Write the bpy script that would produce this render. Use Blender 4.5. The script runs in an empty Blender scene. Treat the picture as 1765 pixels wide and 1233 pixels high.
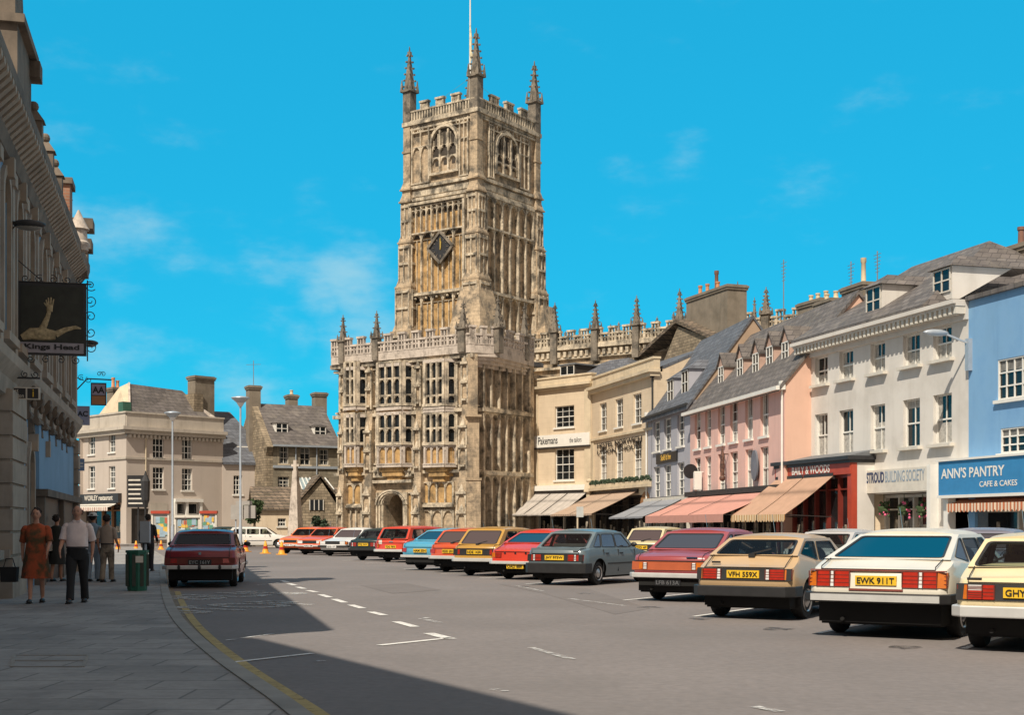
import bpy, bmesh, math, random
from mathutils import Vector, Matrix
R=math.radians
random.seed(7)
sc=bpy.context.scene; C=sc.collection
# ---------------------------------------------------------------- camera, sky, sun, exposure
F=2300.0; HZ=908.0; CX=882.0; CH=1.42; IW=1765.0
cam=bpy.data.objects.new('camera',bpy.data.cameras.new('camera')); C.objects.link(cam)
cam.location=(0,0,CH); cam.rotation_euler=(R(90),0,0)
cam.data.sensor_width=36; cam.data.lens=36*F/IW; cam.data.shift_y=(HZ-616.5)/IW
cam.data.clip_start=.1; cam.data.clip_end=3000
sc.camera=cam
SUN_AZ=204; SUN_EL=49.5
w=bpy.data.worlds.new('World'); sc.world=w; w.use_nodes=True
nt=w.node_tree; N=nt.nodes; L=nt.links
bg=N['Background']; bg.inputs[1].default_value=.115
sky=N.new('ShaderNodeTexSky'); sky.sky_type='NISHITA'; sky.sun_disc=False
sky.sun_elevation=R(SUN_EL); sky.sun_rotation=R(SUN_AZ); sky.air_density=1.0; sky.dust_density=.3; sky.ozone_density=2.2
def wn(t,**k):
    n=N.new(t)
    for a,b in k.items(): setattr(n,a,b)
    return n
hsv=wn('ShaderNodeMix',data_type='RGBA',blend_type='MULTIPLY'); hsv.inputs[0].default_value=1
hsv.inputs[7].default_value=(.11,1.25,1.32,1)
L.new(sky.outputs[0],hsv.inputs[6])
# wispy clouds, laid out by direction in the sky itself
tc=wn('ShaderNodeTexCoord'); mp=wn('ShaderNodeMapping'); mp.inputs['Scale'].default_value=(1,1,2.3)
L.new(tc.outputs['Generated'],mp.inputs[0])
n1=wn('ShaderNodeTexNoise'); n1.inputs['Scale'].default_value=11; n1.inputs['Detail'].default_value=9; n1.inputs['Roughness'].default_value=.56
L.new(mp.outputs[0],n1.inputs[0])
def spot(px,py,r,g):
    d=Vector(((px-CX)/F,1,(HZ-py)/F)).normalized()
    dp=wn('ShaderNodeVectorMath',operation='DISTANCE'); dp.inputs[1].default_value=d; L.new(tc.outputs['Generated'],dp.inputs[0])
    mr=wn('ShaderNodeMapRange',interpolation_type='SMOOTHERSTEP'); mr.inputs[1].default_value=0; mr.inputs[2].default_value=r; mr.inputs[3].default_value=g; mr.inputs[4].default_value=0
    L.new(dp.outputs['Value'],mr.inputs[0]); return mr.outputs[0]
acc=None
for s in [(625,490,.055,.30),(560,520,.04,.2),(520,590,.035,.24),(600,610,.07,.26),(240,430,.085,.15),(90,120,.095,.18),(160,560,.14,.2),(1190,240,.03,.10),(1070,400,.05,.10),(400,620,.12,.16)]:
    o=spot(*s)
    if acc is None: acc=o
    else:
        m=wn('ShaderNodeMath',operation='MAXIMUM'); L.new(acc,m.inputs[0]); L.new(o,m.inputs[1]); acc=m.outputs[0]
m=wn('ShaderNodeMath',operation='ADD'); L.new(n1.outputs[0],m.inputs[0]); L.new(acc,m.inputs[1])
cr=wn('ShaderNodeMapRange',interpolation_type='SMOOTHERSTEP'); cr.inputs[1].default_value=.56; cr.inputs[2].default_value=1.02; cr.inputs[3].default_value=0; cr.inputs[4].default_value=.62
L.new(m.outputs[0],cr.inputs[0])
mx=wn('ShaderNodeMix',data_type='RGBA'); mx.inputs[7].default_value=(4.0,6.2,6.9,1)
evn=wn('ShaderNodeMix',data_type='RGBA'); evn.inputs[0].default_value=.72; evn.inputs[7].default_value=(.12,3.95,6.8,1); L.new(hsv.outputs[2],evn.inputs[6])
L.new(cr.outputs[0],mx.inputs[0]); L.new(evn.outputs[2],mx.inputs[6])
# unseen warm cloud added overhead and behind the viewer to neutralise the cyan ambient
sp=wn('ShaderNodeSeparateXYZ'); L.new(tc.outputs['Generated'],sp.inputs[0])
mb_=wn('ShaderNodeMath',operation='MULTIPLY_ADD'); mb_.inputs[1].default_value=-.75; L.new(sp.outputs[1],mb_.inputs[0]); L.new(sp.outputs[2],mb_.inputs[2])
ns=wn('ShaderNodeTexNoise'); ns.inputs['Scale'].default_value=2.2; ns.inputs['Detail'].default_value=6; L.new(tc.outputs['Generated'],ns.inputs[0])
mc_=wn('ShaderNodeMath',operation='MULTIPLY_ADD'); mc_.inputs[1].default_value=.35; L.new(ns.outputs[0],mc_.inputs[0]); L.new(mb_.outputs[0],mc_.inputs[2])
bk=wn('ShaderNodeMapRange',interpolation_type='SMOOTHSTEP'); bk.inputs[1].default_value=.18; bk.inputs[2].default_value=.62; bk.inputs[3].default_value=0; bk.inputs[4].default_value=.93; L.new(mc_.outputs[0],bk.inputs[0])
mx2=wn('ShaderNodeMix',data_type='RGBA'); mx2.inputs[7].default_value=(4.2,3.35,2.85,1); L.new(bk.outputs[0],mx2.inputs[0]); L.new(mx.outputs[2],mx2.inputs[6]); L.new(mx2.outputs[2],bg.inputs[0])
sl=bpy.data.objects.new('sun',bpy.data.lights.new('sun','SUN')); C.objects.link(sl)
sl.data.energy=5.0; sl.data.angle=R(.5); sl.data.color=(1,.9,.76)
sd=Vector((math.sin(R(SUN_AZ))*math.cos(R(SUN_EL)),math.cos(R(SUN_AZ))*math.cos(R(SUN_EL)),math.sin(R(SUN_EL))))
sl.rotation_euler=sd.to_track_quat('Z','Y').to_euler(); sl.location=(0,-20,60)
sc.view_settings.view_transform='Standard'; sc.view_settings.look='None'; sc.view_settings.exposure=0; sc.view_settings.gamma=1
sc.cycles.max_bounces=6; sc.cycles.use_denoising=True

# ---------------------------------------------------------------- helpers
def gnd(px,py,z=0):
    D=F*(CH-z)/(py-HZ); return Vector(((px-CX)/F*D,D,z))
class MB:
    """collects shapes, then links them as one mesh"""
    def __init__(s): s.v=[]; s.f=[]; s.M=None
    def add(s,vs,fs):
        o=len(s.v)
        for p in vs:
            p=Vector(p)
            if s.M is not None: p=s.M@p
            s.v.append(p)
        s.f+=[tuple(i+o for i in f) for f in fs]
        return s
    def box(s,x0,x1,y0,y1,z0,z1):
        return s.add([(x0,y0,z0),(x1,y0,z0),(x1,y1,z0),(x0,y1,z0),(x0,y0,z1),(x1,y0,z1),(x1,y1,z1),(x0,y1,z1)],
          [(0,3,2,1),(4,5,6,7),(0,1,5,4),(1,2,6,5),(2,3,7,6),(3,0,4,7)])
    def frus(s,x0,x1,y0,y1,z0,z1,dx,dy):
        return s.add([(x0,y0,z0),(x1,y0,z0),(x1,y1,z0),(x0,y1,z0),(x0+dx,y0+dy,z1),(x1-dx,y0+dy,z1),(x1-dx,y1-dy,z1),(x0+dx,y1-dy,z1)],
          [(0,3,2,1),(4,5,6,7),(0,1,5,4),(1,2,6,5),(2,3,7,6),(3,0,4,7)])
    def quad(s,a,b,c,d): return s.add([a,b,c,d],[(0,1,2,3)])
    def prism(s,pts,y0,y1):
        """polygon in x-z, extruded along y"""
        n=len(pts)
        return s.add([(p[0],y0,p[1]) for p in pts]+[(p[0],y1,p[1]) for p in pts],
            [tuple(range(n)),tuple(range(2*n-1,n-1,-1))]+[(i,i+n,(i+1)%n+n,(i+1)%n) for i in range(n)])
    def prismx(s,pts,x0,x1):
        """polygon in y-z, extruded along x"""
        n=len(pts)
        return s.add([(x0,p[0],p[1]) for p in pts]+[(x1,p[0],p[1]) for p in pts],
            [tuple(range(n-1,-1,-1)),tuple(range(n,2*n))]+[((i+1)%n,(i+1)%n+n,i+n,i) for i in range(n)])
    def prismz(s,pts,z0,z1):
        n=len(pts)
        return s.add([(p[0],p[1],z0) for p in pts]+[(p[0],p[1],z1) for p in pts],
            [tuple(range(n-1,-1,-1)),tuple(range(n,2*n))]+[(i,(i+1)%n,(i+1)%n+n,i+n) for i in range(n)])
    def bar(s,a,b,w,h=None):
        a=Vector(a);b=Vector(b);h=h or w;d=(b-a).normalized()
        u=Vector((0,0,1)) if abs(d.z)<.95 else Vector((0,1,0))
        r=d.cross(u).normalized()*w/2; t=r.cross(d).normalized()*h/2
        return s.add([a-r-t,a+r-t,a+r+t,a-r+t,b-r-t,b+r-t,b+r+t,b-r+t],[(0,3,2,1),(4,5,6,7),(0,1,5,4),(1,2,6,5),(2,3,7,6),(3,0,4,7)])
    def tube(s,pts,r,n=8,cap=True):
        pts=[Vector(p) for p in pts]; rs=r if isinstance(r,(list,tuple)) else [r]*len(pts)
        vs=[];k=len(pts)
        for i,p in enumerate(pts):
            d=(pts[min(i+1,k-1)]-pts[max(i-1,0)]).normalized()
            u=Vector((0,0,1)) if abs(d.z)<.9 else Vector((1,0,0))
            a=d.cross(u).normalized(); b=d.cross(a)
            for j in range(n):
                t=2*math.pi*j/n; vs.append(p+(a*math.cos(t)+b*math.sin(t))*rs[i])
        fs=[(i*n+j,i*n+(j+1)%n,(i+1)*n+(j+1)%n,(i+1)*n+j) for i in range(k-1) for j in range(n)]
        if cap: fs+=[tuple(range(n-1,-1,-1)),tuple(range((k-1)*n,k*n))]
        return s.add(vs,fs)
    def lathe(s,prof,c=(0,0,0),n=16,ax='z'):
        c=Vector(c);vs=[];k=len(prof)
        for r,h in prof:
            for j in range(n):
                t=2*math.pi*j/n; a,b=r*math.cos(t),r*math.sin(t)
                vs.append(c+(Vector((a,b,h)) if ax=='z' else Vector((h,a,b)) if ax=='x' else Vector((a,h,b))))
        fs=[(i*n+j,i*n+(j+1)%n,(i+1)*n+(j+1)%n,(i+1)*n+j) for i in range(k-1) for j in range(n)]
        fs+=[tuple(range(n-1,-1,-1)),tuple(range((k-1)*n,k*n))]
        return s.add(vs,fs)
    def ball(s,c,rx,ry=None,rz=None,n=10):
        ry=ry or rx; rz=rz or rx; c=Vector(c);vs=[];fs=[];m=max(5,n//2+1)
        for i in range(m+1):
            p=math.pi*i/m
            for j in range(n):
                t=2*math.pi*j/n; vs.append(c+Vector((rx*math.sin(p)*math.cos(t),ry*math.sin(p)*math.sin(t),rz*math.cos(p))))
        fs=[(i*n+j,(i+1)*n+j,(i+1)*n+(j+1)%n,i*n+(j+1)%n) for i in range(m) for j in range(n)]
        return s.add(vs,fs)
    def mesh(s,name,mat,smooth=None):
        me=bpy.data.meshes.new(name); me.from_pydata([tuple(v) for v in s.v],[],s.f)
        bm=bmesh.new(); bm.from_mesh(me); bmesh.ops.remove_doubles(bm,verts=bm.verts,dist=1e-5)
        bmesh.ops.recalc_face_normals(bm,faces=bm.faces); bm.to_mesh(me); bm.free()
        if mat: me.materials.append(mat)
        if smooth is not None:
            me.polygons.foreach_set('use_smooth',[True]*len(me.polygons)); me.set_sharp_from_angle(angle=R(smooth))
        me.update(); return me
    def build(s,name,mat,parent=None,smooth=None):
        o=bpy.data.objects.new(name,s.mesh(name,mat,smooth)); C.objects.link(o); o.parent=parent; return o
def tag(o,label=None,cat=None,group=None,kind=None):
    for k,v in (('label',label),('category',cat),('group',group),('kind',kind)):
        if v: o[k]=v
    return o
def empty(name,loc,rz=0,**k):
    o=bpy.data.objects.new(name,None); C.objects.link(o); o.location=loc; o.rotation_euler=(0,0,rz); o.empty_display_size=.3
    return tag(o,**k)
def copy_tree(o,parent=None):
    c=o.copy(); C.objects.link(c); c.parent=parent
    for ch in list(o.children): copy_tree(ch,c)
    return c
def bevel(o,w,seg=2,ang=30):
    m=o.modifiers.new('Bevel','BEVEL'); m.width=w; m.segments=seg; m.limit_method='ANGLE'; m.angle_limit=R(ang); return o
class Frame:
    """ground point + facade direction (image left end to image right end); y runs into the building"""
    def __init__(s,p,az):
        s.p=Vector((p[0],p[1])); a=R(az); s.d=Vector((math.sin(a),math.cos(a))); s.n=Vector((-s.d.y,s.d.x)); s.rz=math.atan2(s.d.y,s.d.x)
    def world(s,x,y): return s.p+s.d*x+s.n*y
    def X(s,px,y=0.0):
        k=(px-CX)/F; q=s.p+s.n*y
        return (k*q.y-q.x)/(s.d.x-k*s.d.y)
    def Y(s,px,x=0.0):
        k=(px-CX)/F; q=s.p+s.d*x
        return (k*q.y-q.x)/(s.n.x-k*s.n.y)
    def Z(s,py,x,y=0.0): return CH+(HZ-py)/F*s.world(x,y).y
    def XZ(s,px,py,y=0.0):
        x=s.X(px,y); return x,s.Z(py,x,y)
    def root(s,name,**k): return empty(name,(s.p.x,s.p.y,0),s.rz,**k)
def text(parent,name,body,mat,x,z,h,y=-.01,width=None,depth=.006,align='CENTER',flat=False,loc=None,bold=.0,shear=0):
    """lettering as a thin mesh standing in the x-z plane facing -y (or lying flat)"""
    cu=bpy.data.curves.new(name,'FONT'); cu.body=body; cu.size=1; cu.align_x='LEFT'; cu.extrude=.001; cu.resolution_u=3; cu.offset=bold; cu.shear=shear
    t=bpy.data.objects.new('tmp',cu); C.objects.link(t); bpy.context.view_layer.update()
    me=bpy.data.meshes.new_from_object(t.evaluated_get(bpy.context.evaluated_depsgraph_get()))
    bpy.data.objects.remove(t); bpy.data.curves.remove(cu)
    xs=[v.co.x for v in me.vertices]; ys=[v.co.y for v in me.vertices]
    x0,x1,y0,y1=min(xs),max(xs),min(ys),max(ys)
    sy=h/(y1-y0); sx=(width/(x1-x0)) if width else sy; W=(x1-x0)*sx
    ox={'CENTER':-W/2,'LEFT':0,'RIGHT':-W}[align]
    for v in me.vertices:
        a=(v.co.x-x0)*sx+ox; b=(v.co.y-y0)*sy; c=depth if v.co.z>0 else 0
        v.co=(a,b,c) if flat else (a,-c,b)
    me.materials.clear(); me.materials.append(mat); me.name=name
    o=bpy.data.objects.new(name,me); C.objects.link(o); o.parent=parent; o.location=loc if loc else (x,y,z)
    return o
# ---------------------------------------------------------------- materials
def mat(name,col,rough=.8,var=.12,scale=3.0,bump=0.0,metal=0.0,brick=None,stain=None,stripes=None,ior=None,coat=0,spec=None,waves=None,fine=None,alpha=None):
    m=bpy.data.materials.new(name); m.use_nodes=True; t=m.node_tree; n=t.nodes; l=t.links; b=n['Principled BSDF']
    def nn(ty,**k):
        q=n.new(ty)
        for a,v in k.items(): setattr(q,a,v)
        return q
    b.inputs['Roughness'].default_value=rough; b.inputs['Metallic'].default_value=metal
    if ior: b.inputs['IOR'].default_value=ior
    if coat: b.inputs['Coat Weight'].default_value=coat; b.inputs['Coat Roughness'].default_value=.05
    if spec is not None: b.inputs['Specular IOR Level'].default_value=spec
    c4=lambda c:(c[0],c[1],c[2],1)
    tcn=nn('ShaderNodeTexCoord'); src=tcn.outputs['Object']
    def mixc(fac,a,bb,mode='MIX'):
        q=nn('ShaderNodeMix',data_type='RGBA',blend_type=mode)
        for i,v in ((0,fac),(6,a),(7,bb)):
            if hasattr(v,'is_linked') or isinstance(v,bpy.types.NodeSocket): l.new(v,q.inputs[i])
            else: q.inputs[i].default_value=v if i==0 else c4(v)
        return q.outputs[2]
    def noise(sc_,det=5,rg=.6,vec=None):
        q=nn('ShaderNodeTexNoise'); q.inputs['Scale'].default_value=sc_; q.inputs['Detail'].default_value=det; q.inputs['Roughness'].default_value=rg
        l.new(vec or src,q.inputs[0]); return q.outputs[0]
    def rng(s_,a,b_,c,d):
        q=nn('ShaderNodeMapRange'); l.new(s_,q.inputs[0])
        for i,v in enumerate((a,b_,c,d)): q.inputs[i+1].default_value=v
        return q.outputs[0]
    col_out=None; hgt=None
    dark=tuple(c*(1-var) for c in col); lite=tuple(min(1,c*(1+var)) for c in col)
    n0=noise(scale); col_out=mixc(rng(n0,.3,.7,0,1),dark,lite)
    if fine: # fine grain
        f=noise(fine[0],2,.7); col_out=mixc(rng(f,.25,.75,0,fine[1]),col_out,tuple(c*.55 for c in col)); 
    if brick: # (width,height,mortar colour,strength,contrast,mortar size)
        bw,bh,mc,st,con,ms=brick
        sp=nn('ShaderNodeSeparateXYZ'); l.new(src,sp.inputs[0]); ad=nn('ShaderNodeMath',operation='ADD'); l.new(sp.outputs[0],ad.inputs[0]); l.new(sp.outputs[1],ad.inputs[1])
        cb=nn('ShaderNodeCombineXYZ'); l.new(ad.outputs[0],cb.inputs[0]); l.new(sp.outputs[2],cb.inputs[1])
        if mc=='flat': mc=tuple(c*.5 for c in col); cb=None
        bt=nn('ShaderNodeTexBrick'); bt.inputs['Scale'].default_value=1; bt.inputs['Brick Width'].default_value=bw; bt.inputs['Row Height'].default_value=bh
        bt.inputs['Mortar Size'].default_value=ms; bt.inputs['Mortar Smooth'].default_value=.3; bt.inputs['Color1'].default_value=(1-con,1-con,1-con,1); bt.inputs['Color2'].default_value=(1+con,1+con,1+con,1); bt.inputs['Mortar'].default_value=(mc[0]/max(col[0],.01),mc[1]/max(col[1],.01),mc[2]/max(col[2],.01),1)
        l.new(cb.outputs[0] if cb else src,bt.inputs[0])
        col_out=mixc(st,col_out,mixc(1.0,col_out,bt.outputs[0],'MULTIPLY')); hgt=bt.outputs[1]
    if stain: # (colour,scale,low,high,strength)
        s0=noise(stain[1],7,.65); col_out=mixc(rng(s0,stain[2],stain[3],0,stain[4]),col_out,stain[0])
        mpp=nn('ShaderNodeMapping'); mpp.inputs['Scale'].default_value=(3.2,3.2,.35); l.new(src,mpp.inputs[0])
        s1=noise(stain[1]*1.3,5,.6,mpp.outputs[0]); col_out=mixc(rng(s1,.52,.75,0,stain[4]*.6),col_out,stain[0])
    if stripes: # (colour,period,axis,duty)
        sp=nn('ShaderNodeSeparateXYZ'); l.new(src,sp.inputs[0])
        a=nn('ShaderNodeMath',operation='MODULO'); ad=nn('ShaderNodeMath',operation='ADD'); ad.inputs[1].default_value=100; l.new(sp.outputs[stripes[2]],ad.inputs[0]); l.new(ad.outputs[0],a.inputs[0]); a.inputs[1].default_value=stripes[1]
        g=nn('ShaderNodeMath',operation='GREATER_THAN'); g.inputs[1].default_value=stripes[1]*stripes[3]; l.new(a.outputs[0],g.inputs[0])
        col_out=mixc(g.outputs[0],col_out,stripes[0])
    l.new(col_out,b.inputs['Base Color'])
    if bump:
        bp=nn('ShaderNodeBump'); bp.inputs['Strength'].default_value=min(1,bump*8); bp.inputs['Distance'].default_value=bump
        hn=noise(scale*9,4,.6)
        if hgt is not None:
            q=nn('ShaderNodeMath',operation='SUBTRACT'); l.new(hn,q.inputs[0]); l.new(hgt,q.inputs[1]); hn=q.outputs[0]
        l.new(hn,bp.inputs['Height']); l.new(bp.outputs[0],b.inputs['Normal'])
    if alpha: # worn paint: (scale,low,high)
        a=noise(alpha[0],6,.7); l.new(rng(a,alpha[1],alpha[2],0,1),b.inputs['Alpha'])
    return m
DK=(.05,.045,.035)
M={}
def mk(k,*a,**kw): M[k]=mat(k,*a,**kw)
mk('church',(.66,.51,.34),.9,.3,.9,.02,brick=(.62,.30,(.18,.14,.10),.5,.25,.010),stain=((.085,.078,.065),.9,.45,.63,.88),fine=(5,.9))
mk('church_rib',(.74,.63,.47),.9,.3,1.1,.012,stain=((.085,.078,.065),1.2,.45,.62,.9),fine=(6,.9))
mk('church_grey',(.27,.23,.18),.9,.35,1.5,.012,stain=((.07,.065,.055),1.6,.45,.62,.85),fine=(7,.8))
mk('church_orange',(.62,.39,.16),.9,.2,.8,.015,stain=((.10,.075,.045),1.3,.46,.66,.8),fine=(7,.7))
mk('church_pale',(.62,.54,.46),.9,.2,1.4,.01,stain=((.13,.11,.09),1.8,.50,.70,.75),fine=(7,.5))
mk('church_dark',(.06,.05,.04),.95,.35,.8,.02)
mk('lead',(.17,.18,.19),.6,.2,2)
mk('cream',(.66,.54,.39),.9,.08,.6,.004,brick=(.9,.36,(.40,.31,.2),.35,.05,.008),stain=((.34,.25,.15),.5,.55,.8,.45))
mk('cream_trim',(.62,.52,.37),.9,.12,1.2,.004,stain=((.22,.18,.13),.8,.52,.8,.5))
mk('corner_plaster',(.51,.445,.385),.9,.07,.5,.003,stain=((.30,.25,.19),.5,.55,.8,.4))
mk('corner_trim',(.50,.45,.38),.9,.1,1,.003,stain=((.2,.17,.13),.8,.52,.8,.5))
mk('rubble',(.30,.24,.165),.95,.35,1.6,.03,brick=(.45,.2,(.12,.10,.07),.9,.3,.02),stain=((.08,.07,.05),.7,.5,.75,.6))
mk('ashlar_dark',(.27,.23,.165),.95,.25,1.2,.02,brick=(.6,.28,(.13,.11,.08),.7,.2,.015),stain=((.07,.06,.045),.6,.48,.72,.6))
mk('grey_render',(.40,.40,.44),.9,.06,.6,.003,stain=((.25,.25,.28),.5,.55,.8,.4))
mk('pink_render',(.72,.47,.41),.9,.09,.5,.003,stain=((.45,.28,.24),.5,.52,.78,.55))
mk('salmon_render',(.70,.45,.34),.9,.09,.5,.003,stain=((.48,.30,.22),.5,.52,.78,.5))
mk('white_render',(.68,.65,.60),.9,.06,.5,.003,stain=((.42,.39,.34),.4,.5,.76,.6))
mk('blue_render',(.20,.40,.64),.85,.1,.5,.003,stain=((.08,.22,.46),.5,.5,.76,.6))
mk('slate',(.135,.12,.112),.75,.2,1.2,.02,brick=(.42,.26,(.05,.045,.045),.85,.28,.02),stain=((.28,.25,.2),.9,.55,.8,.5))
mk('slate_blue',(.115,.125,.145),.7,.2,1.2,.02,brick=(.42,.26,(.05,.05,.06),.85,.25,.02),stain=((.24,.24,.24),.9,.55,.8,.4))
mk('stone_slate',(.19,.145,.105),.9,.25,1.4,.03,brick=(.4,.22,(.04,.035,.03),.9,.35,.03),stain=((.08,.07,.04),1.2,.5,.7,.7))
mk('brick_red',(.32,.15,.09),.9,.25,1.5,.02,brick=(.24,.08,(.3,.24,.18),.7,.2,.012))
mk('chimney_render',(.23,.195,.15),.95,.2,1.2,.01,stain=((.1,.085,.06),.8,.5,.75,.6))
mk('pot',(.55,.25,.12),.8,.2,3); mk('pot_pale',(.62,.5,.33),.8,.15,3); mk('pot_dark',(.2,.1,.07),.8,.2,3)
mk('white_paint',(.80,.78,.72),.5,.05,3); mk('offwhite',(.66,.62,.54),.6,.1,3)
mk('black_paint',(.02,.02,.022),.4,.2,3); mk('dark_wood',(.035,.03,.028),.5,.25,3)
mk('glass_win',(.012,.015,.017),.1,.3,1.5,ior=1.42); mk('glass_shop',(.018,.018,.02),.1,.5,1.2,ior=1.5)
mk('curtain',(.42,.40,.36),.9,.35,9); mk('curtain_dim',(.18,.18,.17),.9,.4,7)
mk('asphalt',(.225,.20,.19),.92,.12,.22,.008,stain=((.15,.135,.125),.16,.48,.68,.6),fine=(9,.55))
mk('asphalt_patch',(.19,.168,.158),.92,.12,.5,.006,fine=(16,.4))
mk('paving',(.34,.32,.30),.9,.15,.6,.008,brick=(.85,.6,'flat',.9,.16,.014),stain=((.13,.12,.115),.7,.48,.7,.6),fine=(12,.45))
mk('kerb',(.30,.28,.25),.9,.15,1.5,.008,stain=((.14,.13,.12),1,.5,.75,.5))
mk('gutter',(.21,.17,.12),.95,.3,4,.01)
mk('road_white',(.72,.70,.66),.8,.1,3,alpha=(9,.28,.46)); mk('road_worn_and_sunlit',(.55,.54,.52),.8,.1,3,alpha=(7,.42,.60)); mk('road_yellow',(.40,.30,.11),.85,.2,3,alpha=(8,.25,.45))
mk('concrete',(.36,.34,.31),.9,.12,2,.004); mk('galv',(.42,.47,.52),.45,.1,3,metal=.3)
mk('iron',(.03,.03,.032),.5,.2,4); mk('chrome',(.75,.75,.75),.12,.05,3,metal=1); mk('steel',(.5,.5,.5),.3,.1,3,metal=.9)
mk('rubber',(.018,.018,.018),.85,.3,5); mk('black_trim',(.022,.022,.023),.5,.2,5); mk('under',(.01,.01,.01),.95,.2,2)
mk('plate_yellow',(.80,.50,.03),.45,.04,3); mk('plate_white',(.8,.8,.78),.4,.04,3)
mk('lamp_red',(.40,.025,.012),.15,.15,14,ior=1.7); mk('lamp_amber',(.58,.15,.015),.15,.12,12,ior=1.7); mk('lamp_clear',(.7,.7,.68),.12,.1,12,ior=1.7)
mk('skin',(.50,.26,.17),.6,.08,8); mk('leaf',(.05,.085,.03),.8,.45,5); mk('leaf_dark',(.028,.05,.025),.85,.45,5); mk('bark',(.1,.075,.05),.9,.3,4)

def carglass():
    m=bpy.data.materials.new('car_glass'); m.use_nodes=True; t=m.node_tree; n=t.nodes; l=t.links; n.clear()
    o=n.new('ShaderNodeOutputMaterial'); mx=n.new('ShaderNodeMixShader'); tr=n.new('ShaderNodeBsdfTransparent'); gl=n.new('ShaderNodeBsdfGlossy'); fr_=n.new('ShaderNodeFresnel')
    tr.inputs[0].default_value=(.62,.70,.70,1); gl.inputs['Roughness'].default_value=.03; gl.inputs[0].default_value=(.38,.31,.30,1); fr_.inputs[0].default_value=1.62
    l.new(fr_.outputs[0],mx.inputs[0]); l.new(tr.outputs[0],mx.inputs[1]); l.new(gl.outputs[0],mx.inputs[2]); l.new(mx.outputs[0],o.inputs[0]); return m
M['car_glass']=carglass()
mk('seat',(.07,.06,.055),.8,.2,6); mk('seat_tan',(.25,.17,.10),.8,.2,6)
mk('alloy',(.62,.62,.60),.35,.08,4,metal=.25)
# ================================================================ CHURCH
A=gnd(812,945); A.x*=88/A.y; A.y=88
fr=Frame(A,125)
church=fr.root('church',label='weathered golden stone gothic church with tall pinnacled clock tower and panelled porch',cat='church')
def sub(parent,name): 
    o=bpy.data.objects.new(name,None); C.objects.link(o); o.parent=parent; return o
def facem(p,q):
    p=Vector((p[0],p[1],0));q=Vector((q[0],q[1],0)); d=(q-p).normalized(); n=Vector((-d.y,d.x,0))
    return Matrix(((d.x,n.x,0,p.x),(d.y,n.y,0,p.y),(0,0,1,0),(0,0,0,1))),(q-p).length
def spandrels(mb,x0,x1,z1,y0,y1,k=.9):
    w=x1-x0;xm=(x0+x1)/2;zs=z1-k*w
    L_=[(x0,z1),(x0,zs)]+[(x0+w/2*(1-math.cos(t)),zs+k*w*math.sin(t)) for t in [R(a) for a in (20,45,70)]]+[(xm,z1)]
    mb.prism(L_,y0,y1); mb.prism([(x0+x1-a,b) for a,b in L_],y0,y1)
def lights(mb,x0,x1,z0,z1,n,rib=.09,y0=-.14,y1=0,rows=(),k=.8,heads=True,sill=True):
    dx=(x1-x0)/n
    for i in range(n+1):
        x=x0+i*dx; r=rib*(1.3 if i in(0,n) else 1)
        mb.box(x-r/2,x+r/2,y0-(.03 if i%2==0 else 0),y1,z0,z1)
    tops=[z1]+list(rows)
    for zt in tops:
        mb.box(x0,x1,y0+.02,y1,zt-rib*.4,zt+rib*.4)
        if heads:
            for i in range(n): spandrels(mb,x0+i*dx+rib*.4,x0+(i+1)*dx-rib*.4,zt-rib*.3,y0+.045,y1,k)
    if sill: mb.box(x0-rib,x1+rib,y0-.05,y1,z0-rib,z0+rib*.3)
def crocket_spire(mb,x,y,z,s,h,shaft=0,n=5):
    """square shaft, cornice, gablets, tapering spire with crockets and finial"""
    if shaft>0: mb.box(x-s,x+s,y-s,y+s,z-shaft,z)
    mb.box(x-s*1.35,x+s*1.35,y-s*1.35,y+s*1.35,z-.06*h,z)
    for a,b in ((1,1),(1,-1),(-1,1),(-1,-1)):
        mb.frus(x+a*s*1.15-s*.3,x+a*s*1.15+s*.3,y+b*s*1.15-s*.3,y+b*s*1.15+s*.3,z-.05*h,z+.24*h,s*.24,s*.24)
    for a,b in ((1,0),(-1,0),(0,1),(0,-1)):
        mb.frus(x+a*s-s*.28,x+a*s+s*.28,y+b*s-s*.28,y+b*s+s*.28,z,z+.17*h,s*.25,s*.25)
    mb.frus(x-s*.85,x+s*.85,y-s*.85,y+s*.85,z,z+h*.9,s*.72,s*.72)
    for i in range(n):
        t=(i+.6)/n; r=s*(.85-.72*t)+s*.16; zz=z+h*.9*t; c=s*.17
        for a,b in ((1,1),(1,-1),(-1,1),(-1,-1)):
            mb.box(x+a*r-c,x+a*r+c,y+b*r-c,y+b*r+c,zz-c,zz+c*.8)
    mb.box(x-s*.34,x+s*.34,y-s*.34,y+s*.34,z+h*.86,z+h*.93); mb.frus(x-s*.16,x+s*.16,y-s*.16,y+s*.16,z+h*.9,z+h*1.06,s*.1,s*.1)
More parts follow.
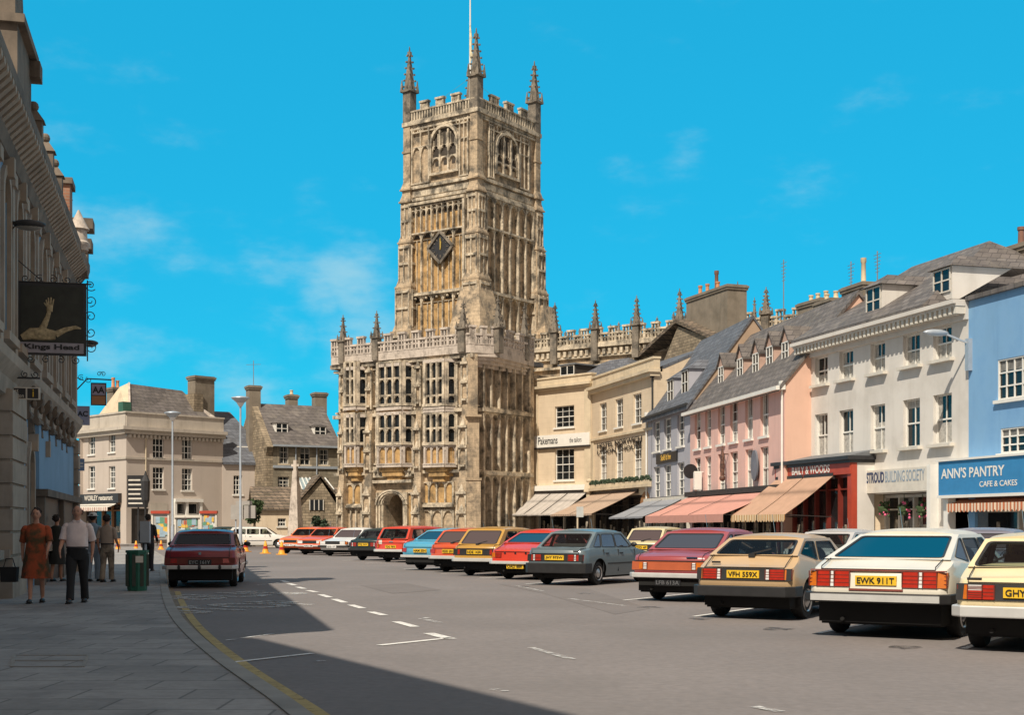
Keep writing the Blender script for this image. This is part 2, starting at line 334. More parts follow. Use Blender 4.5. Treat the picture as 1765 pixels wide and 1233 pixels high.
# ---------------- tower
yT=16.3; xE=fr.X(821,yT); xW=fr.X(702,yT); yN=fr.Y(924,xE); wS=xE-xW; wE=yN-yT
zt=lambda py: fr.Z(py,xE,yT)
zs=lambda py,px: fr.Z(py,fr.X(px,yT),yT)
tower=MB(); tower.box(xW,xE,yT,yN,0,zt(176)-1.0)
tower=tower.build('tower',M['church'],church)
mS=Matrix.Translation((0,yT,0)); mE,_=facem((xE,yT),(xE,yN))
Z1=zt(190);Z2=zt(305);Z3=zt(327);Z5=zt(497)
st=MB()
def ring(mb,z,h,o): mb.box(xW-o,xE+o,yT-o,yT+.01,z-h/2,z+h/2); mb.box(xE-.01,xE+o,yT,yN+o,z-h/2,z+h/2); mb.box(xW-o,xW+.01,yT,yN,z-h/2,z+h/2)
for z,h,o in ((Z1,.34,.34),(Z1-.5,.16,.2),(Z2,.26,.26),(Z3,.26,.28),(Z3-.35,.4,.14),(Z1-.25,.2,.16)): ring(st,z,h,o)
ring(st,(Z2+Z3)/2,.5,.1)
st.build('string_course',M['church_rib'],tower)
# corner piers with set-offs
pr=MB(); pd=MB()
for cx_,cy_,main in ((xE-.1,yT+.1,1),(xW+.1,yT+.1,0),(xE-.1,yN-.1,2),(xW+.1,yN-.1,3)):
    steps=[(Z1+.0,Z2,.36),(Z2,Z3,.42),(Z3,zt(400),.5),(zt(400),zt(480),.66),(zt(480),zt(560),.86),(zt(560),0,1.15)]
    for a,b,s in steps:
        pr.box(cx_-s,cx_+s,cy_-s,cy_+s,b,a)
        pr.frus(cx_-s-.16,cx_+s+.16,cy_-s-.16,cy_+s+.16,b-.02,b+.55,.16,.16)
        pr.box(cx_-s-.22,cx_+s+.22,cy_-s-.22,cy_+s+.22,b-.15,b-.02)
    zz=Z1-2.4; pr.box(cx_-.44,cx_+.44,cy_-.44,cy_+.44,zz,zz+.18)
    # thin shafts and panelling on the lower piers
    for a,b,s in steps[2:]:
        for k in (-1,0,1):
            pd.box(cx_+k*s*.8-.05,cx_+k*s*.8+.05,cy_-s-.1,cy_-s,b+.3,a-.3); pd.box(cx_+s,cx_+s+.1,cy_+k*s*.8-.05,cy_+k*s*.8+.05,b+.3,a-.3)
        for zz in (a-.5,(a+b)/2): pd.box(cx_-s*.8,cx_+s*.8,cy_-s-.14,cy_-s,zz-.1,zz+.1); pd.box(cx_+s,cx_+s+.14,cy_-s*.8,cy_+s*.8,zz-.1,zz+.1)
# spreading broach at the foot of the near corner and behind the nave end
pr.frus(xE-1.9,xE+1.7,yT-1.7,yT+1.9,zt(590),zt(485),1.0,1.0)
pr.frus(xE-1.2,xE+2.4,yN-1.6,yN+2.0,zt(640),zt(505),1.3,1.0)
pr.build('corner_buttress',M['church'],tower); pd.build('buttress_shaft',M['church_rib'],tower)
# clock stage, south
rb=MB(); rb.M=mS; sx0=fr.X(711,yT); sx1=fr.X(803,yT)
zl=lambda py: zs(py,757)
g=MB(); g.M=mS; g.box(sx0,sx1,-.03,0,zl(590),zl(356)); g.build('clock_stage_wall',M['church_orange'],tower)
lights(rb,sx0,sx1,zl(398),zl(352),10,.09,-.34,0,k=.9,rows=(zl(358),))
lights(rb,sx0,sx1,zl(503),zl(398),5,.12,-.3,0,k=.8)
lights(rb,sx0,sx1,zl(503),zl(410),10,.06,-.16,0,heads=False)
lights(rb,sx0,sx1,zl(640),zl(507),5,.12,-.3,0,k=.8); lights(rb,sx0,sx1,zl(640),zl(520),10,.06,-.16,0,heads=False)
rb.box(sx0,sx1,-.5,0,zl(505)-.12,zl(505)+.12); rb.box(sx0-.1,sx1+.1,-.5,0,zl(347)-.12,zl(347)+.1)
for x in (sx0,sx1): rb.box(x-.12,x+.12,-.42,0,zl(640),zl(345))
for i in range(5):
    x=sx0+(i+.5)*(sx1-sx0)/5; rb.ball((x,-.3,zl(512)),.12)
rb.build('clock_stage_tracery',M['church_rib'],tower)
dk=MB(); dk.M=mS  # dark plates colour in shaded openings; the wall behind is solid
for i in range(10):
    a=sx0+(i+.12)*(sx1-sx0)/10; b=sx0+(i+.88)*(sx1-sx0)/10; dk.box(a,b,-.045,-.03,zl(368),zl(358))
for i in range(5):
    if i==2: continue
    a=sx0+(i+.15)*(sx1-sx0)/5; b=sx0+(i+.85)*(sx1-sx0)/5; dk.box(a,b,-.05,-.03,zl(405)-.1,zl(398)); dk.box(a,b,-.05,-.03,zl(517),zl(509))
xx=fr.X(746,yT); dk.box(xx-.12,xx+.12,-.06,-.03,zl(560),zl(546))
dk.build('painted_shade_plate',M['church_dark'],tower)
# clock: diamond dial
cx_,cz_=fr.XZ(764,428,yT); r=1.3; ck=MB(); ck.M=mS
ck.prism([(cx_,cz_-r),(cx_+r,cz_),(cx_,cz_+r),(cx_-r,cz_)],-.42,-.1)
clock=ck.build('clock',M['iron'],tower)
cf=MB(); cf.M=mS
P=[(cx_,cz_-r),(cx_+r,cz_),(cx_,cz_+r),(cx_-r,cz_)]
for i in range(4):
    a,b=P[i],P[(i+1)%4]; cf.bar((a[0],-.46,a[1]),(b[0],-.46,b[1]),.18,.2)
for i in range(12):
    t=R(30*i); a,b=math.sin(t),math.cos(t); cf.bar((cx_+a*.62,-.43,cz_+b*.62),(cx_+a*.84,-.43,cz_+b*.84),.06,.05)
cf.build('clock_frame',M['church_grey'],tower)
ch=MB(); ch.M=mS; ch.bar((cx_,-.46,cz_-.2),(cx_,-.46,cz_+.74),.08,.03); ch.bar((cx_+.04,-.49,cz_-.1),(cx_+.08,-.49,cz_+.48),.11,.03); ch.build('clock_hand',mat('gold',(.75,.52,.12),.35,.1,3,metal=.6),tower)
# clock stage, east
re=MB(); re.M=mE; ze=lambda py:fr.Z(py,xE,fr.Y(878,xE))
lights(re,.9,wE-.9,ze(405),ze(355),6,.12,-.34,0,k=.9); lights(re,.9,wE-.9,ze(512),ze(405),6,.12,-.34,0,k=.8)
lights(re,.9,wE-.9,ze(650),ze(516),6,.12,-.34,0,k=.8); re.box(.8,wE-.8,-.46,0,ze(514)-.12,ze(514)+.12); re.box(.8,wE-.8,-.42,0,ze(352)-.1,ze(352)+.14)
re.build('east_stage_tracery',M['church_rib'],tower)
de=MB(); de.M=mE  # east face: shade of the openings painted as dark plates too
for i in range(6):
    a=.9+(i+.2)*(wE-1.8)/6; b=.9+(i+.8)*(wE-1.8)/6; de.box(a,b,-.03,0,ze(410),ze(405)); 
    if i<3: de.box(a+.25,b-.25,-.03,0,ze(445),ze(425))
de.build('painted_shade_plate',M['church_dark'],tower)
# belfry openings
def belfry(Mx,x0,x1,z0,z1,wx0,wx1):
    """recessed louvred window under a pointed hood, blind panels beside it"""
    t=MB(); t.M=Mx; w=wx1-wx0; xm=(wx0+wx1)/2; zsp=z1-w*.62
    def arc(r0,n=9): 
        pts=[]
        for i in range(n+1):
            u=i/n; ang=math.pi*u; pts.append((xm-math.cos(ang)*w/2*r0,zsp+math.sin(ang)**.85*w*.62*r0))
        return pts
    for ro,ri,ya,yb in ((1.12,1.0,-.3,0),(1.22,1.14,-.18,0)):
        o,i_=arc(ro),arc(ri)
        for k in range(len(o)-1):
            t.prism([o[k],o[k+1],i_[k+1],i_[k]],ya,yb)
        for sgn in (-1,1): a=xm+sgn*w/2*ri; b=xm+sgn*w/2*ro; t.box(min(a,b),max(a,b),ya,yb,z0,zsp)
    for i in range(1,3):
        x=wx0+w*i/3; t.box(x-.075,x+.075,-.26,0,z0,z1-.25)
    for i in range(6):
        x=wx0+w*(i+.5)/6; t.box(x-.035,x+.035,-.18,0,zsp-.1,z1-.5 if 0<i<5 else zsp+.6)
    for i in range(3):
        a=wx0+w*i/3+.07; b=wx0+w*(i+1)/3-.07; spandrels(t,a,b,zsp+.15,-.2,0,.9); spandrels(t,a,b,(z0+zsp)/2+.15,-.18,0,.7)
        t.box(a,b,-.16,0,(z0+zsp)/2+.1,(z0+zsp)/2+.25)
    t.box(wx0-.2,wx1+.2,-.3,0,z0-.2,z0)
    lights(t,x0,wx0-w*.12,z0-.6,z1+.35,2,.09,-.2,0,rows=((z0+z1)/2+.6,),k=1); lights(t,wx1+w*.12,x1,z0-.6,z1+.35,2,.09,-.2,0,rows=((z0+z1)/2+.6,),k=1)
    lights(t,x0,x1,z1+.0,z1+.55,10,.08,-.16,0,k=.9)
    t.build('belfry_window',M['church_rib'],tower)
    gl=MB(); gl.M=Mx; pts=arc(1.0); gl.prism([(wx0,zsp-.8)]+pts+[(wx1,zsp-.8)],-.02,0)
    for i in range(3):
        x=wx0+w*(i+.5)/3
        for zz in (z0+.75,z0+1.55,z0+2.3): gl.box(x-.17,x+.17,-.05,0,zz-.16,zz+.2)
    gl.build('belfry_louvre',M['church_dark'],tower)
    lv=MB(); lv.M=Mx; lv.box(wx0,wx1,-.015,0,z0,zsp-.3); lv.build('belfry_panel',M['church'],tower)
zz0=zs(296,766); zz1=zs(219,766)
belfry(mS,fr.X(712,yT),fr.X(808,yT),zz0,zz1,fr.X(746,yT),fr.X(789,yT))
e0=fr.Y(840,xE)-yT; e1=fr.Y(908,xE)-yT; w0=fr.Y(852,xE)-yT; w1=fr.Y(889,xE)-yT
belfry(mE,e0,e1,fr.Z(303,xE,fr.Y(870,xE)),fr.Z(234,xE,fr.Y(870,xE)),w0,w1)
# parapet
pp=MB()
for Mx,Ln in ((mS@Matrix.Translation((xW,0,0)),wS),(mE,wE),(facem((xW,yN),(xW,yT))[0],wE),(facem((xE,yN),(xW,yN))[0],wS)):
    pp.M=Mx; zb=Z1+.1; zc=zb+.95
    pp.box(0,Ln,-.28,.02,zb,zb+.14); pp.box(0,Ln,-.28,.02,zc-.13,zc)
    n=22
    for i in range(n):
        x=.5+(Ln-1)*(i+.5)/n; pp.box(x-.065,x+.065,-.24,-.04,zb,zc)
    for i in range(3):
        x=1.15+(Ln-2.3)*(i+.5)/3; ww=(Ln-2.3)/6*.5
        pp.box(x-ww,x-ww+.14,-.27,.01,zc,zc+.5); pp.box(x+ww-.14,x+ww,-.27,.01,zc,zc+.5); pp.box(x-ww-.06,x+ww+.06,-.33,.06,zc+.5,zc+.66)
        for k in range(-1,2): pp.box(x+k*ww*.5-.09,x+k*ww*.5+.09,-.22,-.03,zc,zc+.5)
pp.build('parapet',M['church_rib'],tower)
rf=MB(); rf.box(xW,xE,yT,yN,Z1-.3,Z1-.1); rf.build('tower_roof',M['lead'],tower)
for cx_,cy_,top in ((xE-.12,yT+.12,zt(48)),(xW+.12,yT+.12,zs(80,706)),(xE-.12,yN-.12,fr.Z(106,xE,yN)),(xW+.12,yN-.12,fr.Z(136,xW,yN)+1.4)):
    p=MB(); base=Z1+2.6; crocket_spire(p,cx_,cy_,base+.35,.40,top-base-.5,shaft=3.1,n=6); p.build('pinnacle',M['church_grey'],tower)
px_,py_=fr.X(810,yT+3.4),yT+3.4
fp=MB(); fp.tube([(px_,py_,Z1-.2),(px_,py_,Z1+6),(px_,py_,Z1+12)],[.10,.09,.05],10); fp.ball((px_,py_,Z1+12.05),.12); fpole=fp.build('flagpole',M['white_paint'],church,40)
fl=MB(); fl.tube([(px_+.03,py_-.07,Z1+8.6),(px_+.13,py_-.1,Z1+7.6),(px_+.1,py_-.1,Z1+6.8),(px_+.2,py_-.1,Z1+6.0),(px_+.15,py_-.1,Z1+5.5)],[.05,.12,.10,.15,.03],8); fl.build('furled_flag',mat('flag_cloth',(.75,.66,.45),.9,.3,4),fpole,40)
st=MB()
for dx,dy in ((-3.4,-3.0),(3.4,-3.0),(3.0,4)): st.bar((px_,py_,Z1+4.2),(px_+dx*.95,py_+dy*.9,Z1+1.0),.02)
st.build('stay_wire',mat('wire_green',(.1,.22,.2),.6),fpole)

# ---------------- porch
PE=0.0; pW=fr.X(583,0); pN=fr.Y(909,0); za=lambda py,px,y=0: fr.Z(py,fr.X(px,y),y)
ZT=fr.Z(612,0,0); ZS=fr.Z(706,0,0); ZL=fr.Z(812,0,0)
pb=MB(); 
dx0,dx1=fr.X(661,0),fr.X(695,0); dz=za(852,680)
# body with a real doorway hollow
pb.box(pW,dx0,0,5,0,ZT); pb.box(dx1,PE,0,5,0,ZT); pb.box(dx0,dx1,0,5,dz,ZT); pb.box(pW,PE,5,pN,0,ZT)
pb.box(pW,PE,pN,yT+1,0,ZT-.6)
porch=pb.build('porch',M['church'],church)
dd=MB(); dd.box(dx0,dx1,4.6,4.95,0,dz); dd.build('door',M['dark_wood'],porch)
t=MB(); w=dx1-dx0
spandrels(t,dx0,dx1,dz+.02,-.08,.6,.42)
for k,(o,y) in enumerate(((.12,-.1),(.28,-.2),(.5,-.26))):
    for s in (dx0-o,dx1+o-.1): t.box(s,s+.1,y,0,0,dz+.1)
    for i in range(10):
        a0=math.pi*i/10;a1=math.pi*(i+1)/10; xm=(dx0+dx1)/2; rr=w/2+o; hh=w*.42+o*.5; zb=dz-w*.42
        t.bar((xm-math.cos(a0)*rr,y,zb+math.sin(a0)*hh),(xm-math.cos(a1)*rr,y,zb+math.sin(a1)*hh),.12,.1)
t.box(dx0-1.0,dx1+1.0,-.4,0,dz+.75,dz+.95); t.box(dx0-.9,dx1+.9,-.3,0,dz+1.15,dz+1.9)
for i in range(11): 
    x=dx0-.8+(w+1.6)*i/10; t.ball((x,-.36,dz+1.55),.13,n=6)
t.build('door_surround',M['church_rib'],porch)
# string courses and plinth
t=MB()
for z,h,o in ((ZT-.05,.3,.42),(ZT-.4,.16,.25),(ZS,.24,.3),(ZS+.28,.12,.16),(ZL,.2,.25),(.5,.3,.2)):
    t.box(pW-o,PE+o,-o,0,z-h/2,z+h/2); t.box(PE,PE+o,0,pN,z-h/2,z+h/2); t.box(pW-o,pW,0,pN,z-h/2,z+h/2)
n=40
for i in range(n):
    x=pW+(PE-pW)*(i+.5)/n; t.box(x-.05,x+.05,-.3,0,ZS+.16,ZS+.34)
t.build('string_course',M['church_rib'],porch)
# buttresses between bays, with niches
for px,wd in ((587,.55),(633,.75),(718,.7),(800,.85)):
    x=fr.X(px,-.5); b=MB(); d=.55 if px!=800 else .75
    b.box(x-wd/2,x+wd/2,-d,0,0,ZL-1); b.frus(x-wd/2,x+wd/2,-d,0.2,ZL-1,ZL-.5,.06,.1)
    b.box(x-wd*.42,x+wd*.42,-d*.8,0,ZL-.6,ZS-.9); b.frus(x-wd*.42,x+wd*.42,-d*.8,0.2,ZS-.9,ZS-.4,.05,.12); b.box(x-wd*.34,x+wd*.34,-d*.55,0,ZS-.6,ZT)
    b.build('buttress',M['church'],porch)
    b=MB()
    for (z0,z1,dd_,ww) in ((.9,ZL-1.5,d,wd/2),(ZL+.1,ZS-1.2,d*.8,wd*.42),(ZS+.4,ZT-.6,d*.55,wd*.34)):
        for k in (-1,1): b.box(x+k*ww*.85-.05,x+k*ww*.85+.05,-dd_-.12,-dd_,z0,z1)
        for f in (.52,1.0):
            zq=z0+(z1-z0)*f; spandrels(b,x-ww*.78,x+ww*.78,zq,-dd_-.1,-dd_,1.1); b.box(x-ww,x+ww,-dd_-.2,-dd_,zq-.04,zq+.12); b.frus(x-ww*.6,x+ww*.6,-dd_-.16,-dd_+.1,zq+.1,zq+.6,ww*.55,.1)
            b.box(x-ww*.6,x+ww*.6,-dd_-.22,-dd_,z0+(z1-z0)*(f-.5)+.1,z0+(z1-z0)*(f-.5)+.24)
    b.build('niche',M['church_rib'],porch)
b=MB(); b.prismz([(PE-.5,-.1),(PE+.3,-.9),(PE+.95,-.25),(PE+.15,.55)],0,ZL-.5); b.prismz([(PE-.45,-.05),(PE+.2,-.7),(PE+.75,-.15),(PE+.1,.5)],ZL-.5,ZS-.4); b.prismz([(PE-.4,0),(PE+.1,-.5),(PE+.55,-.05),(PE+.05,.45)],ZS-.4,ZT)
for z in (ZL-.5,ZS-.4): b.prismz([(PE-.55,-.1),(PE+.32,-.98),(PE+1.02,-.25),(PE+.15,.62)],z-.15,z)
b.box(PE-.3,PE+.4,pN-.35,pN+.2,0,ZT)
b.build('buttress',M['church'],porch)
# oriel windows
def oriel(pa,pb_,nf):
    x0,x1=fr.X(pa,-.3),fr.X(pb_,-.3); c=.42; y=-.62
    pts=[(x0,0),(x0+c,y),(x1-c,y),(x1,0)]; zb=za(803,(pa+pb_)/2,y)
    o=MB(); o.prismz(pts,zb,ZT-.2)
    for k,(sc_,z) in enumerate(((1.0,zb),(.82,zb-.35),(.55,zb-.7))):   # moulded corbel
        xm=(x0+x1)/2; p2=[(xm+(a-xm)*sc_,b*sc_) for a,b in pts]; o.prismz([(xm+(a-xm)*(sc_+.06),b*(sc_+.12)) for a,b in pts],z-.06,z+.1); o.prismz(p2,z-.36,z)
    o.build('oriel_bay',M['church_orange'],porch)
    up0,up1=za(697,(pa+pb_)/2,y),za(624,(pa+pb_)/2,y); lo0,lo1=za(764,(pa+pb_)/2,y),za(713,(pa+pb_)/2,y)
    fs=[(pts[1],pts[2],nf),(pts[2],pts[3],1),(pts[0],pts[1],1)]
    for (z0,z1,rows) in ((up0,up1,2),(lo0,lo1,1)):
        t=MB();g=MB()
        for p,q,n in fs:
            Mx,Ln=facem(p,q); t.M=Mx;g.M=Mx; m=.05
            rr=[z0+(z1-z0)*(i+1)/(rows+1)-(.18 if rows==2 else 0)*(2-i) for i in range(rows)]
            lights(t,m,Ln-m,z0,z1,n,.15,-.2,0,rows=rr,k=.85)
            g.box(m,Ln-m,-.02,0,z0,z1)
        t.build('window',M['church_rib'],porch); g.build('window_glass',M['glass_win'],porch)
    t=MB()
    for p,q,n in fs:
        Mx,Ln=facem(p,q); t.M=Mx
        lights(t,.05,Ln-.05,zb+.12,lo0-.25,n,.11,-.15,0,k=.8)
        for z in (ZS-.02,ZT-.3,lo0-.12,up0-.3,zb): t.box(-.05,Ln+.05,-.2,0,z-.11,z+.11)
        for z0,z1 in ((lo0,ZS),(up0,ZT-.2)):
            for x in (0,Ln): t.box(x-.07,x+.07,-.12,.02,z0-.5,z1)
    t.build('oriel_moulding',M['church_pale'],porch)
oriel(594,628,2); oriel(650,707,3); oriel(730,781,3)
# blind panels flanking the oriels and at ground level
t=MB(); g=MB()
def blind(pa,pb_,ya,yb,n,rows=(),col=True):
    x0,x1=fr.X(pa,0),fr.X(pb_,0); pm=(pa+pb_)/2; z0,z1=za(ya,pm),za(yb,pm)
    lights(t,x0,x1,z0,z1,n,.1,-.17,0,rows=rows,k=.8)
    if col: g.box(x0,x1,-.02,0,z0,z1)
for a,b in ((641,650),(708,713),(724,730),(782,789)):
    blind(a,b,800,712,1,rows=(za(760,a),)); blind(a,b,700,620,1,col=False,rows=(za(660,a),))
blind(597,625,870,835,2); blind(597,625,925,878,3,col=False); blind(727,783,868,832,4); blind(727,783,925,880,3,col=False); blind(641,656,925,860,1); blind(700,712,925,850,1)
for a,b,yy in ((595,628,874),(726,785,873)):
    x0,x1=fr.X(a,0),fr.X(b,0); z=za(yy,a); t.box(x0,x1,-.35,0,z-.08,z+.1)
t.build('blind_tracery',M['church_rib'],porch); g.build('ochre_panel',M['church_orange'],porch)
# east side
mP,_=facem((0,0),(0,pN)); t=MB(); t.M=mP
y0=fr.Y(826,0); 
zf=lambda py: fr.Z(py,0,fr.Y(868,0))
for z0,z1 in ((.6,zf(822)),(zf(815),zf(717)),(zf(708),ZT-.3)): lights(t,y0,pN-.3,z0,z1,6,.13,-.38,0,k=.9 if z0<9 else .7)
for z in (zf(712),zf(818)): t.box(y0-.2,pN,-.5,0,z-.12,z+.12)
t.build('east_tracery',M['church_rib'],porch)
# coved overhang and pierced parapet
B=(1.25,fr.Y(857,1.25)); Cc=(.4,pN+.2); Aa=(fr.X(797,-.55),-.55); La=(pW-.2,-.55)
t=MB(); zt0=ZT+.1
poly=[La,Aa,(.25,-.45),B,Cc,(Cc[0]-1.2,Cc[1]),(pW-.2,2)]
t.prismz(poly,zt0,zt0+.55)
for k in range(4):
    f=1-k*.22; t.prismz([(0,0),(.25*f,-.3*f),(B[0]*f,B[1]),(Cc[0]*f,Cc[1])],zt0-.22*(k+1),zt0-.22*k)
t.build('parapet_band',M['church_pale'],porch)
t=MB()
def pierced(mb,p,q,z,n,wide=.10,h=.62,mh=.52,s=1.0):
    Mx,Ln=facem(p,q); mb.M=Mx; dx=Ln/n
    mb.box(0,Ln,-.02,.2,z,z+.08)
    for i in range(n):
        a=i*dx; up=(i%2==0)
        hh=h+mh*(1 if up else 0)
        mb.box(a,a+.09*s,-.03,.2,z,z+hh); mb.box(a+dx-.09*s,a+dx,-.03,.2,z,z+hh); mb.box(a+dx/2-.045*s,a+dx/2+.045*s,0,.17,z,z+hh)
        mb.box(a-.03,a+dx+.03,-.08,.25,z+hh-.02,z+hh+.12)
        mb.box(a,a+dx,0,.17,z+h*.55,z+h*.68)
        if up: mb.box(a,a+dx,0,.17,z+h*1.02,z+h*1.14)
        spandrels(mb,a+.08,a+dx/2-.03,z+h*.56,.02,.15,.9); spandrels(mb,a+dx/2+.03,a+dx-.08,z+h*.56,.02,.15,.9)
    mb.M=None
zp=zt0+.55
pierced(t,La,Aa,zp,19); pierced(t,(.25,-.45),B,zp,5); pierced(t,B,Cc,zp,7); pierced(t,Aa,(.25,-.45),zp,2,h=.62)
t.build('parapet',M['church_pale'],porch)
for px,tp,s,pt in ((590,545,.24,None),(648,538,.24,None),(797,520,.27,None),(856,512,.27,B),(902,525,.25,(Cc[0],fr.Y(903,Cc[0])))):
    x,y=pt if pt else (fr.X(px,-.5),-.5); top=fr.Z(tp,x,y); p=MB(); z=zp+1.1 if pt is None else zp+1.25
    crocket_spire(p,x,y+.05,z,s,top-z,shaft=z-zp+.5,n=4); p.build('pinnacle',M['church_grey'],porch)
rf=MB(); rf.prism([(pW,ZT),(PE,ZT),(PE,ZT+.3),(pW/2,ZT+.9),(pW,ZT+.3)],.2,pN+2); rf.build('porch_roof',M['lead'],porch)
# ---------------- nave running east behind the shops
yA=12.5; nx0=fr.X(924,yA); nx1=fr.X(1352,yA); zn=lambda py,px: fr.Z(py,fr.X(px,yA),yA)
Zn=zn(601,960)
nb=MB(); nb.box(nx0-6,nx1+3,yA,yA+9,0,Zn); nb.box(nx0-6,nx1+3,yA+5,yA+12,Zn,Zn+.6)
nave=nb.build('nave',M['church'],church)
t=MB()
t.box(nx0-6,nx1+3,yA-.3,yA,Zn-.2,Zn+.1); t.box(nx0-6,nx1+3,yA-.2,yA,Zn-.9,Zn-.75); t.box(nx0-6,nx1+3,yA-.25,yA,Zn-1.6,Zn-1.4)
for i in range(60): x=nx0-6+(nx1-nx0+9)*i/60; t.box(x-.12,x+.12,yA-.28,yA,Zn-.75,Zn-.35)
pierced(t,(nx0-3,yA-.2),(nx1+3,yA-.2),Zn+.1,44,h=.6,mh=.42)
pierced(t,(nx0-3,yA+5),(nx1+3,yA+5),Zn+.6,50,h=.55,mh=.4)
t.build('nave_parapet',M['church_rib'],nave)
for px,tp in ((956,524),(1026,520),(1097,512),(1171,500),(1271,488),(1320,497)):
    x=fr.X(px,yA-.2); top=fr.Z(tp,x,yA-.2); p=MB(); z=Zn+(top-Zn)*.38; crocket_spire(p,x,yA-.2,z,.26,top-z,shaft=z-Zn+1.2,n=6); p.build('pinnacle',M['church_grey'],nave)
for px,tp in ((974,572),(999,567),(1052,560),(1066,556),(1132,547),(1160,540),(1240,520),(1300,515)):
    x=fr.X(px,yA+5); top=fr.Z(tp,x,yA+5); p=MB(); z=Zn+1.2; crocket_spire(p,x,yA+5,z,.2,max(.8,top-z),shaft=.9,n=3); p.build('pinnacle',M['church_grey'],nave)
# ================================================================ BUILDINGS: helpers
def wall(parent,name,m,W,H,ops,depth,rev=.22,x0=0,y=0,sides=True,back=True,z0=0):
    xs=sorted({x0,x0+W,*[a for o in ops for a in o[:2]]}); zs_=sorted({z0,H,*[a for o in ops for a in o[2:4]]})
    b=MB()
    for i in range(len(xs)-1):
        for j in range(len(zs_)-1):
            xm=(xs[i]+xs[i+1])/2; zm=(zs_[j]+zs_[j+1])/2
            if any(o[0]<xm<o[1] and o[2]<zm<o[3] for o in ops): continue
            b.quad((xs[i],y,zs_[j]),(xs[i+1],y,zs_[j]),(xs[i+1],y,zs_[j+1]),(xs[i],y,zs_[j+1]))
    for o in ops:
        a,c,e,f=o[:4]; yy=y+rev
        b.quad((a,y,e),(a,yy,e),(a,yy,f),(a,y,f)); b.quad((c,y,e),(c,y,f),(c,yy,f),(c,yy,e))
        b.quad((a,y,e),(c,y,e),(c,yy,e),(a,yy,e)); b.quad((a,y,f),(a,yy,f),(c,yy,f),(c,y,f))
    if sides:
        a,c=x0,x0+W
        b.quad((a,y,z0),(a,y,H),(a,y+depth,H),(a,y+depth,z0)); b.quad((c,y,z0),(c,y+depth,z0),(c,y+depth,H),(c,y,H))
        b.quad((a,y,H),(c,y,H),(c,y+depth,H),(a,y+depth,H))
        if back: b.quad((a,y+depth,z0),(a,y+depth,H),(c,y+depth,H),(c,y+depth,z0))
    me=bpy.data.meshes.new(name); me.from_pydata([tuple(v) for v in b.v],[],b.f); me.materials.append(m)
    o=bpy.data.objects.new(name,me); C.objects.link(o); o.parent=parent; return o
def window(parent,o,cols=2,rows=4,fm='white_paint',sill='offwhite',y=.0,rev=.22,curtain=None,meet=True,fw=.05,sw=.10,glass='glass_win',sp=.1,sash_gap=0,bw=.026):
    x0,x1,z0,z1=o[:4]; yy=y+rev
    g=MB(); g.box(x0,x1,yy-.04,yy,z0,z1); wo=g.build('window',M[glass],parent)
    f=MB(); yf=yy-.10
    f.box(x0,x0+fw,yf,yy-.042,z0,z1); f.box(x1-fw,x1,yf,yy-.042,z0,z1); f.box(x0+fw,x1-fw,yf,yy-.042,z0,z0+fw*1.2); f.box(x0+fw,x1-fw,yf,yy-.042,z1-fw,z1)
    for i in range(1,cols):
        x=x0+(x1-x0)*i/cols; f.box(x-bw/2,x+bw/2,yf+.02,yy-.042,z0+fw,z1-fw)
    for i in range(1,rows):
        z=z0+(z1-z0)*i/rows; h=bw/2
        if meet and abs(i*2-rows)<.1: h=.03
        f.box(x0+fw,x1-fw,yf+.018 if h<.03 else yf+.005,yy-.042,z-h,z+h)
    f.build('frame',M[fm],wo)
    if sill:
        s=MB(); s.box(x0-sw,x1+sw,y-sp,y+rev-.1,z0-.11,z0); s.build('sill',M[sill],wo)
    if curtain:
        random.seed(int(abs(x0*31+z0*17)*10)); kk=random.random(); c=MB(); zc=z0+(z1-z0)*min(.95,max(.2,curtain[1]+random.uniform(-.12,.12))); k=curtain[0] if kk<.62 else random.choice(['net','side','blind','both'])
        if k=='blind': zc=z0+(z1-z0)*random.uniform(.55,.85)
        if k in('net','both'): c.box(x0+fw,x1-fw,yy-.046,yy-.0405,z0+fw,zc)
        if k in('side','both'):
            w_=(x1-x0)*.22; c.box(x0+fw,x0+fw+w_,yy-.047,yy-.0405,z0+fw,z1-fw); c.box(x1-fw-w_,x1-fw,yy-.047,yy-.0405,z0+fw,z1-fw)
        if k=='blind': c.box(x0+fw,x1-fw,yy-.046,yy-.0405,zc,z1-fw)
        c.build('curtain',M[curtain[2] if len(curtain)>2 else 'curtain'],wo)
    return wo
def roof(parent,m,x0,x1,ye,ze,yr,zr,yb=None,th=.16,over=.3,name='roof',hipL=0,hipR=0):
    """two slopes: eave (ye,ze) up to ridge (yr,zr), down to the back"""
    yb=yb if yb is not None else 2*yr-ye; b=MB()
    dz=(zr-ze)/(yr-ye); y0=ye-over; z0=ze-over*dz
    if hipL==0 and hipR==0:
        b.prismx([(y0,z0+th),(yr,zr+th),(yb,ze+th),(yb,ze-.02),(yr,zr-.02),(y0,z0-.02)],x0,x1); return b.build(name,m,parent)
    A_=[(x0,y0,z0),(x1,y0,z0),(x1-hipR,yr,zr),(x0+hipL,yr,zr),(x0,yb,ze),(x1,yb,ze)]
    v=[(a,bb,c+th) for a,bb,c in A_]+[(a,bb,c-.02) for a,bb,c in A_]
    b.add(v,[(0,1,2,3),(3,2,5,4),(0,3,4),(1,5,2),(7,6,9,8),(8,9,10,11),(6,10,9),(7,8,11),(0,6,7,1),(0,4,10,6),(1,7,11,5),(4,5,11,10)])
    return b.build(name,m,parent)
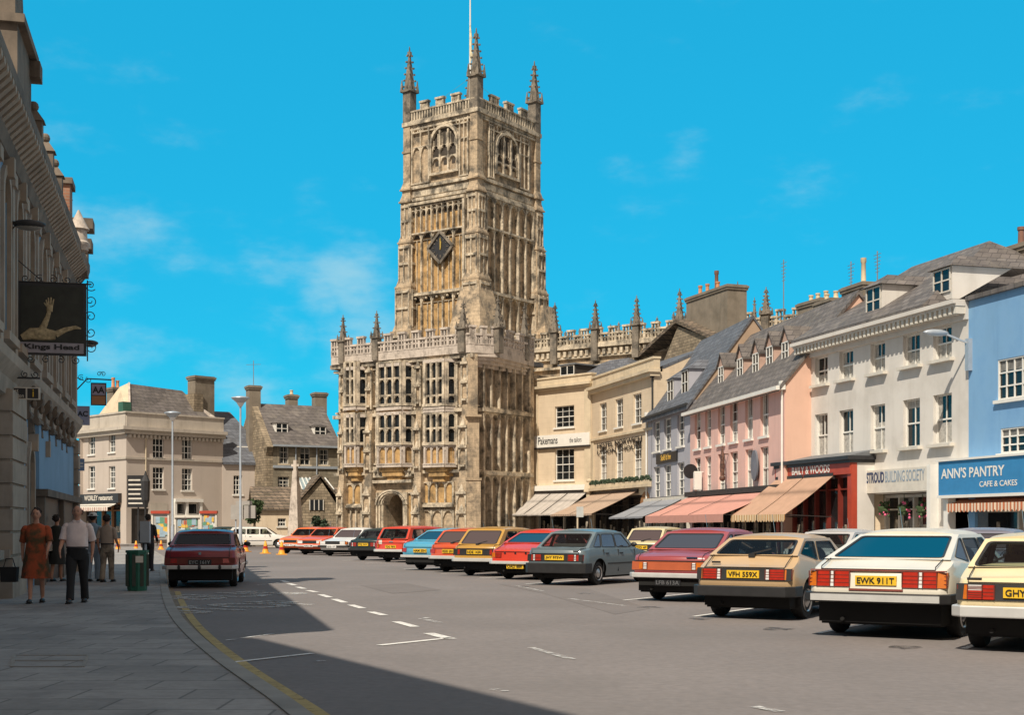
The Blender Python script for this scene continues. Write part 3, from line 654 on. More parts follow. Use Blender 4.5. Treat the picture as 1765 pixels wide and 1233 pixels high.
def chimney(parent,x0,x1,y0,y1,z0,z1,m,pots=(),pm='pot',name='chimney'):
    b=MB(); b.box(x0,x1,y0,y1,z0,z1-.3); b.box(x0-.07,x1+.07,y0-.07,y1+.07,z1-.34,z1-.2); b.box(x0-.12,x1+.12,y0-.12,y1+.12,z1-.2,z1-.06); b.box(x0-.03,x1+.03,y0-.03,y1+.03,z1-.06,z1)
    ch_=b.build(name,M[m],parent)
    for (f,h,p) in pots:
        q=MB(); x=x0+(x1-x0)*f; q.lathe([(.15,0),(.17,.05),(.13,.12),(.115,h*.8),(.15,h*.84),(.15,h),(.10,h)],(x,(y0+y1)/2,z1),12); q.build('chimney_pot',M[p],ch_,40)
    return ch_
def dormer(parent,xc,w_,zb,zt_,yf,slope_dz,wallm,roofm,kind='gable',rows=2,cols=2,over=.12,fm='white_paint'):
    """small roof window: front at yf, runs back until it meets the slope (dz per metre)"""
    L_=(zt_-zb)/slope_dz+1.0; x0,x1=xc-w_/2,xc+w_/2
    b=MB(); b.prismx([(yf,zb-.3),(yf,zt_),(yf+L_,zt_),(yf+.3,zb-.3)],x0,x1)
    if kind=='gable': b.prism([(x0,zt_),(x1,zt_),(xc,zt_+w_*.62)],yf,yf+L_)
    d=b.build('dormer',wallm,parent)
    r=MB()
    if kind=='gable':
        h=w_*.62; o=over
        for s in (-1,1):
            a=xc+s*(w_/2+o); za_=zt_-o*h/(w_/2)
            r.add([(a,yf-o,za_),(xc,yf-o,zt_+h),(xc,yf+L_+.8,zt_+h),(a,yf+L_+.8,za_),(a,yf-o,za_+.09),(xc,yf-o,zt_+h+.09),(xc,yf+L_+.8,zt_+h+.09),(a,yf+L_+.8,za_+.09)],[(0,1,2,3),(4,7,6,5),(0,4,5,1),(1,5,6,2),(2,6,7,3),(3,7,4,0)])
    elif kind=='hip':
        h=w_*.42; o=over
        r.add([(x0-o,yf-o,zt_),(x1+o,yf-o,zt_),(xc,yf+w_*.5,zt_+h),(xc,yf+L_+1,zt_+h),(x0-o,yf+L_+1,zt_),(x1+o,yf+L_+1,zt_)],[(0,1,2),(1,5,3,2),(0,2,3,4),(0,4,5,1),(4,3,5)])
    else:
        r.box(x0-over,x1+over,yf-over,yf+L_,zt_,zt_+.1)
    r.build('dormer_roof',roofm,d)
    g=MB(); g.box(x0+.09,x1-.09,yf-.02,yf+.02,zb+.02,zt_-.08); g.build('dormer_window',M['glass_win'],d)
    f=MB()
    for x in [x0+.09+(w_-.18)*i/cols for i in range(cols+1)]: f.box(x-.03,x+.03,yf-.05,yf-.02,zb,zt_-.06)
    for z in [zb+(zt_-.06-zb)*i/rows for i in range(rows+1)]: f.box(x0+.06,x1-.06,yf-.052,yf-.02,z-.025,z+.025)
    f.build('dormer_frame',M[fm],d)
    return d
def slope_y(f,px,py,z0,y0,sl,ymax=9):
    """distance behind the front at which this roof slope is seen through the given picture point"""
    best=(9e9,1)
    for i in range(0,300):
        y=ymax*i/300; x=f.X(px,y); d=abs(f.Z(py,x,y)-(z0+(y-y0)*sl))
        if d<best[0]: best=(d,y)
    return best[1]
def awning(parent,x0,x1,zt_,zb,out,m,m2=None,scallop=0,seams=(),arms=True,y=-.12,val=.28,skew=0):
    a=MB(); n=8
    for i in range(n):
        def pt(t): return (y-out*t, zt_+(zb-zt_)*t-.05*math.sin(math.pi*t))
        (ya,za_),(yb,zb_)=pt(i/n),pt((i+1)/n)
        a.add([(x0,ya,za_),(x1,ya,za_),(x1,yb,zb_),(x0,yb,zb_),(x0,ya,za_-.015),(x1,ya,za_-.015),(x1,yb,zb_-.015),(x0,yb,zb_-.015)],[(0,1,2,3),(7,6,5,4),(0,4,5,1),(3,2,6,7),(0,3,7,4),(1,5,6,2)])
    aw=a.build('awning',m,parent,50)
    v=MB(); yy=y-out; k=max(6,int((x1-x0)/.22)) if scallop else 10
    for i in range(k):
        a0=x0+(x1-x0)*i/k; a1=x0+(x1-x0)*(i+1)/k; am=(a0+a1)/2
        if scallop: v.prism([(a0,zb),(a0,zb-val*.75),(a0+(am-a0)*.5,zb-val*.95),(am,zb-val),(am+(a1-am)*.5,zb-val*.95),(a1,zb-val*.75),(a1,zb)],yy-.012-(.015 if i%2 else 0),yy)
        else: v.box(a0,a1,yy-.012,yy,zb-val+.01*(i%2),zb)
    v.build('valance',m2 or m,aw)
    f=MB()
    if arms:
        for x in (x0+.1,x1-.1): f.bar((x,y,zb-.1),(x,y-out+.05,zb-.02),.035)
    f.box(x0,x1,y-out-.0,y-out+.04,zb-.05,zb-.012); f.box(x0,x1,y-.02,y+.12,zt_-.12,zt_+.12)
    for s in seams:
        x=x0+(x1-x0)*s; f.bar((x,y-.02,zt_+.012),(x,y-out,zb+.012),.06,.012)
    f.build('awning_frame',M['dark_wood'],aw)
    return aw
def shopfront(parent,x0,x1,z1,nm=4,m='dark_wood',y=.0,door=None,stall=.5):
    g=MB(); g.box(x0,x1,y+.28,y+.32,.05,z1); s=g.build('shop_window',M['glass_shop'],parent)
    f=MB()
    f.box(x0,x1,y+.12,y+.28,0,stall); f.box(x0,x1,y+.10,y+.28,z1-.12,z1)
    for i in range(nm+1):
        x=x0+(x1-x0)*i/nm; f.box(x-.05,x+.05,y+.10,y+.28,stall,z1-.12)
    f.box(x0,x1,y+.14,y+.28,z1-.6,z1-.54)
    f.build('shop_frame',M[m],s)
    q=MB(); random.seed(int(x0*7+z1*3)+nm)
    for i in range(nm*3):
        x=x0+.15+(x1-x0-.4)*(i+random.random()*.6)/(nm*3); z=stall+.1+random.random()*.5; h=.25+random.random()*.6; q.box(x,x+.12+random.random()*.3,y+.262,y+.279,z,z+h)
    q.build('window_display',M['display'],s)
    return s
mk('display',(.32,.28,.22),.8,.8,6)
def gutterpipe(parent,x,z0,z1,m='white_paint',y=-.08,r=.05):
    p=MB(); p.tube([(x,y,z0),(x,y,z1-.3),(x,y,z1)],r,8); p.box(x-.12,x+.12,y-.1,y+.1,z1-.05,z1+.18); return p.build('drainpipe',M[m],parent,40)
W_=lambda f,pa,pb,z0,z1:(f.X(pa),f.X(pb),z0,z1)

# ================================================================ RIGHT ROW (far to near)
# --- corner house with the long white name board
PK=Vector((5.4,89.7)); 
f1=Frame((1.55,93.97),180-42.2); L1=f1.X(1020)
b=f1.root('cream_shop_building',label='cream stone shop beside the church with white PAKEMANS board and grey awning',cat='building')
q=lambda py,px: f1.Z(py,f1.X(px))
H=q(666,970); ops=[W_(f1,956,989,q(737,972),q(700,972)),W_(f1,956,989,q(828,972),q(774,972)),(.35,L1-.3,0,q(850,970))]
wall(b,'wall',M['cream'],L1,H,ops,9)
for o in ops[:2]: window(b,o,3,4,curtain=None,sill='white_paint')
t=MB(); pt=q(651,970)
t.box(-.15,L1+.1,-.35,.3,H-.05,H+.12); t.box(-.1,L1+.05,-.22,.3,H-.2,H-.05); t.box(-.05,L1,-.05,.35,H+.12,pt); t.box(-.1,L1+.05,-.12,.4,pt,pt+.12)
for x in (.15,L1-.35): t.box(x-.3,x+.3,-.08,0,q(838,970),H-.2)
t.build('cornice',M['cream_trim'],b)
zs0,zs1=q(770,970),q(749,970); s=MB(); s.box(f1.X(922),f1.X(1018),-.16,-.04,zs0,zs1); sg=s.build('name_board',M['white_paint'],b)
s=MB(); s.box(f1.X(922)-.05,f1.X(1018)+.05,-.2,-.02,zs0-.12,zs0-.01); s.build('board_trim',M['dark_wood'],sg)
text(sg,'lettering','Pakemans',M['black_paint'],f1.X(930),zs0+.2,.52,-.165,width=1.95,align='LEFT',bold=.01)
text(sg,'lettering','the tailors',M['black_paint'],f1.X(984),zs0+.22,.34,-.165,width=1.15,align='LEFT')
s=MB(); s.box(.1,L1-.1,-.35,0,q(846,970),q(837,970)); s.build('shop_cornice',M['white_paint'],b)
s=MB(); s.box(.12,L1-.12,-.28,0,q(852,970),q(846,970)); s.build('fascia',M['dark_wood'],b)
for x in (.0,L1-.05):
    s=MB(); s.frus(x-.2,x+.3,-.55,.02,q(850,970),q(834,970),.02,.12); s.ball((x+.05,-.28,q(834,970)+.1),.2,.2,.16); s.box(x-.1,x+.2,-.4,0,q(862,970),q(850,970)); s.build('console_bracket',M['cream_trim'],b,50)
shopfront(b,.35,L1-.3,q(850,970),4,'offwhite')
awning(b,.3,L1-.3,q(849,970),2.25,2.7,mat('awning_grey',(.46,.42,.38),.9,.12,3,stripes=((.38,.35,.31),.55,0,.8)),seams=(.33,.66),val=.1)
# hipped slate roof and small turret behind the parapet
roof(b,M['slate_blue'],.2,L1+2,.6,H+.2,4.2,q(612,1010),over=0,hipL=3.2,hipR=2.5)
d=dormer(b,f1.X(960),1.5,H+.3,q(628,958),1.0,1,M['church_dark'],M['lead'],'flat')
# --- cream stone house with three sash bays
f2=Frame(PK,180-15.0); L2=f2.X(1127)
b=f2.root('cream_stone_house',label='cream stone house with three bays, black raised lettering and tan striped awning',cat='building')
q=lambda py,px=1080: f2.Z(py,f2.X(px))
H=q(655); wx=[(1033,1045),(1060,1073),(1091,1105)]
u0,u1=q(737,1065),q(688,1065); l0,l1=q(827,1065),q(765,1065); zs_=q(840)
ops=[W_(f2,a,c,u0,u1) for a,c in wx]+[W_(f2,a,c,l0,l1) for a,c in wx]+[(.4,L2-.4,0,zs_-.55)]
wall(b,'wall',M['cream'],L2,H,ops,9)
for i,o in enumerate(ops[:6]): window(b,o,2,4,curtain=('net',.5) if i>2 else ('side',.5,'curtain_dim'),sill='white_paint')
t=MB(); t.box(-.05,L2+.25,-.45,.3,H-.05,H+.14); t.box(-.02,L2+.15,-.3,.3,H-.28,H-.05); t.box(0,L2+.05,-.05,.35,H+.14,H+.75); t.box(0,L2+.1,-.12,.4,H+.75,H+.88)
t.box(0,L2+.06,-.14,0,q(748)-.06,q(748)+.08)
for x in (.1,L2-.3): t.box(x-.1,x+.3,-.07,0,zs_,q(748)-.06)
t.build('cornice',M['cream_trim'],b)
text(b,'raised_lettering','HOTEL NORWICH',M['black_paint'],(f2.X(1030)+f2.X(1107))/2,q(751)-.52,.34,-.05,width=f2.X(1107)-f2.X(1030),bold=.02)
text(b,'raised_lettering','UNION   HOUSE',M['black_paint'],(f2.X(1030)+f2.X(1107))/2,q(751)-.95,.3,-.05,width=f2.X(1107)-f2.X(1030),bold=.02)
s=MB(); s.box(.1,L2-.1,-.4,0,zs_-.1,zs_+.08); s.box(.1,L2-.1,-.3,0,zs_+.08,zs_+.3); s.build('shop_cornice',M['cream_trim'],b)
for i in range(12):
    s=MB(); x=.4+(L2-.8)*i/11; random.seed(i); 
    for k in range(26): s.ball((x+random.uniform(-.32,.32),-.2+random.uniform(-.12,.12),zs_+.30+random.uniform(0,.26)),.075,n=5)
    s.build('window_box_flowers',M['leaf_dark'] if i%3 else M['flower_red'] if 'flower_red' in M else M['leaf_dark'],b)
shopfront(b,.4,L2-.4,zs_-.55,5,'dark_wood')
mk('fan_wood',(.36,.18,.08),.6,.15,4)
s=MB(); xc=L2-1.3; s.prism([(xc-1.0,zs_-1.6)]+[(xc-1.0*math.cos(R(a)),zs_-1.6+1.25*math.sin(R(a))) for a in range(0,181,15)]+[(xc+1.0,zs_-1.6)],-.06,0); s.build('fanlight',M['fan_wood'],b)
awning(b,.3,L2-2.6,zs_-.3,2.2,2.9,mat('awning_tan',(.40,.28,.2),.9,.1,3,stripes=((.55,.46,.36),.5,0,.8)),seams=(.5,),val=.12)
gutterpipe(b,L2-.1,0,H-.3,'iron')
roof(b,M['slate_blue'],0,L2,.6,H+.2,3.6,q(620,1060),over=0)
g=MB(); g.prismx([(.6,H),(.6,H+.2),(3.6,q(620,1060)),(6.6,H+.2),(6.6,H)],L2-.2,L2-.02); g.build('gable_wall',M['cream'],b)
# --- grey rendered house
G0=f2.world(L2+.1,0); G0=Vector((8.1,79.6)); f3=Frame(G0,180-8.0); L3=f3.X(1194)
b=f3.root('grey_rendered_house',label='grey blue rendered house with steep slate roof, small black gilt sign and grey awning',cat='building')
q=lambda py,px=1155: f3.Z(py,f3.X(px))
H=q(703); u0,u1=q(775,1148),q(722,1148); l0,l1=q(857,1148),q(802,1148)
wx=[(1126,1137),(1144,1156),(1167,1179)]
ops=[W_(f3,a,c,u0,u1) for a,c in wx]+[W_(f3,a,c,l0,l1) for a,c in wx]+[(.3,L3-.3,0,2.7)]
wall(b,'wall',M['grey_render'],L3,H,ops,9)
for o in ops[:6]: window(b,o,2,4,curtain=('side',.5,'curtain_dim'),sill='white_paint',bw=.05)
yr=f3.Y(1297,L3); zr=f3.Z(549,L3,yr)
g=MB(); g.prismx([(0,H),(yr,zr),(2*yr,H)],0,.2); g.build('gable_wall',M['grey_render'],b)
g=MB(); g.prismx([(0,H),(yr,zr),(2*yr,H)],L3-.3,L3); g.build('gable_wall',mat('gable_plaster',(.40,.29,.2),.9,.12,1),b)
roof(b,M['slate_blue'],0,L3+.08,0,H,yr,zr,over=.35)
s=MB(); s.box(-.1,L3+.05,-.42,-.3,H-.3,H-.16); s.build('gutter_pipe',M['iron'],b)
sl_=(zr-H)/yr
for px,pt,pb_ in ((1156,654,694),(1181,638,680)):
    yy=slope_y(f3,px,pb_,H,0,sl_); x=f3.X(px,yy); dormer(b,x,1.4,f3.Z(pb_,x,yy),f3.Z(pt,x,yy),yy,sl_,M['grey_render'],M['slate_blue'],'hip')
sz0,sz1=q(798,1150),q(781,1150); s=MB(); s.box(f3.X(1133),f3.X(1168),-.1,-.02,sz0,sz1); sg=s.build('name_board',M['black_paint'],b)
mk('gilt',(.8,.48,.08),.4,.1,4)
text(sg,'lettering','Sold it Inn',M['gilt'],(f3.X(1133)+f3.X(1168))/2,sz0+.14,.34,-.105,width=2.2,bold=.02)
s=MB(); s.box(.1,L3-.1,-.3,0,2.75,3.05); s.build('fascia',M['offwhite'],b)
shopfront(b,.3,L3-.3,2.7,7,'offwhite')
awning(b,.3,L3-1.2,2.98,1.95,2.3,mat('awning_slate',(.28,.29,.31),.9,.1,3),seams=(.5,),val=.1)
gutterpipe(b,-.02,0,H,'white_paint')
mk('dormer_plaster',(.50,.34,.27),.9,.15,2)
# --- pink house
f4=Frame(f3.world(L3,-.15),180-9.4); L4=f4.X(1352)
b=f4.root('pink_house',label='long pink house with six window bays, five dormers and a pink awning',cat='building')
q=lambda py,px=1290: f4.Z(py,f4.X(px))
H=q(678); 
wx=[(1197,1207),(1215,1225),(1237,1249),(1258,1271),(1284,1297),(1310,1324)]
u0,u1=q(762,1265),q(692,1265); l0,l1=q(842,1290),q(775,1290); 
ops=[W_(f4,a,c,u0,u1) for a,c in wx]+[W_(f4,a,c,l0-.1,l1) for a,c in wx]+[(.3,L4-.3,0,2.75)]
wall(b,'wall',M['pink_render'],L4,H,ops,9)
s=MB(); s.box(L4,L4+.02,0.02,9,0,H); s.build('end_wall',M['salmon_render'],b)
for i,o in enumerate(ops[:12]): window(b,o,2,4 if i not in (4,5,10,11) else 2,curtain=('both',.5) if i%3 else ('net',.48),sill='white_paint')
yr=f4.Y(1478,L4); zr=f4.Z(507,L4,yr); yr=min(yr,7.5); zr=f4.Z(507,L4,yr)
g=MB(); g.prismx([(0,H),(yr,zr),(2*yr,H)],0.05,.2); g.build('gable_wall',M['salmon_render'],b)
g=MB(); g.prismx([(0,H),(yr,zr),(2*yr,H)],L4-.2,L4+.02); g.build('gable_wall',M['salmon_render'],b)
roof(b,M['slate'],0,L4+.12,0,H,yr,zr,over=.3)
s=MB(); s.box(-.1,L4+.2,-.46,-.3,H-.32,H-.16); s.box(0,L4+.1,-.25,0,H-.3,H-.1); s.build('gutter_pipe',M['white_paint'],b)
sl_=(zr-H)/yr
for px,pt,pb_ in ((1243,631,663),(1276,617,651),(1303,608,645),(1327,596,632),(1354,588,622)):
    yy=slope_y(f4,px,pb_,H,0,sl_); x=f4.X(px,yy); dormer(b,x,.95,f4.Z(pb_,x,yy),f4.Z(pt,x,yy),yy,sl_,M['dormer_plaster'],M['slate'],'gable',over=.1)
gutterpipe(b,L4-.1,0,H-.1)
# signs on the pink front
s=MB(); xq=f4.X(1306); z=q(803,1306); s.lathe([(.02,-.22),(.40,-.2),(.40,-.12),(.02,-.1)],(xq,0,0),20,'y'); o=s.build('oval_plaque',M['plaque'] if 'plaque' in M else mat('plaque',(.16,.17,.2),.6),b,40); o.location.z=z; o.scale.z=1.75
s=MB(); xq=f4.X(1255); z=q(823,1255)
s.tube([(xq,-.3,z+.5*k) for k in (0,1,2,3)],[.1,.13,.09,.03],8); s.ball((xq,-.3,z-.05),.15)
s.bar((xq,0,z+1.1),(xq,-.34,z+1.1),.05); s.build('hanging_emblem',mat('emblem',(.12,.06,.04),.6,.9,9),b,50)
s=MB(); s.box(f4.X(1211),f4.X(1213),-.5,-.12,q(845,1210),q(815,1210)); s.bar((f4.X(1212),0,q(814,1210)),(f4.X(1212),-.5,q(814,1210)),.04); s.build('projecting_board',M['white_paint'],b)
s=MB(); s.lathe([(.02,-.06),(.38,-.05),(.38,0),(.02,.01)],(f4.X(1203),-.4,q(813,1203)),16,'x'); s.build('round_sign',M['black_paint'],b)
s=MB(); s.box(.1,L4-.1,-.35,0,2.95,3.2); s.build('fascia',M['dark_wood'],b)
shopfront(b,.3,L4-.3,2.75,8,'dark_wood')
awning(b,.4,L4-.6,3.0,1.95,2.4,mat('awning_pink',(.58,.29,.23),.9,.07,3),seams=(.22,.6),val=.36)
# --- white house
WB=Vector((12.52,57.26)); f5=Frame(WB,180-15.8); L5=f5.X(1669)
b=f5.root('white_house',label='three storey off white house with dentilled cornice over small society shop and red shopfront',cat='building')
q=lambda py,px=1500: f5.Z(py,f5.X(px))
H=q(560,1520)-.36
wx=[(1404,1426),(1446,1470),(1500,1525),(1556,1585),(1608,1640)]
u0,u1=q(643,1512),q(591,1512); l0,l1=q(777,1512),q(698,1512)
ops=[W_(f5,a,c,u0,u1) for a,c in wx]+[W_(f5,a,c,l0,l1) for a,c in wx]+[(f5.X(1500),f5.X(1608),0,q(850,1550)-.02),(f5.X(1628),L5,0,q(853,1650))]
wall(b,'wall',M['white_render'],L5,H,ops,9,rev=.24)
for i,o in enumerate(ops[:10]): window(b,o,2,2,curtain=('both',.5) if i%2 else ('net',.5),sill='offwhite',rev=.24,sp=.2,sw=.16)
t=MB(); zc=H
t.box(-.1,L5,-.62,.1,zc+.28,zc+.42); t.box(-.05,L5,-.5,.1,zc+.2,zc+.28); t.box(0,L5,-.12,.1,zc-.25,zc+.2)
t.build('cornice',M['white_render'],b); t=MB()
for i in range(40):
    x=.1+(L5-.2)*i/39; t.box(x-.075,x+.075,-.48,-.1,zc-.06,zc+.2)
t.build('dentil_course',M['offwhite'],b)
yr=5.4; zr=f5.Z(422,f5.X(1705,yr),yr); xr=f5.X(1705,yr)
roof(b,M['slate'],-.2,xr+4.4,-.5,zc+.4,yr,zr,over=0,hipR=4.4)
sl_=(zr-zc-.4)/(yr+.5)
for px,pt,pb_ in ((1506,494,541),(1624,463,505)):
    yy=slope_y(f5,px,pb_,zc+.4,-.5,sl_); x=f5.X(px,yy); dormer(b,x,1.2,f5.Z(pb_,x,yy),f5.Z(pt,x,yy),yy,sl_,M['white_render'],M['slate'],'hip',over=.16,fm='offwhite')
s=MB(); s.box(f5.X(1500),f5.X(1611),-.32,-.02,q(849,1552),q(809,1552)); sg=s.build('sign_board',M['offwhite'],b)
xa,xb=f5.X(1505),f5.X(1609); zz=q(849,1552); wv=xb-xa
mk('navy',(.03,.05,.12),.5,.1,3)
text(sg,'lettering','STROUD',M['navy'],xa+.04,zz+.38,.42,-.325,width=wv*.31,align='LEFT',bold=.03)
text(sg,'lettering','BUILDING SOCIETY',mat('sign_grey',(.25,.33,.42),.5),xa+wv*.34,zz+.38,.42,-.325,width=wv*.64,align='LEFT',bold=.0)
s=MB(); 
for x in (f5.X(1500)-.1,f5.X(1611)): s.box(x,x+.22,-.34,0,0,q(806,1552))
s.build('shop_pilaster',M['white_paint'],b)
s=MB(); s.add([(f5.X(1500),0.0,0),(f5.X(1500),.0,q(850,1552)),(f5.X(1512),.9,q(850,1552)),(f5.X(1512),.9,0)],[(0,1,2,3)]); s.box(f5.X(1500)-.02,f5.X(1608),.9,.95,0,.9); s.build('recess_wall',M['cream'],b)
shopfront(b,f5.X(1507),f5.X(1608),q(852,1552),4,'offwhite',y=.35)
for k,px in enumerate((1531,1566,1598)):
    s=MB(); l=MB(); random.seed(k+3); cx_=f5.X(px,.3); cz_=q(873,px)
    for i in range(70):
        a=random.random()*6.28; r=random.random()**.5*.33; p=(cx_+r*math.cos(a),.1+r*.4*math.sin(a),cz_+random.uniform(-.12,.2)-.4*(r/.33)**2*random.random())
        (s if i%3==0 else l).ball(p,.035+random.random()*.03,n=5)
    l.lathe([(.05,-.35),(.2,-.2),(.24,-.05),(.24,0)],(cx_,.1,cz_),10); l.bar((cx_,.1,cz_),(cx_,.1,q(852,px)),.02)
    h=l.build('hanging_basket',M['leaf'],None); h.parent=b; s.build('blossom',mat('blossom',(.75,.12,.25),.6,.3,9),h)
# red shop pushed forward at the far end
xs0=f5.X(1337,-1.0); xs1=f5.X(1467,-1.0)
b2=empty('red_shopfront',(*f5.world(0,0),0),f5.rz,label='deep red single storey shopfront with BAILY & WOODS lettering and tan awnings',cat='shop')
zt_=f5.Z(788,f5.X(1465,-1.0),-1.0); zb=f5.Z(822,f5.X(1400,-1.0),-1.0)
mk('red_paint',(.42,.06,.03),.5,.15,2); mk('red_dark',(.2,.03,.02),.5,.2,2)
s=MB(); s.box(xs0,xs0+.3,-1.0,0,0,zt_-.1); s.box(xs1-.3,xs1,-1.0,-.75,0,zt_-.1); s.box(xs0+.3,xs1-.3,-.8,-.4,zb,zt_-.1); s.build('shop_body',M['red_paint'],b2)
s=MB(); s.box(xs1-.25,xs1-.01,-.75,0,0,zt_-.1); s.build('side_wall',M['white_render'],b2)
s=MB(); s.box(xs0-.1,xs1+.12,-1.22,.0,zt_-.1,zt_+.05); s.box(xs0,xs1+.05,-1.1,0,zt_-.22,zt_-.1); s.build('cornice',M['iron'],b2)
s=MB(); s.prismx([(-1.15,zt_+.05),(0,zt_+.05),(0,zt_+.3)],xs0,xs1); s.build('lean_to_roof',M['lead'],b2)
s=MB(); s.box(xs0+.0,xs1-.02,-1.05,-.8,zb,zt_-.22); fa=s.build('fascia',M['red_paint'],b2)
text(fa,'lettering','BAILY & WOODS',M['white_paint'],f5.X(1365,-1.05),(zb+zt_)/2-.22,.34,-1.06,width=f5.X(1430,-1.05)-f5.X(1365,-1.05),align='LEFT',bold=.02)
shopfront(b2,xs0+.3,xs1-.3,zb,6,'red_dark',y=-.95)
for k in (0,1):
    a0=xs0+.1+(xs1-xs0-1.3)*k/2; a1=a0+(xs1-xs0-1.3)/2-.1
    awning(b2,a0,a1,zb-.03,1.9,2.1,mat('awning_ochre',(.50,.31,.21),.9,.1,3,fine=(30,.2)),mat('valance_stripe',(.50,.28,.12),.9,.1,3,stripes=((.72,.58,.38),.16,0,.5)),scallop=1,y=-1.06,val=.3)
# --- blue house
b=empty('blue_house',(*f5.world(L5,0),0),f5.rz,label='bright blue rendered house with white sash windows above ANN\'S PANTRY cafe',cat='building')
f6=Frame(f5.world(L5,0),180-15.8); L6=9.0
q=lambda py,px=1720: f6.Z(py,f6.X(px))
Hb=f6.Z(514,f6.X(1680)); 
ops=[(f6.X(1719),f6.X(1719)+1.65,q(688,1740),q(617,1740)),(f6.X(1724),f6.X(1724)+1.65,q(781,1745),q(737,1745)),(f6.X(1719)+3.6,f6.X(1719)+5.2,q(688,1740),q(617,1740)),(.35,L6-.2,0,q(853,1700))]
wall(b,'wall',M['blue_render'],L6,Hb,ops,9,rev=.12)
for o in ops[:3]: window(b,o,4,3,rev=.12,sill='white_paint',sp=.12,bw=.05,curtain=('blind',.75,'curtain_dim'))
s=MB(); s.box(0,L6,-.14,.3,Hb-.05,Hb+.1); s.build('coping',M['slate'],b)
s=MB(); XP=f6.X(1617,-.5); s.box(XP,L6,-.5,0,q(853,1690)-.0,q(797,1640)); sg=s.build('sign_board',mat('pantry_blue',(.045,.23,.48),.4,.08,3),b)
s=MB(); s.box(XP-.04,L6,-.54,-.02,q(853,1690)-.1,q(853,1690)); s.box(XP-.04,L6,-.56,-.0,q(797,1640),q(797,1640)+.07); s.build('sign_frame',M['white_paint'],sg)
xa=f6.X(1622,-.5); zz=f6.Z(822,f6.X(1680,-.5),-.5)
text(sg,'lettering',"ANN'S PANTRY",M['white_paint'],xa,zz-.02,.36,-.505,width=f6.X(1731,-.5)-xa,align='LEFT',bold=.015)
text(sg,'lettering',"CAFE & CAKES",M['white_paint'],f6.X(1688,-.5),zz-.36,.19,-.505,width=f6.X(1753,-.5)-f6.X(1688,-.5),align='LEFT',bold=.01)
s=MB(); s.box(XP-.0,XP+.28,-.3,.0,0,q(853,1690)); s.build('shop_pilaster',M['white_paint'],b)
shopfront(b,XP+.6,L6-.2,q(853,1690),4,'offwhite',y=.5)
awning(b,XP+.5,L6-.3,q(853,1690)-.12,q(858,1690)-.2,.55,mat('awning_rust',(.5,.2,.1),.9,.1,3),mat('valance_rust',(.50,.16,.07),.9,.1,3,stripes=((.75,.62,.48),.18,0,.5)),scallop=1,y=.05,val=.30,arms=False)
# chimney at far right edge
x0=f5.X(1752,7); z1=f5.Z(430,x0,7)
bb=empty('rear_chimney_house',(*f5.world(0,0),0),f5.rz,label='stone chimney rising above the roofs at the far right edge',cat='building')
ww=MB(); ww.box(x0-1,x0+8,6.2,12,0,f5.Z(500,x0,7)); ww.build('wall',M['rubble'],bb)
chimney(bb,x0,x0+1.6,6.3,7.4,5,z1,'chimney_render',((.3,.8,'pot_dark'),(.7,.6,'pot_pale')))
# --- old stone building behind with big chimneys
fo=Frame((9.8,93),180-20)
b=fo.root('old_stone_house',label='old rubble stone house behind the row with stone slate roof and huge chimney',cat='building')
x0=fo.X(1085,0);x1=fo.X(1215,0); ze_=fo.Z(660,fo.X(1130)); pr_=fo.X(1172,0)
g=MB(); g.box(x0,x1+2,0,10,0,ze_); g.prism([(fo.X(1128),ze_),(x1+2,ze_),(x1+1.2,fo.Z(590,x1)),(fo.X(1168),fo.Z(563,fo.X(1168)))],0,.4); g.build('wall',M['rubble'],b)
a=fo.X(1168); zt2=fo.Z(557,a)
r_=MB(); e0=fo.X(1062,0); ze2=fo.Z(655,e0)
r_.add([(e0,-.2,ze2),(a,-.2,zt2),(a,9,zt2),(e0,9,ze2),(e0,-.2,ze2+.25),(a,-.2,zt2+.25),(a,9,zt2+.25),(e0,9,ze2+.25)],[(0,1,2,3),(7,6,5,4),(0,4,5,1),(1,5,6,2),(2,6,7,3),(3,7,4,0)])
xb_=x1+4; r_.add([(a,-.2,zt2),(xb_,-.2,ze2),(xb_,9,ze2),(a,9,zt2),(a,-.2,zt2+.25),(xb_,-.2,ze2+.25),(xb_,9,ze2+.25),(a,9,zt2+.25)],[(0,1,2,3),(7,6,5,4),(0,4,5,1),(1,5,6,2),(2,6,7,3),(3,7,4,0)])
r_.build('roof',M['stone_slate'],b)
c0,c1=fo.X(1187,1),fo.X(1258,1); chimney(b,c0,c1,.8,2.2,8,fo.Z(514,c0,1),'chimney_render',((.12,.75,'pot'),(.3,.7,'pot'),(.55,.6,'pot'),(.52,1.35,'pot_dark')))
c0,c1=fo.X(1325,1),fo.X(1363,1); chimney(b,c0,c1,3,4.4,8,fo.Z(524,c0,3),'chimney_render',((.15,.5,'pot_pale'),(.45,.5,'pot_pale'),(.8,.5,'pot_pale')))
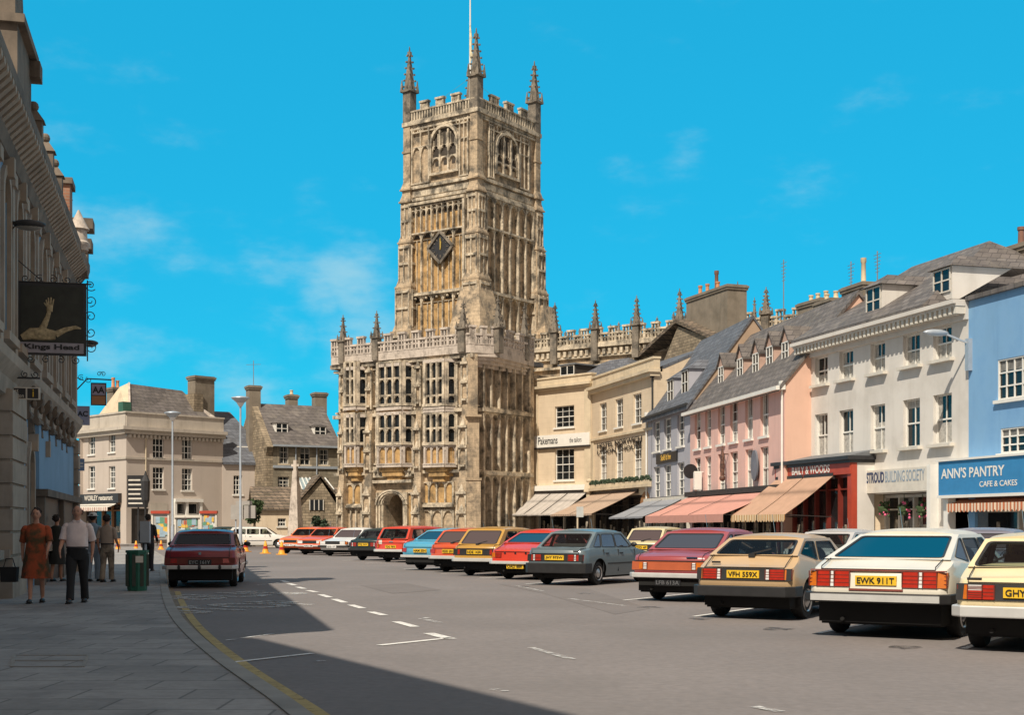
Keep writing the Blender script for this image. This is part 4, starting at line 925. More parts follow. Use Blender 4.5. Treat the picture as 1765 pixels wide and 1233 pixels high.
# aerials and far chimneys over the pink and white roofs
fq=f5
b=empty('rear_house',(*f5.world(-6,9),0),f5.rz,label='pale chimneys and aerial of a house rising behind the white house roof',cat='building')
fb=Frame(f5.world(-6,9),180-15.8)
ww=MB(); x0,x1=fb.X(1385),fb.X(1500); ww.box(x0,x1,0,5,0,fb.Z(545,fb.X(1440))); ww.build('wall',M['rubble'],b)
c0,c1=fb.X(1404),fb.X(1432); chimney(b,c0,c1,0,1.1,6,fb.Z(522,c0),'chimney_render',((.2,.45,'pot_pale'),(.75,.45,'pot_pale')))
c0,c1=fb.X(1450),fb.X(1487); chimney(b,c0,c1,0,1.1,6,fb.Z(497,c0),'chimney_render',((.6,1.4,'pot_pale'),))
s=MB()
for px,a_,c_ in ((1337,447,500),(1452,450,505),(1497,432,500)):
    x=fb.X(px); s.tube([(x,.5,fb.Z(c_,x)-2),(x,.5,fb.Z(a_,x))],.035,6)
    for k in range(6): z=fb.Z(a_+6+k*6,x); s.bar((x-.35+.03*k,.5,z),(x+.35-.03*k,.5,z),.03)
s.build('aerial',M['steel'],b)
# ================================================================ LEFT SIDE
fK=Frame((-6.12,10.96),-13.6); LK=fK.X(123)
kh=fK.root('coaching_inn',label='tall inn with slate blue walls, stone pilasters and bracketed cornice in deep shade',cat='building')
mk('inn_blue',(.20,.36,.52),.85,.08,.8,.003,stain=((.09,.15,.22),.6,.5,.8,.4))
mk('inn_stone',(.36,.30,.235),.9,.18,1.2,.01,stain=((.12,.10,.08),.9,.5,.78,.6))
mk('inn_stone_dark',(.19,.155,.12),.95,.25,1.5,.015,stain=((.06,.05,.04),1,.45,.7,.7))
q=lambda py,px: fK.Z(py,fK.X(px))
HK=9.0; HB=4.25
# arched window bays: centre columns
cols=[fK.X(p) for p in (6,28,49,71,88,103,115)]; near=[fK.X(6)-2.3*k for k in (1,2,3,4)]; allc=sorted(near+cols)
bb_=[]
opsU=[(c-.42,c+.42,5.0,8.0) for c in allc if c<LK-.5]; opsG=[(c-.45,c+.45,1.0,3.1) for c in allc[:-3]]
wall(kh,'wall',M['inn_blue'],LK,HK,opsU+opsG,10,rev=.25)
def archwin(parent,o,arch=True):
    x0,x1,z0,z1=o; xm=(x0+x1)/2; w_=(x1-x0)/2
    g=MB(); g.box(x0,x1,.19,.25,z0,z1); wo=g.build('window',M['glass_win'],parent)
    f=MB()
    for s in (-1,1):
        f.prism([(xm+s*w_,z1),(xm+s*w_,z1-w_)]+[(xm+s*w_*math.cos(R(a)),z1-w_+w_*math.sin(R(a))) for a in (20,45,70)]+[(xm,z1)],-.02,.2)
        f.box(min(xm+s*(w_+.0),xm+s*(w_+.17)),max(xm+s*w_,xm+s*(w_+.17)),-.08,.02,z0-.1,z1-w_)
    n=8; r0,r1=w_,w_+.18
    for i in range(n):
        a0,a1=math.pi*i/n,math.pi*(i+1)/n; P=lambda r,a:(xm+r*math.cos(a),z1-w_+r*math.sin(a))
        f.prism([P(r0,a0),P(r1,a0),P(r1,a1),P(r0,a1)],-.08,.0)
    f.box(xm-.1,xm+.1,-.2,0,z1-.05,z1+.32); f.box(x0-.34,x1+.34,-.2,.1,z0-.16,z0)
    f.build('stone_surround',M['inn_stone'],wo)
    s=MB(); s.box(xm-.02,xm+.02,.13,.19,z0,z1); s.box(x0,x1,.13,.19,(z0+z1)/2-.03,(z0+z1)/2+.03); s.box(x0,x0+.05,.13,.19,z0,z1); s.box(x1-.05,x1,.13,.19,z0,z1); s.build('sash_frame',M['offwhite'],wo)
for o in opsU+opsG: archwin(kh,o)
t=MB()
for i in range(len(allc)-1):
    x=(allc[i]+allc[i+1])/2; w_=min(.14,(allc[i+1]-allc[i])*.09)
    t.box(x-w_,x+w_,-.07,0,HB+.45,HK-.75); t.box(x-w_-.06,x+w_+.06,-.12,0,HB+.45,HB+.75); t.box(x-w_-.06,x+w_+.06,-.12,0,HK-1.0,HK-.75)
t.box(LK-.5,LK,-.16,0,HB+.45,HK-.75); t.build('pilaster',M['inn_stone'],kh)
t=MB()
for x0,x1 in ((fK.X(0)-.2,fK.X(24)),(LK-.6,LK),(2,3.2)):
    n=9
    for i in range(n): z=.0+(HB-.3)*i/n; t.box(x0,x1,-.24,0,z+.03,z+(HB-.3)/n-.02)
    t.box(x0+.04,x1-.04,-.19,0,0,HB-.3)
t.build('rusticated_pier',M['inn_stone'],kh)
# main cornice with dentils, parapet blocks
t=MB(); t.prismx([(0,HK-.75),(-.12,HK-.7),(-.2,HK-.4),(-.46,HK-.12),(-.5,HK),(-.5,HK+.2),(0,HK+.3),(.4,HK+.3),(.4,HK-.75)],0,LK+.25); 
t.box(0,LK+.1,.0,.35,HK+.3,HK+.75); t.build('cornice',M['inn_stone_dark'],kh)
t=MB(); n=int(LK/.36)
for i in range(n):
    x=.1+i*.36; t.prismx([(-.13,HK-.5),(-.5,HK-.14),(-.5,HK-.04),(-.13,HK-.04)],x,x+.2)
t.build('dentil',M['inn_stone'],kh)
t=MB()
for px in (60,80,96,110):
    x=fK.X(px,-.25); t.box(x-.16,x+.16,-.4,-.05,HK+.2,HK+.85); t.frus(x-.2,x+.2,-.45,0,HK+.85,HK+1.1,.16,.16); t.ball((x,-.22,HK+1.18),.11)
t.build('parapet_finial',M['inn_stone_dark'],kh)
# band with carved corbels over the ground floor
t=MB(); t.prismx([(0,HB-.45),(-.12,HB-.4),(-.15,HB-.1),(-.3,HB+.12),(-.32,HB+.3),(0,HB+.42)],0,LK); t.build('band_cornice',M['inn_stone'],kh)
for px in (52,66,80,92,103,113,121):
    x=fK.X(px,-.2); s=MB(); s.prismx([(0,HB-.85),(-.12,HB-.8),(-.1,HB-.6),(-.2,HB-.5),(-.18,HB-.3),(-.28,HB-.2),(-.3,HB+.05),(0,HB+.05)],x-.15,x+.15); s.lathe([(.11,-.17),(.13,-.1),(.13,.1),(.11,.17)],(x,-.2,HB-.12),10,'x'); s.lathe([(.08,-.18),(.09,.18)],(x,-.16,HB-.55),8,'x'); s.ball((x,-.26,HB-.3),.07,.07,.1,6)
    s.build('carved_corbel',M['inn_stone_dark'],kh,40)
# blue projecting porch box and stone portal
xa=fK.X(67,-.1); xb=LK-.05
s=MB(); s.box(xa,xb,-.1,0,2.25,3.72); s.build('porch_hood',M['inn_blue'],kh)
s=MB(); s.box(xa-.1,xb+.08,-.3,0,2.1,2.26); s.box(xa-.1,xb+.05,-.16,0,3.72,3.8); 
for x in (xa+.15,(xa+xb)/2,xb-.3): s.box(x-.15,x+.15,-.22,0,0,2.1)
s.build('porch_frame',M['inn_stone_dark'],kh)
s=MB(); s.box(xa+.3,xb-.4,-.1,0,.0,2.1); s.build('porch_door',M['dark_wood'],kh)
# stone turret and stacks at the far end, gabled attic at the near end
s=MB(); x=fK.X(135,-.42); zt_=fK.Z(362,x,-.42); zc=fK.Z(397,x,-.42); s.lathe([(.26,HK),(.26,zc-.5),(.30,zc-.45),(.30,zc-.35),(.24,zc-.3),(.22,zc),(.3,zc+.02),(.24,zc+.1),(.02,zt_)],(x,-.42,0),12); s.build('turret',M['church_pale'],kh,40)
s=MB(); x=fK.X(141,-.38)+.4; z0=fK.Z(428,x,-.4); z1=fK.Z(378,x,-.4); s.box(x-.1,x+.5,-.5,.1,HK-.3,z0+.1); s.box(x-.2,x+.6,-.62,.1,z0-.05,z0+.25); s.box(x-.1,x+.5,-.45,.1,z0+.25,z1-.3); s.box(x-.2,x+.6,-.66,.1,z1-.3,z1); s.build('stack',M['inn_stone_dark'],kh)
s=MB(); x=fK.X(111,-.3); z1=fK.Z(312,x,-.3); s.box(x-.35,x+.45,-.45,.2,HK,z1-.15); s.build('brick_stack',M['brick_red'],kh)
s=MB(); s.box(x-.42,x+.52,-.52,.26,z1-.15,z1); s.build('stack_cap',M['inn_stone_dark'],kh)
xg=fK.X(49,-.15); s=MB(); 
z0=HK+.3; za_=fK.Z(110,xg,-.2); zb_=fK.Z(78,xg,-.2)
s.box(xg-2.3,xg,-.2,.3,z0,za_); s.box(xg-2.4,xg+.12,-.34,.4,za_,za_+.16); s.box(xg-.3,xg+.2,-.4,.3,za_-.35,za_-.02)
s.prism([(xg-2.2,za_+.16),(xg-.25,za_+.16),(xg-.5,za_+.6),(xg-.9,za_+.7),(xg-1.1,za_+1.2),(xg-1.6,za_+1.5),(xg-2.2,za_+.9)],-.15,.25)
s.prism([(xg-2.2,za_+1.4),(xg-.9,za_+1.4),(xg-.75,za_+1.9),(xg-1.2,za_+2.3),(xg-2.2,za_+2.2)],-.3,.3)
s.build('scrolled_attic',M['inn_stone_dark'],kh)
rf=MB(); rf.prismx([(.4,HK+.3),(4,HK+2.0),(10,HK+.3)],0,LK); rf.build('roof',M['slate'],kh)
# neighbouring house nearer the camera (its parapet throws the broken shadow across the road)
nb=MB(); nb.prismz([(-7.6,7.1),(-3.9,.18),(-2.3,-2.8),(-16,-4),(-16,8.5)],0,12.5)
nh=empty('near_house',(0,0,0),0,label='tall stone house on the left nearer than the inn, out of view',cat='building'); nb.build('wall',M['inn_stone'],nh)
nb=MB(); nb.prismz([(-7.6,7.1),(-3.9,.18),(-2.3,-2.8),(-16.1,-4.1),(-16.1,8.6)],12.5,12.6); nb.build('coping',M['inn_stone_dark'],nh)
# ---------------- signs hung on the inn
def frame_at(px,D,az=90):  # object origin at a wall point, x outwards from the wall
    return None
azp=-13.6+90
def psign(name,px0,px1,pyt,pyb,D,**k):
    """panel standing square to the inn wall; local x points away from the wall"""
    X0=(px0-CX)/F*D; z0=CH+(HZ-pyb)/F*D; z1=CH+(HZ-pyt)/F*D; w_=(px1-px0)/F*D/math.sin(R(azp))
    e=empty(name,(X0,D,z0),math.atan2(math.cos(R(azp)),math.sin(R(azp))),**k); return e,w_,z1-z0
e,w_,h=psign('inn_sign',30,140,487,611,27,label='black painted pub sign with a raised arm, lettered Kings Head, in scrolled iron bracket',cat='sign')
s=MB(); s.box(0,w_,-.04,.04,0,h); s.build('sign_panel',M['iron'],e)
s=MB(); s.box(.06,w_-.06,-.05,-.04,.26,h-.06); s.build('picture_ground',mat('sign_ground',(.03,.033,.025),.6,.3,5),e)
s=MB(); s.box(.05,w_-.05,-.052,-.04,.04,.25); lp=s.build('name_panel',mat('sign_lilac',(.34,.32,.36),.6,.1,3),e)
text(lp,'lettering','Kings Head',M['black_paint'],w_/2,.08,.14,-.056,width=w_*.8,bold=.03)
s=MB()
def flat(pts,rs): s.tube([(a,-.05,b) for a,b in pts],rs,8)
u=w_/1.3
flat([(.42*u,.42),(.48*u,.55),(.56*u,.75),(.60*u,.90)],[.09,.07,.05,.04]); flat([(.60*u,.88),(.61*u,1.02)],[.06,.065])
for i,(dx,l) in enumerate(((-.05,.10),(-.02,.14),(.015,.15),(.05,.12))): flat([(.61*u+dx,1.02),(.61*u+dx*1.5,1.02+l)],[.018,.012])
flat([(.56*u,.98),(.50*u,1.06)],[.018,.012])
flat([(.08*u,.34),(.25*u,.42),(.5*u,.42),(.72*u,.40)],[.06,.12,.13,.09]); flat([(.72*u,.42),(.9*u,.52),(1.1*u,.58),(1.2*u,.55)],[.07,.05,.035,.015])
o=s.build('painted_arm',mat('arm_paint',(.42,.34,.20),.7,.5,14),e,60); o.scale.y=.25; o.location.y=-.04
s=MB()
def scroll(cx_,cz_,r,turns=1.4,a0=0,dirn=1):
    pts=[]
    for i in range(22):
        t=i/21; a=a0+dirn*turns*2*math.pi*t; rr=r*(1-.8*t); pts.append((cx_+rr*math.cos(a),0,cz_+rr*math.sin(a)))
    s.tube(pts,.010,5)
for k in range(5): scroll(.15+w_*.2*k,h+.09,.09,1.3,k,1 if k%2 else -1)
for k in range(5): scroll(w_+.08,h*.12+h*.22*k,.12,1.3,1.57+k,1 if k%2 else -1)
for k in range(4): scroll(.25+w_*.22*k,-.09,.08,1.3,k,1 if k%2 else -1)
s.tube([(-.05,0,h+.02),(w_+.1,0,h+.02)],.018,6); s.tube([(w_+.02,0,-.1),(w_+.02,0,h+.1)],.014,6); s.tube([(-.05,0,h+.5),(.5,0,h+.02)],.012,6)
s.build('iron_scrollwork',M['iron'],e)
e,w_,h=psign('information_sign',-4,63,667,688,25.2,label='small board with pale border reading Tourist Information fixed to the inn wall',cat='sign')
s=MB(); s.box(0,w_,-.03,.03,0,h); s.build('sign_panel',M['offwhite'],e); s=MB(); s.box(.02,w_*.66,-.04,-.03,.02,h-.02); s.box(w_*.70,w_-.03,-.04,-.03,.02,h-.02); p_=s.build('panel_ground',M['black_paint'],e)
text(p_,'lettering','Tourist',M['offwhite'],.05,h*.55,.075,-.045,align='LEFT'); text(p_,'lettering','Information',M['offwhite'],.05,h*.14,.075,-.045,align='LEFT',width=w_*.55); text(p_,'lettering','i',M['plate_yellow'],w_*.84,.05,h*.6,-.045)
s=MB(); s.tube([(-.05,0,h+.18),(w_,0,h+.18)],.02,6)
for k in range(4): scroll(.1+w_*.25*k,h+.25,.07,1.3,k,1)
s.tube([(w_*.3,0,h),(w_*.3,0,h+.18)],.012,6); s.build('bracket',M['iron'],e)
e,w_,h=psign('motoring_sign',156,181,660,699,40.3,label='small hanging AA sign with orange lower half on a scrolled arm',cat='sign')
s=MB(); s.box(0,w_,-.02,.02,0,h); s.build('sign_panel',M['black_paint'],e); s=MB(); s.box(.03,w_-.03,-.03,-.02,h*.46,h-.04); p_=s.build('upper_ground',mat('aa_ground',(.40,.34,.42),.5,.1,3),e); s=MB(); s.box(.03,w_-.03,-.03,-.02,.03,h*.42); s.build('lower_ground',mat('aa_orange',(.45,.2,.08),.5,.1,3),e)
text(p_,'lettering','AA',M['black_paint'],w_/2,h*.54,.2,-.036,width=w_*.78,bold=.03)
s=MB(); s.tube([(-.62,0,h*-.3),(-.45,0,h*.6),(-.1,0,h+.12),(w_+.15,0,h+.1)],.022,6); s.tube([(-.62,0,h+.25),(-.2,0,h+.06)],.015,6)
for k in range(3): scroll(-.5+.22*k,h+.2-.06*k,.10,1.3,k,1)
scroll(.25,h+.27,.08,1.3,0,1); scroll(.36,h+.27,.08,1.3,3,-1); s.build('bracket',M['iron'],e)
e,w_,h=psign('motor_club_sign',123,152,700,733,40.3,label='square grey RAC sign beneath the AA sign at the inn corner',cat='sign')
s=MB(); s.box(0,w_,-.02,.02,0,h); s.build('sign_panel',mat('rac_ground',(.34,.33,.40),.5,.1,3),e); text(e,'lettering','RAC',M['black_paint'],w_/2,h*.45,.17,-.026,width=w_*.8,bold=.03); text(e,'lettering','***',M['black_paint'],w_/2,h*.14,.07,-.026,width=w_*.35)
e,w_,h=psign('small_wall_sign',130,144,791,812,40.3,label='little blue and white sign low on the far corner of the inn',cat='sign')
s=MB(); s.box(-.1,w_,-.02,.02,0,h); s.build('sign_panel',mat('sign_bluegrey',(.2,.26,.36),.5,.1,3),e); s=MB(); s.box(-.06,w_-.04,-.03,-.02,h*.55,h*.68); s.box(-.06,w_-.04,-.03,-.02,h*.3,h*.42); s.build('lettering',M['offwhite'],e)
def walllamp(px0,px1,py,D,lab,arm):
    X0=(px0-CX)/F*D; z=CH+(HZ-py)/F*D; L_=(px1-px0)/F*D
    e=empty('wall_lamp',(X0,D,z),R(13.6)*0+math.atan2(math.cos(R(azp)),math.sin(R(azp))),label=lab,cat='lamp')
    s=MB(); s.tube([(-arm,0,-.05),(-arm*.2,0,.02),(L_*.4,0,.04)],.022,8); s.tube([(-arm,0,-.5),(L_*.15,0,.0)],.015,6); s.build('bracket',M['iron'],e)
    s=MB(); s.ball((L_*.5,0,0),L_*.5,.16,.085,16); s.build('lamp_hood',M['iron'],e,60)
    s=MB(); s.ball((L_*.5,0,-.045),L_*.4,.12,.08,14); s.build('lamp_bowl',mat('lamp_bowl',(.25,.24,.22),.3,.1,3),e,60)
    return e
walllamp(20,76,385,25.6,'dark oval street lamp high on the inn wall above the pub sign',.3)
walllamp(140,168,591,38.5,'small dark oval lamp at the far end of the inn wall',.3)

# ================================================================ FAR LEFT BLOCK
def merge_wing(root,tmp):
    bpy.context.view_layer.update()
    Mx=root.matrix_world.inverted()@tmp.matrix_world
    for ch in list(tmp.children): ch.parent=root; ch.matrix_parent_inverse=Matrix(); ch.matrix_basis=Mx@ch.matrix_basis
    bpy.data.objects.remove(tmp)
Cn=Vector((-28.9,100)); fR=Frame(Cn,44.0)
cb=fR.root('corner_building',label='pale rendered corner building with mansard slate roof, parapet and shop at street level',cat='building')
LR=fR.X(384); H=fR.Z(740,0); q=lambda py,px=300: fR.Z(py,fR.X(px))
ops=[W_(fR,263,282,q(790,272),q(746,272)),W_(fR,313,331,q(790,322)-.1,q(748,322)),W_(fR,263,282,q(844,272),q(806,272)),W_(fR,313,331,q(846,322),q(808,322)),(fR.X(226),fR.X(256),0,q(877,240)),W_(fR,304,319,q(905,310),q(868,310)),W_(fR,322,341,q(905,330),q(868,330))]
wall(cb,'wall',M['corner_plaster'],LR,H,ops,7,sides=False)
b=MB(); b.quad((LR,0,0),(LR,7,0),(LR,7,H),(LR,0,H)); b.quad((0,7,0),(0,7,H),(LR,7,H),(LR,7,0)); b.build('rear_wall',M['corner_plaster'],cb)
for i,o in enumerate(ops):
    if i==4: s=MB(); s.box(o[0],o[1],.15,.22,o[2],o[3]); s.build('dark_doorway',M['dark_wood'],cb)
    else: window(cb,o,3 if i<4 else 1,4 if i<4 else 2,curtain=('side',.5,'curtain_dim') if i%2 else None,sill='white_paint',bw=.05)
t=MB(); zt_=fR.Z(712,0)
t.box(-.5,LR+.1,-.5,.2,H-.05,H+.2); t.box(-.3,LR+.05,-.3,.2,H-.35,H-.05); t.box(0,LR,-.08,.3,H+.2,zt_); t.box(-.15,LR+.05,-.16,.35,zt_,zt_+.13)
zm=q(793,300); t.box(-.1,LR,-.1,0,zm-.08,zm+.08)
t.build('cornice',M['corner_trim'],cb)
t=MB()
for i in range(24): x=.2+(LR-.4)*i/23; t.box(x-.09,x+.09,-.26,0,H-.62,H-.4)
t.build('dentil',M['corner_trim'],cb)
t=MB(); x0,x1=fR.X(300),fR.X(344); t.box(x0-.1,x1+.1,-.35,0,q(866,320),q(866,320)+.25); 
for x in (x0,fR.X(320),x1): t.box(x-.12,x+.08,-.25,0,q(905,320),q(866,320))
t.build('bay_surround',M['white_paint'],cb)
t=MB(); x0=fR.X(262);x1=fR.X(284); t.box(x0-.2,x1+.2,-.03,0,q(890),q(868)); t.build('blocked_panel',M['corner_trim'],cb)
gutterpipe(cb,fR.X(250),q(850,250),H-.2,'cream_trim')
# left wing
fL=Frame(Cn+Vector((-.695,.719))*7.7,136); LL=7.7; tw=fL.root('wing')
q=lambda py,px=175: fL.Z(py,fL.X(px))
ops=[W_(fL,152,163,q(784,157),q(742,157)),W_(fL,187,198,q(780,192),q(740,192)),W_(fL,152,163,q(843,157),q(804,157)),W_(fL,187,198,q(842,192),q(804,192)),(.5,LL-.9,0,q(868,175))]
wall(tw,'wall',M['corner_plaster'],LL,H,ops,7,sides=False)
for o in ops[:4]: window(tw,o,2,4,curtain=('side',.5,'curtain_dim'),sill='white_paint',bw=.05)
t=MB(); t.box(-.3,LL+.5,-.5,.2,H-.05,H+.2); t.box(-.1,LL+.3,-.3,.2,H-.35,H-.05); t.box(0,LL,-.08,.3,H+.2,zt_); t.box(-.1,LL+.15,-.16,.35,zt_,zt_+.13); t.box(-.0,LL+.1,-.1,0,zm-.08,zm+.08); t.build('cornice',M['corner_trim'],tw)
shopfront(tw,.5,LL-.9,q(868,175),4,'fan_wood')
s=MB(); s.box(.3,LL-.7,-.3,0,q(868,175),q(852,175)); fa=s.build('fascia',M['dark_wood'],tw); text(fa,'lettering','WORLEY restaurant',M['offwhite'],LL/2,q(866,175)+.12,.4,-.31,width=LL*.6,bold=.02)
awning(tw,.6,LL-1.0,q(868,175)-.05,q(872,175)-.15,.7,M['offwhite'],mat('valance_pale',(.7,.66,.58),.9,.1,3,stripes=((.4,.2,.15),.3,0,.6)),scallop=1,y=-.3,val=.3,arms=False)
merge_wing(cb,tw)
# mansard roof: cream gable to the left, slate slope to the right
b=MB(); zr=fR.Z(659,fR.X(245,2)); 
gx0,gx1=fR.X(214,2),fR.X(238,2)
xr=LR-.6; A_=Vector((.8,.9,zt_-.2)); D_=Vector((1.9,2.9,zr+.05)); G_=Vector((1.5,3.5,zr-.25)); E_=Vector((.8,6,zt_-.2)); o_=Vector((-.1,-.02,.03))
b.add([A_+o_,E_+o_,G_+o_,D_+o_,A_,E_,G_,D_],[(0,1,2,3),(7,6,5,4),(0,4,5,1),(1,5,6,2),(2,6,7,3),(3,7,4,0)]); b.build('gable_wall',M['cream_trim'],cb)
b=MB(); P0=[A_,(xr+.6,.9,zt_-.2),(xr-1.0,3.4,zr-.1),D_,E_,(xr+.6,6,zt_-.2),G_]
b.add(P0,[(0,1,2,3),(3,2,5,4,6),(0,3,6,4),(1,5,2),(0,4,5,1)]); b.build('roof',M['slate'],cb)
b=MB(); b.bar((LR+.05,.9,zt_),(LR-1.8,3.6,zr-.3),.22); b.bar((.8,.9,zt_-.1),(1.9,2.9,zr+.1),.14); b.build('roof_coping',M['church_pale'],cb)
cx0,cx1=fR.X(329,2.5),fR.X(362,2.5); chimney(cb,cx0,cx1,1.9,3.0,zt_-.5,fR.Z(648,cx0,2.5),'chimney_render')
s=MB(); s.box(cx0-.25,cx0+.6,1.7,3.1,zt_-.5,fR.Z(680,cx0,2.5)); s.build('chimney_base',M['rubble'],cb)
c0=fR.X(190,6);c1=fR.X(209,6); chimney(cb,c0,c1,5.6,6.6,8,fR.Z(668,c0,6),'chimney_render',((.3,.8,'pot'),(.7,.6,'pot')))
s=MB(); xx,yy=fR.X(215,1.0),1.0; s.box(xx-.35,xx+.35,.7,1.4,zt_,zt_+.9); s.build('green_hatch',mat('green_paint',(.04,.12,.08),.6,.2,3),cb)
# street name / direction sign and lantern on the corner
e=empty('direction_board',(-28.2,99.0,0),R(-10),label='black direction board with pale lettering on a post before the corner building',cat='sign')
k_=99/F; s=MB(); s.box(-.35,1.25,-.05,.05,CH+33*k_,CH+88*k_); s.build('sign_panel',M['black_paint'],e)
s=MB(); s.tube([(.45,.12,0),(.45,.12,CH+40*k_)],.06,8); s.build('sign_post',M['iron'],e,40)
s=MB()
for i in range(6): z=CH+(40+8*i)*k_; s.box(-.25,1.1-.2*(i%3),-.065,-.05,z-.06,z+.05)
s.build('lettering',M['offwhite'],e)
e=empty('corner_lantern',(-27.0,98.3,0),0,label='black wall lantern in front of the corner building',cat='lamp'); k_=98.3/F
s=MB(); s.tube([(0,0,0),(0,0,CH+30*k_)],.07,8); s.build('post',M['iron'],e); s=MB(); s.lathe([(.06,CH+30*k_),(.3,CH+45*k_),(.34,CH+78*k_),(.12,CH+88*k_),(.03,CH+96*k_)],(0,0,0),8); s.build('lantern_head',M['iron'],e)
# --- low house with a long slate roof
f7=Frame(((383-CX)/F*106,106),62); L7=f7.X(474); q=lambda py,px=420: f7.Z(py,f7.X(px))
b=f7.root('low_house',label='small pale house with long sloping slate roof between corner building and stone house',cat='building')
H=q(796); o1=W_(f7,402,417,q(853,410),q(820,410)); o2=W_(f7,456,470,q(845,463),q(820,463)); wall(b,'wall',M['corner_plaster'],L7,H,[o1,o2],6)
window(b,o1,3,4,bw=.05,sill='white_paint'); window(b,o2,2,4,bw=.05,sill='white_paint')
zr=f7.Z(714,f7.X(400,4),4); roof(b,M['slate_blue'],0,L7,0,H,4,zr,over=.25,hipR=2.6)
s=MB(); x=f7.X(414); s.box(x,x+1.1,1.0,2.0,f7.Z(772,x,1),f7.Z(772,x,1)+.12); s.build('skylight',M['white_paint'],b)
g=MB(); g.prismx([(0,H),(4,zr),(8,H)],.1,.3); g.build('gable_wall',M['corner_plaster'],b)
# --- stone house with dormers
f8=Frame(((470-CX)/F*105,105),62); L8=f8.X(586); q=lambda py,px=520: f8.Z(py,f8.X(px))
b=f8.root('stone_house',label='dark stone house with two white dormers, mullioned windows and tall chimneys left of the church',cat='building')
H=q(766); ops=[W_(f8,481,497,q(800,490),q(770,490)),W_(f8,517,534,q(802,525),q(772,525)),W_(f8,550,566,q(802,558),q(775,558)),W_(f8,478,498,q(842,490),q(822,490)),W_(f8,517,534,q(842,525),q(825,525)),W_(f8,550,566,q(842,558),q(825,558))]
wall(b,'wall',M['ashlar_dark'],L8,H,ops,8)
for o in ops: window(b,o,2,3,fm='offwhite',sill='cream_trim',bw=.05,curtain=('side',.5,'curtain_dim'))
zr=f8.Z(703,f8.X(530,4),4); roof(b,M['slate'],-.1,L8,0,H,4,zr,over=.3)
s=MB(); s.box(-.1,L8,-.42,-.3,H-.25,H-.1); s.box(0,L8,-.12,0,q(808),q(808)+.2); s.build('gutter_pipe',M['galv'],b)
s=MB(); s.prismx([(-.4,H-.3),(4,zr+.3),(8,H-.3),(7.6,H-1),(4,zr-.4),(0,H-1)],-.6,-.1); s.box(-.6,0,0,8,0,H-.4); s.prismx([(0,H-.5),(8,H-.5),(4,zr)],-.55,-.15); s.build('gable_coping',M['rubble'],b)
s_=(zr-H)/4
for px,pt,pb_ in ((485,729,748),(551,735,752)):
    yy=slope_y(f8,px,pb_,H,0,s_); x=f8.X(px,yy); dormer(b,x,1.1,f8.Z(pb_,x,yy),f8.Z(pt,x,yy),yy,s_,M['white_paint'],M['slate'],'hip',rows=2,cols=2)
for p0,p1,pt,y,pots in ((429,449,664,3.5,()),(497,513,680,4.5,((.5,.4,'pot_pale'),)),(543,563,676,4.5,())):
    c0,c1=f8.X(p0,y),f8.X(p1,y); chimney(b,c0,c1,y,y+.9,H-2,f8.Z(pt,c0,y),'chimney_render',pots)
s=MB(); c0=f8.X(439,3.5); s.tube([(c0,3.9,f8.Z(664,c0,4)),(c0,3.9,f8.Z(622,c0,4))],.03,6); z=f8.Z(630,c0,4); s.bar((c0-.6,3.9,z),(c0+.6,3.9,z+.1),.03); s.build('aerial',M['steel'],b)
for px in (509,545): gutterpipe(b,f8.X(px),0,H-.2,'galv')
# --- lodge with stone roof
f9=Frame(((441-CX)/F*97,97),75); L9=f9.X(512); q=lambda py,px=475: f9.Z(py,f9.X(px))
b=f9.root('stone_lodge',label='low stone lodge with mossy brown stone slate roof beside the church',cat='building')
H=q(876); wall(b,'wall',M['cream'],L9+.5,H,[W_(f9,478,492,q(908,485),q(894,485))],5); window(b,W_(f9,478,492,q(908,485),q(894,485)),3,2,sill='offwhite')
zr=f9.Z(843,f9.X(470,2.2),2.2); roof(b,M['stone_slate'],-.3,L9+3.4,0,H,2.2,zr,over=.25)
x0=f9.X(508);x1=f9.X(578,-.4); s=MB(); s.prism([(x0,0),(x1,0),(x1,q(868)),((x0+x1)/2+.3,q(826)),(x0,q(872))],-.6,4); s.build('gable_wing',M['rubble'],b)
s=MB(); s.prism([(x0-.3,q(878)),((x0+x1)/2+.3,q(822)),(x1+.3,q(864)),(x1+.3,q(864)+.2),((x0+x1)/2+.3,q(822)+.22),(x0-.3,q(878)+.2)],-.85,4); s.build('wing_roof',M['stone_slate'],b)
s=MB(); xw=f9.X(545,-.6); s.box(xw-.5,xw+.5,-.66,-.6,q(880),q(862)); g_=s.build('window',M['glass_win'],b); s=MB()
for k in range(4): s.box(xw-.5+.33*k-.03,xw-.5+.33*k+.03,-.7,-.66,q(880),q(862))
s.build('frame',M['offwhite'],g_)
# glazed lean-to above it
s=MB(); x0=f9.X(518,2.5);x1=f9.X(572,2.5); z0=f9.Z(845,x0,2);z1=f9.Z(823,x0,3)
s.add([(x0,1.5,z0),(x1,1.5,z0),(x1-.3,4.5,z1),(x0,4.5,z1)],[(0,1,2,3)]); s.build('glazed_roof',mat('old_glazing',(.3,.36,.36),.2,.2,3,ior=1.8),b)
s=MB()
for i in range(8): x=x0+(x1-x0)*i/7; s.bar((x,1.45,z0+.03),(x-.3*i/7,4.5,z1+.03),.07)
s.build('glazing_bar',M['white_paint'],b)
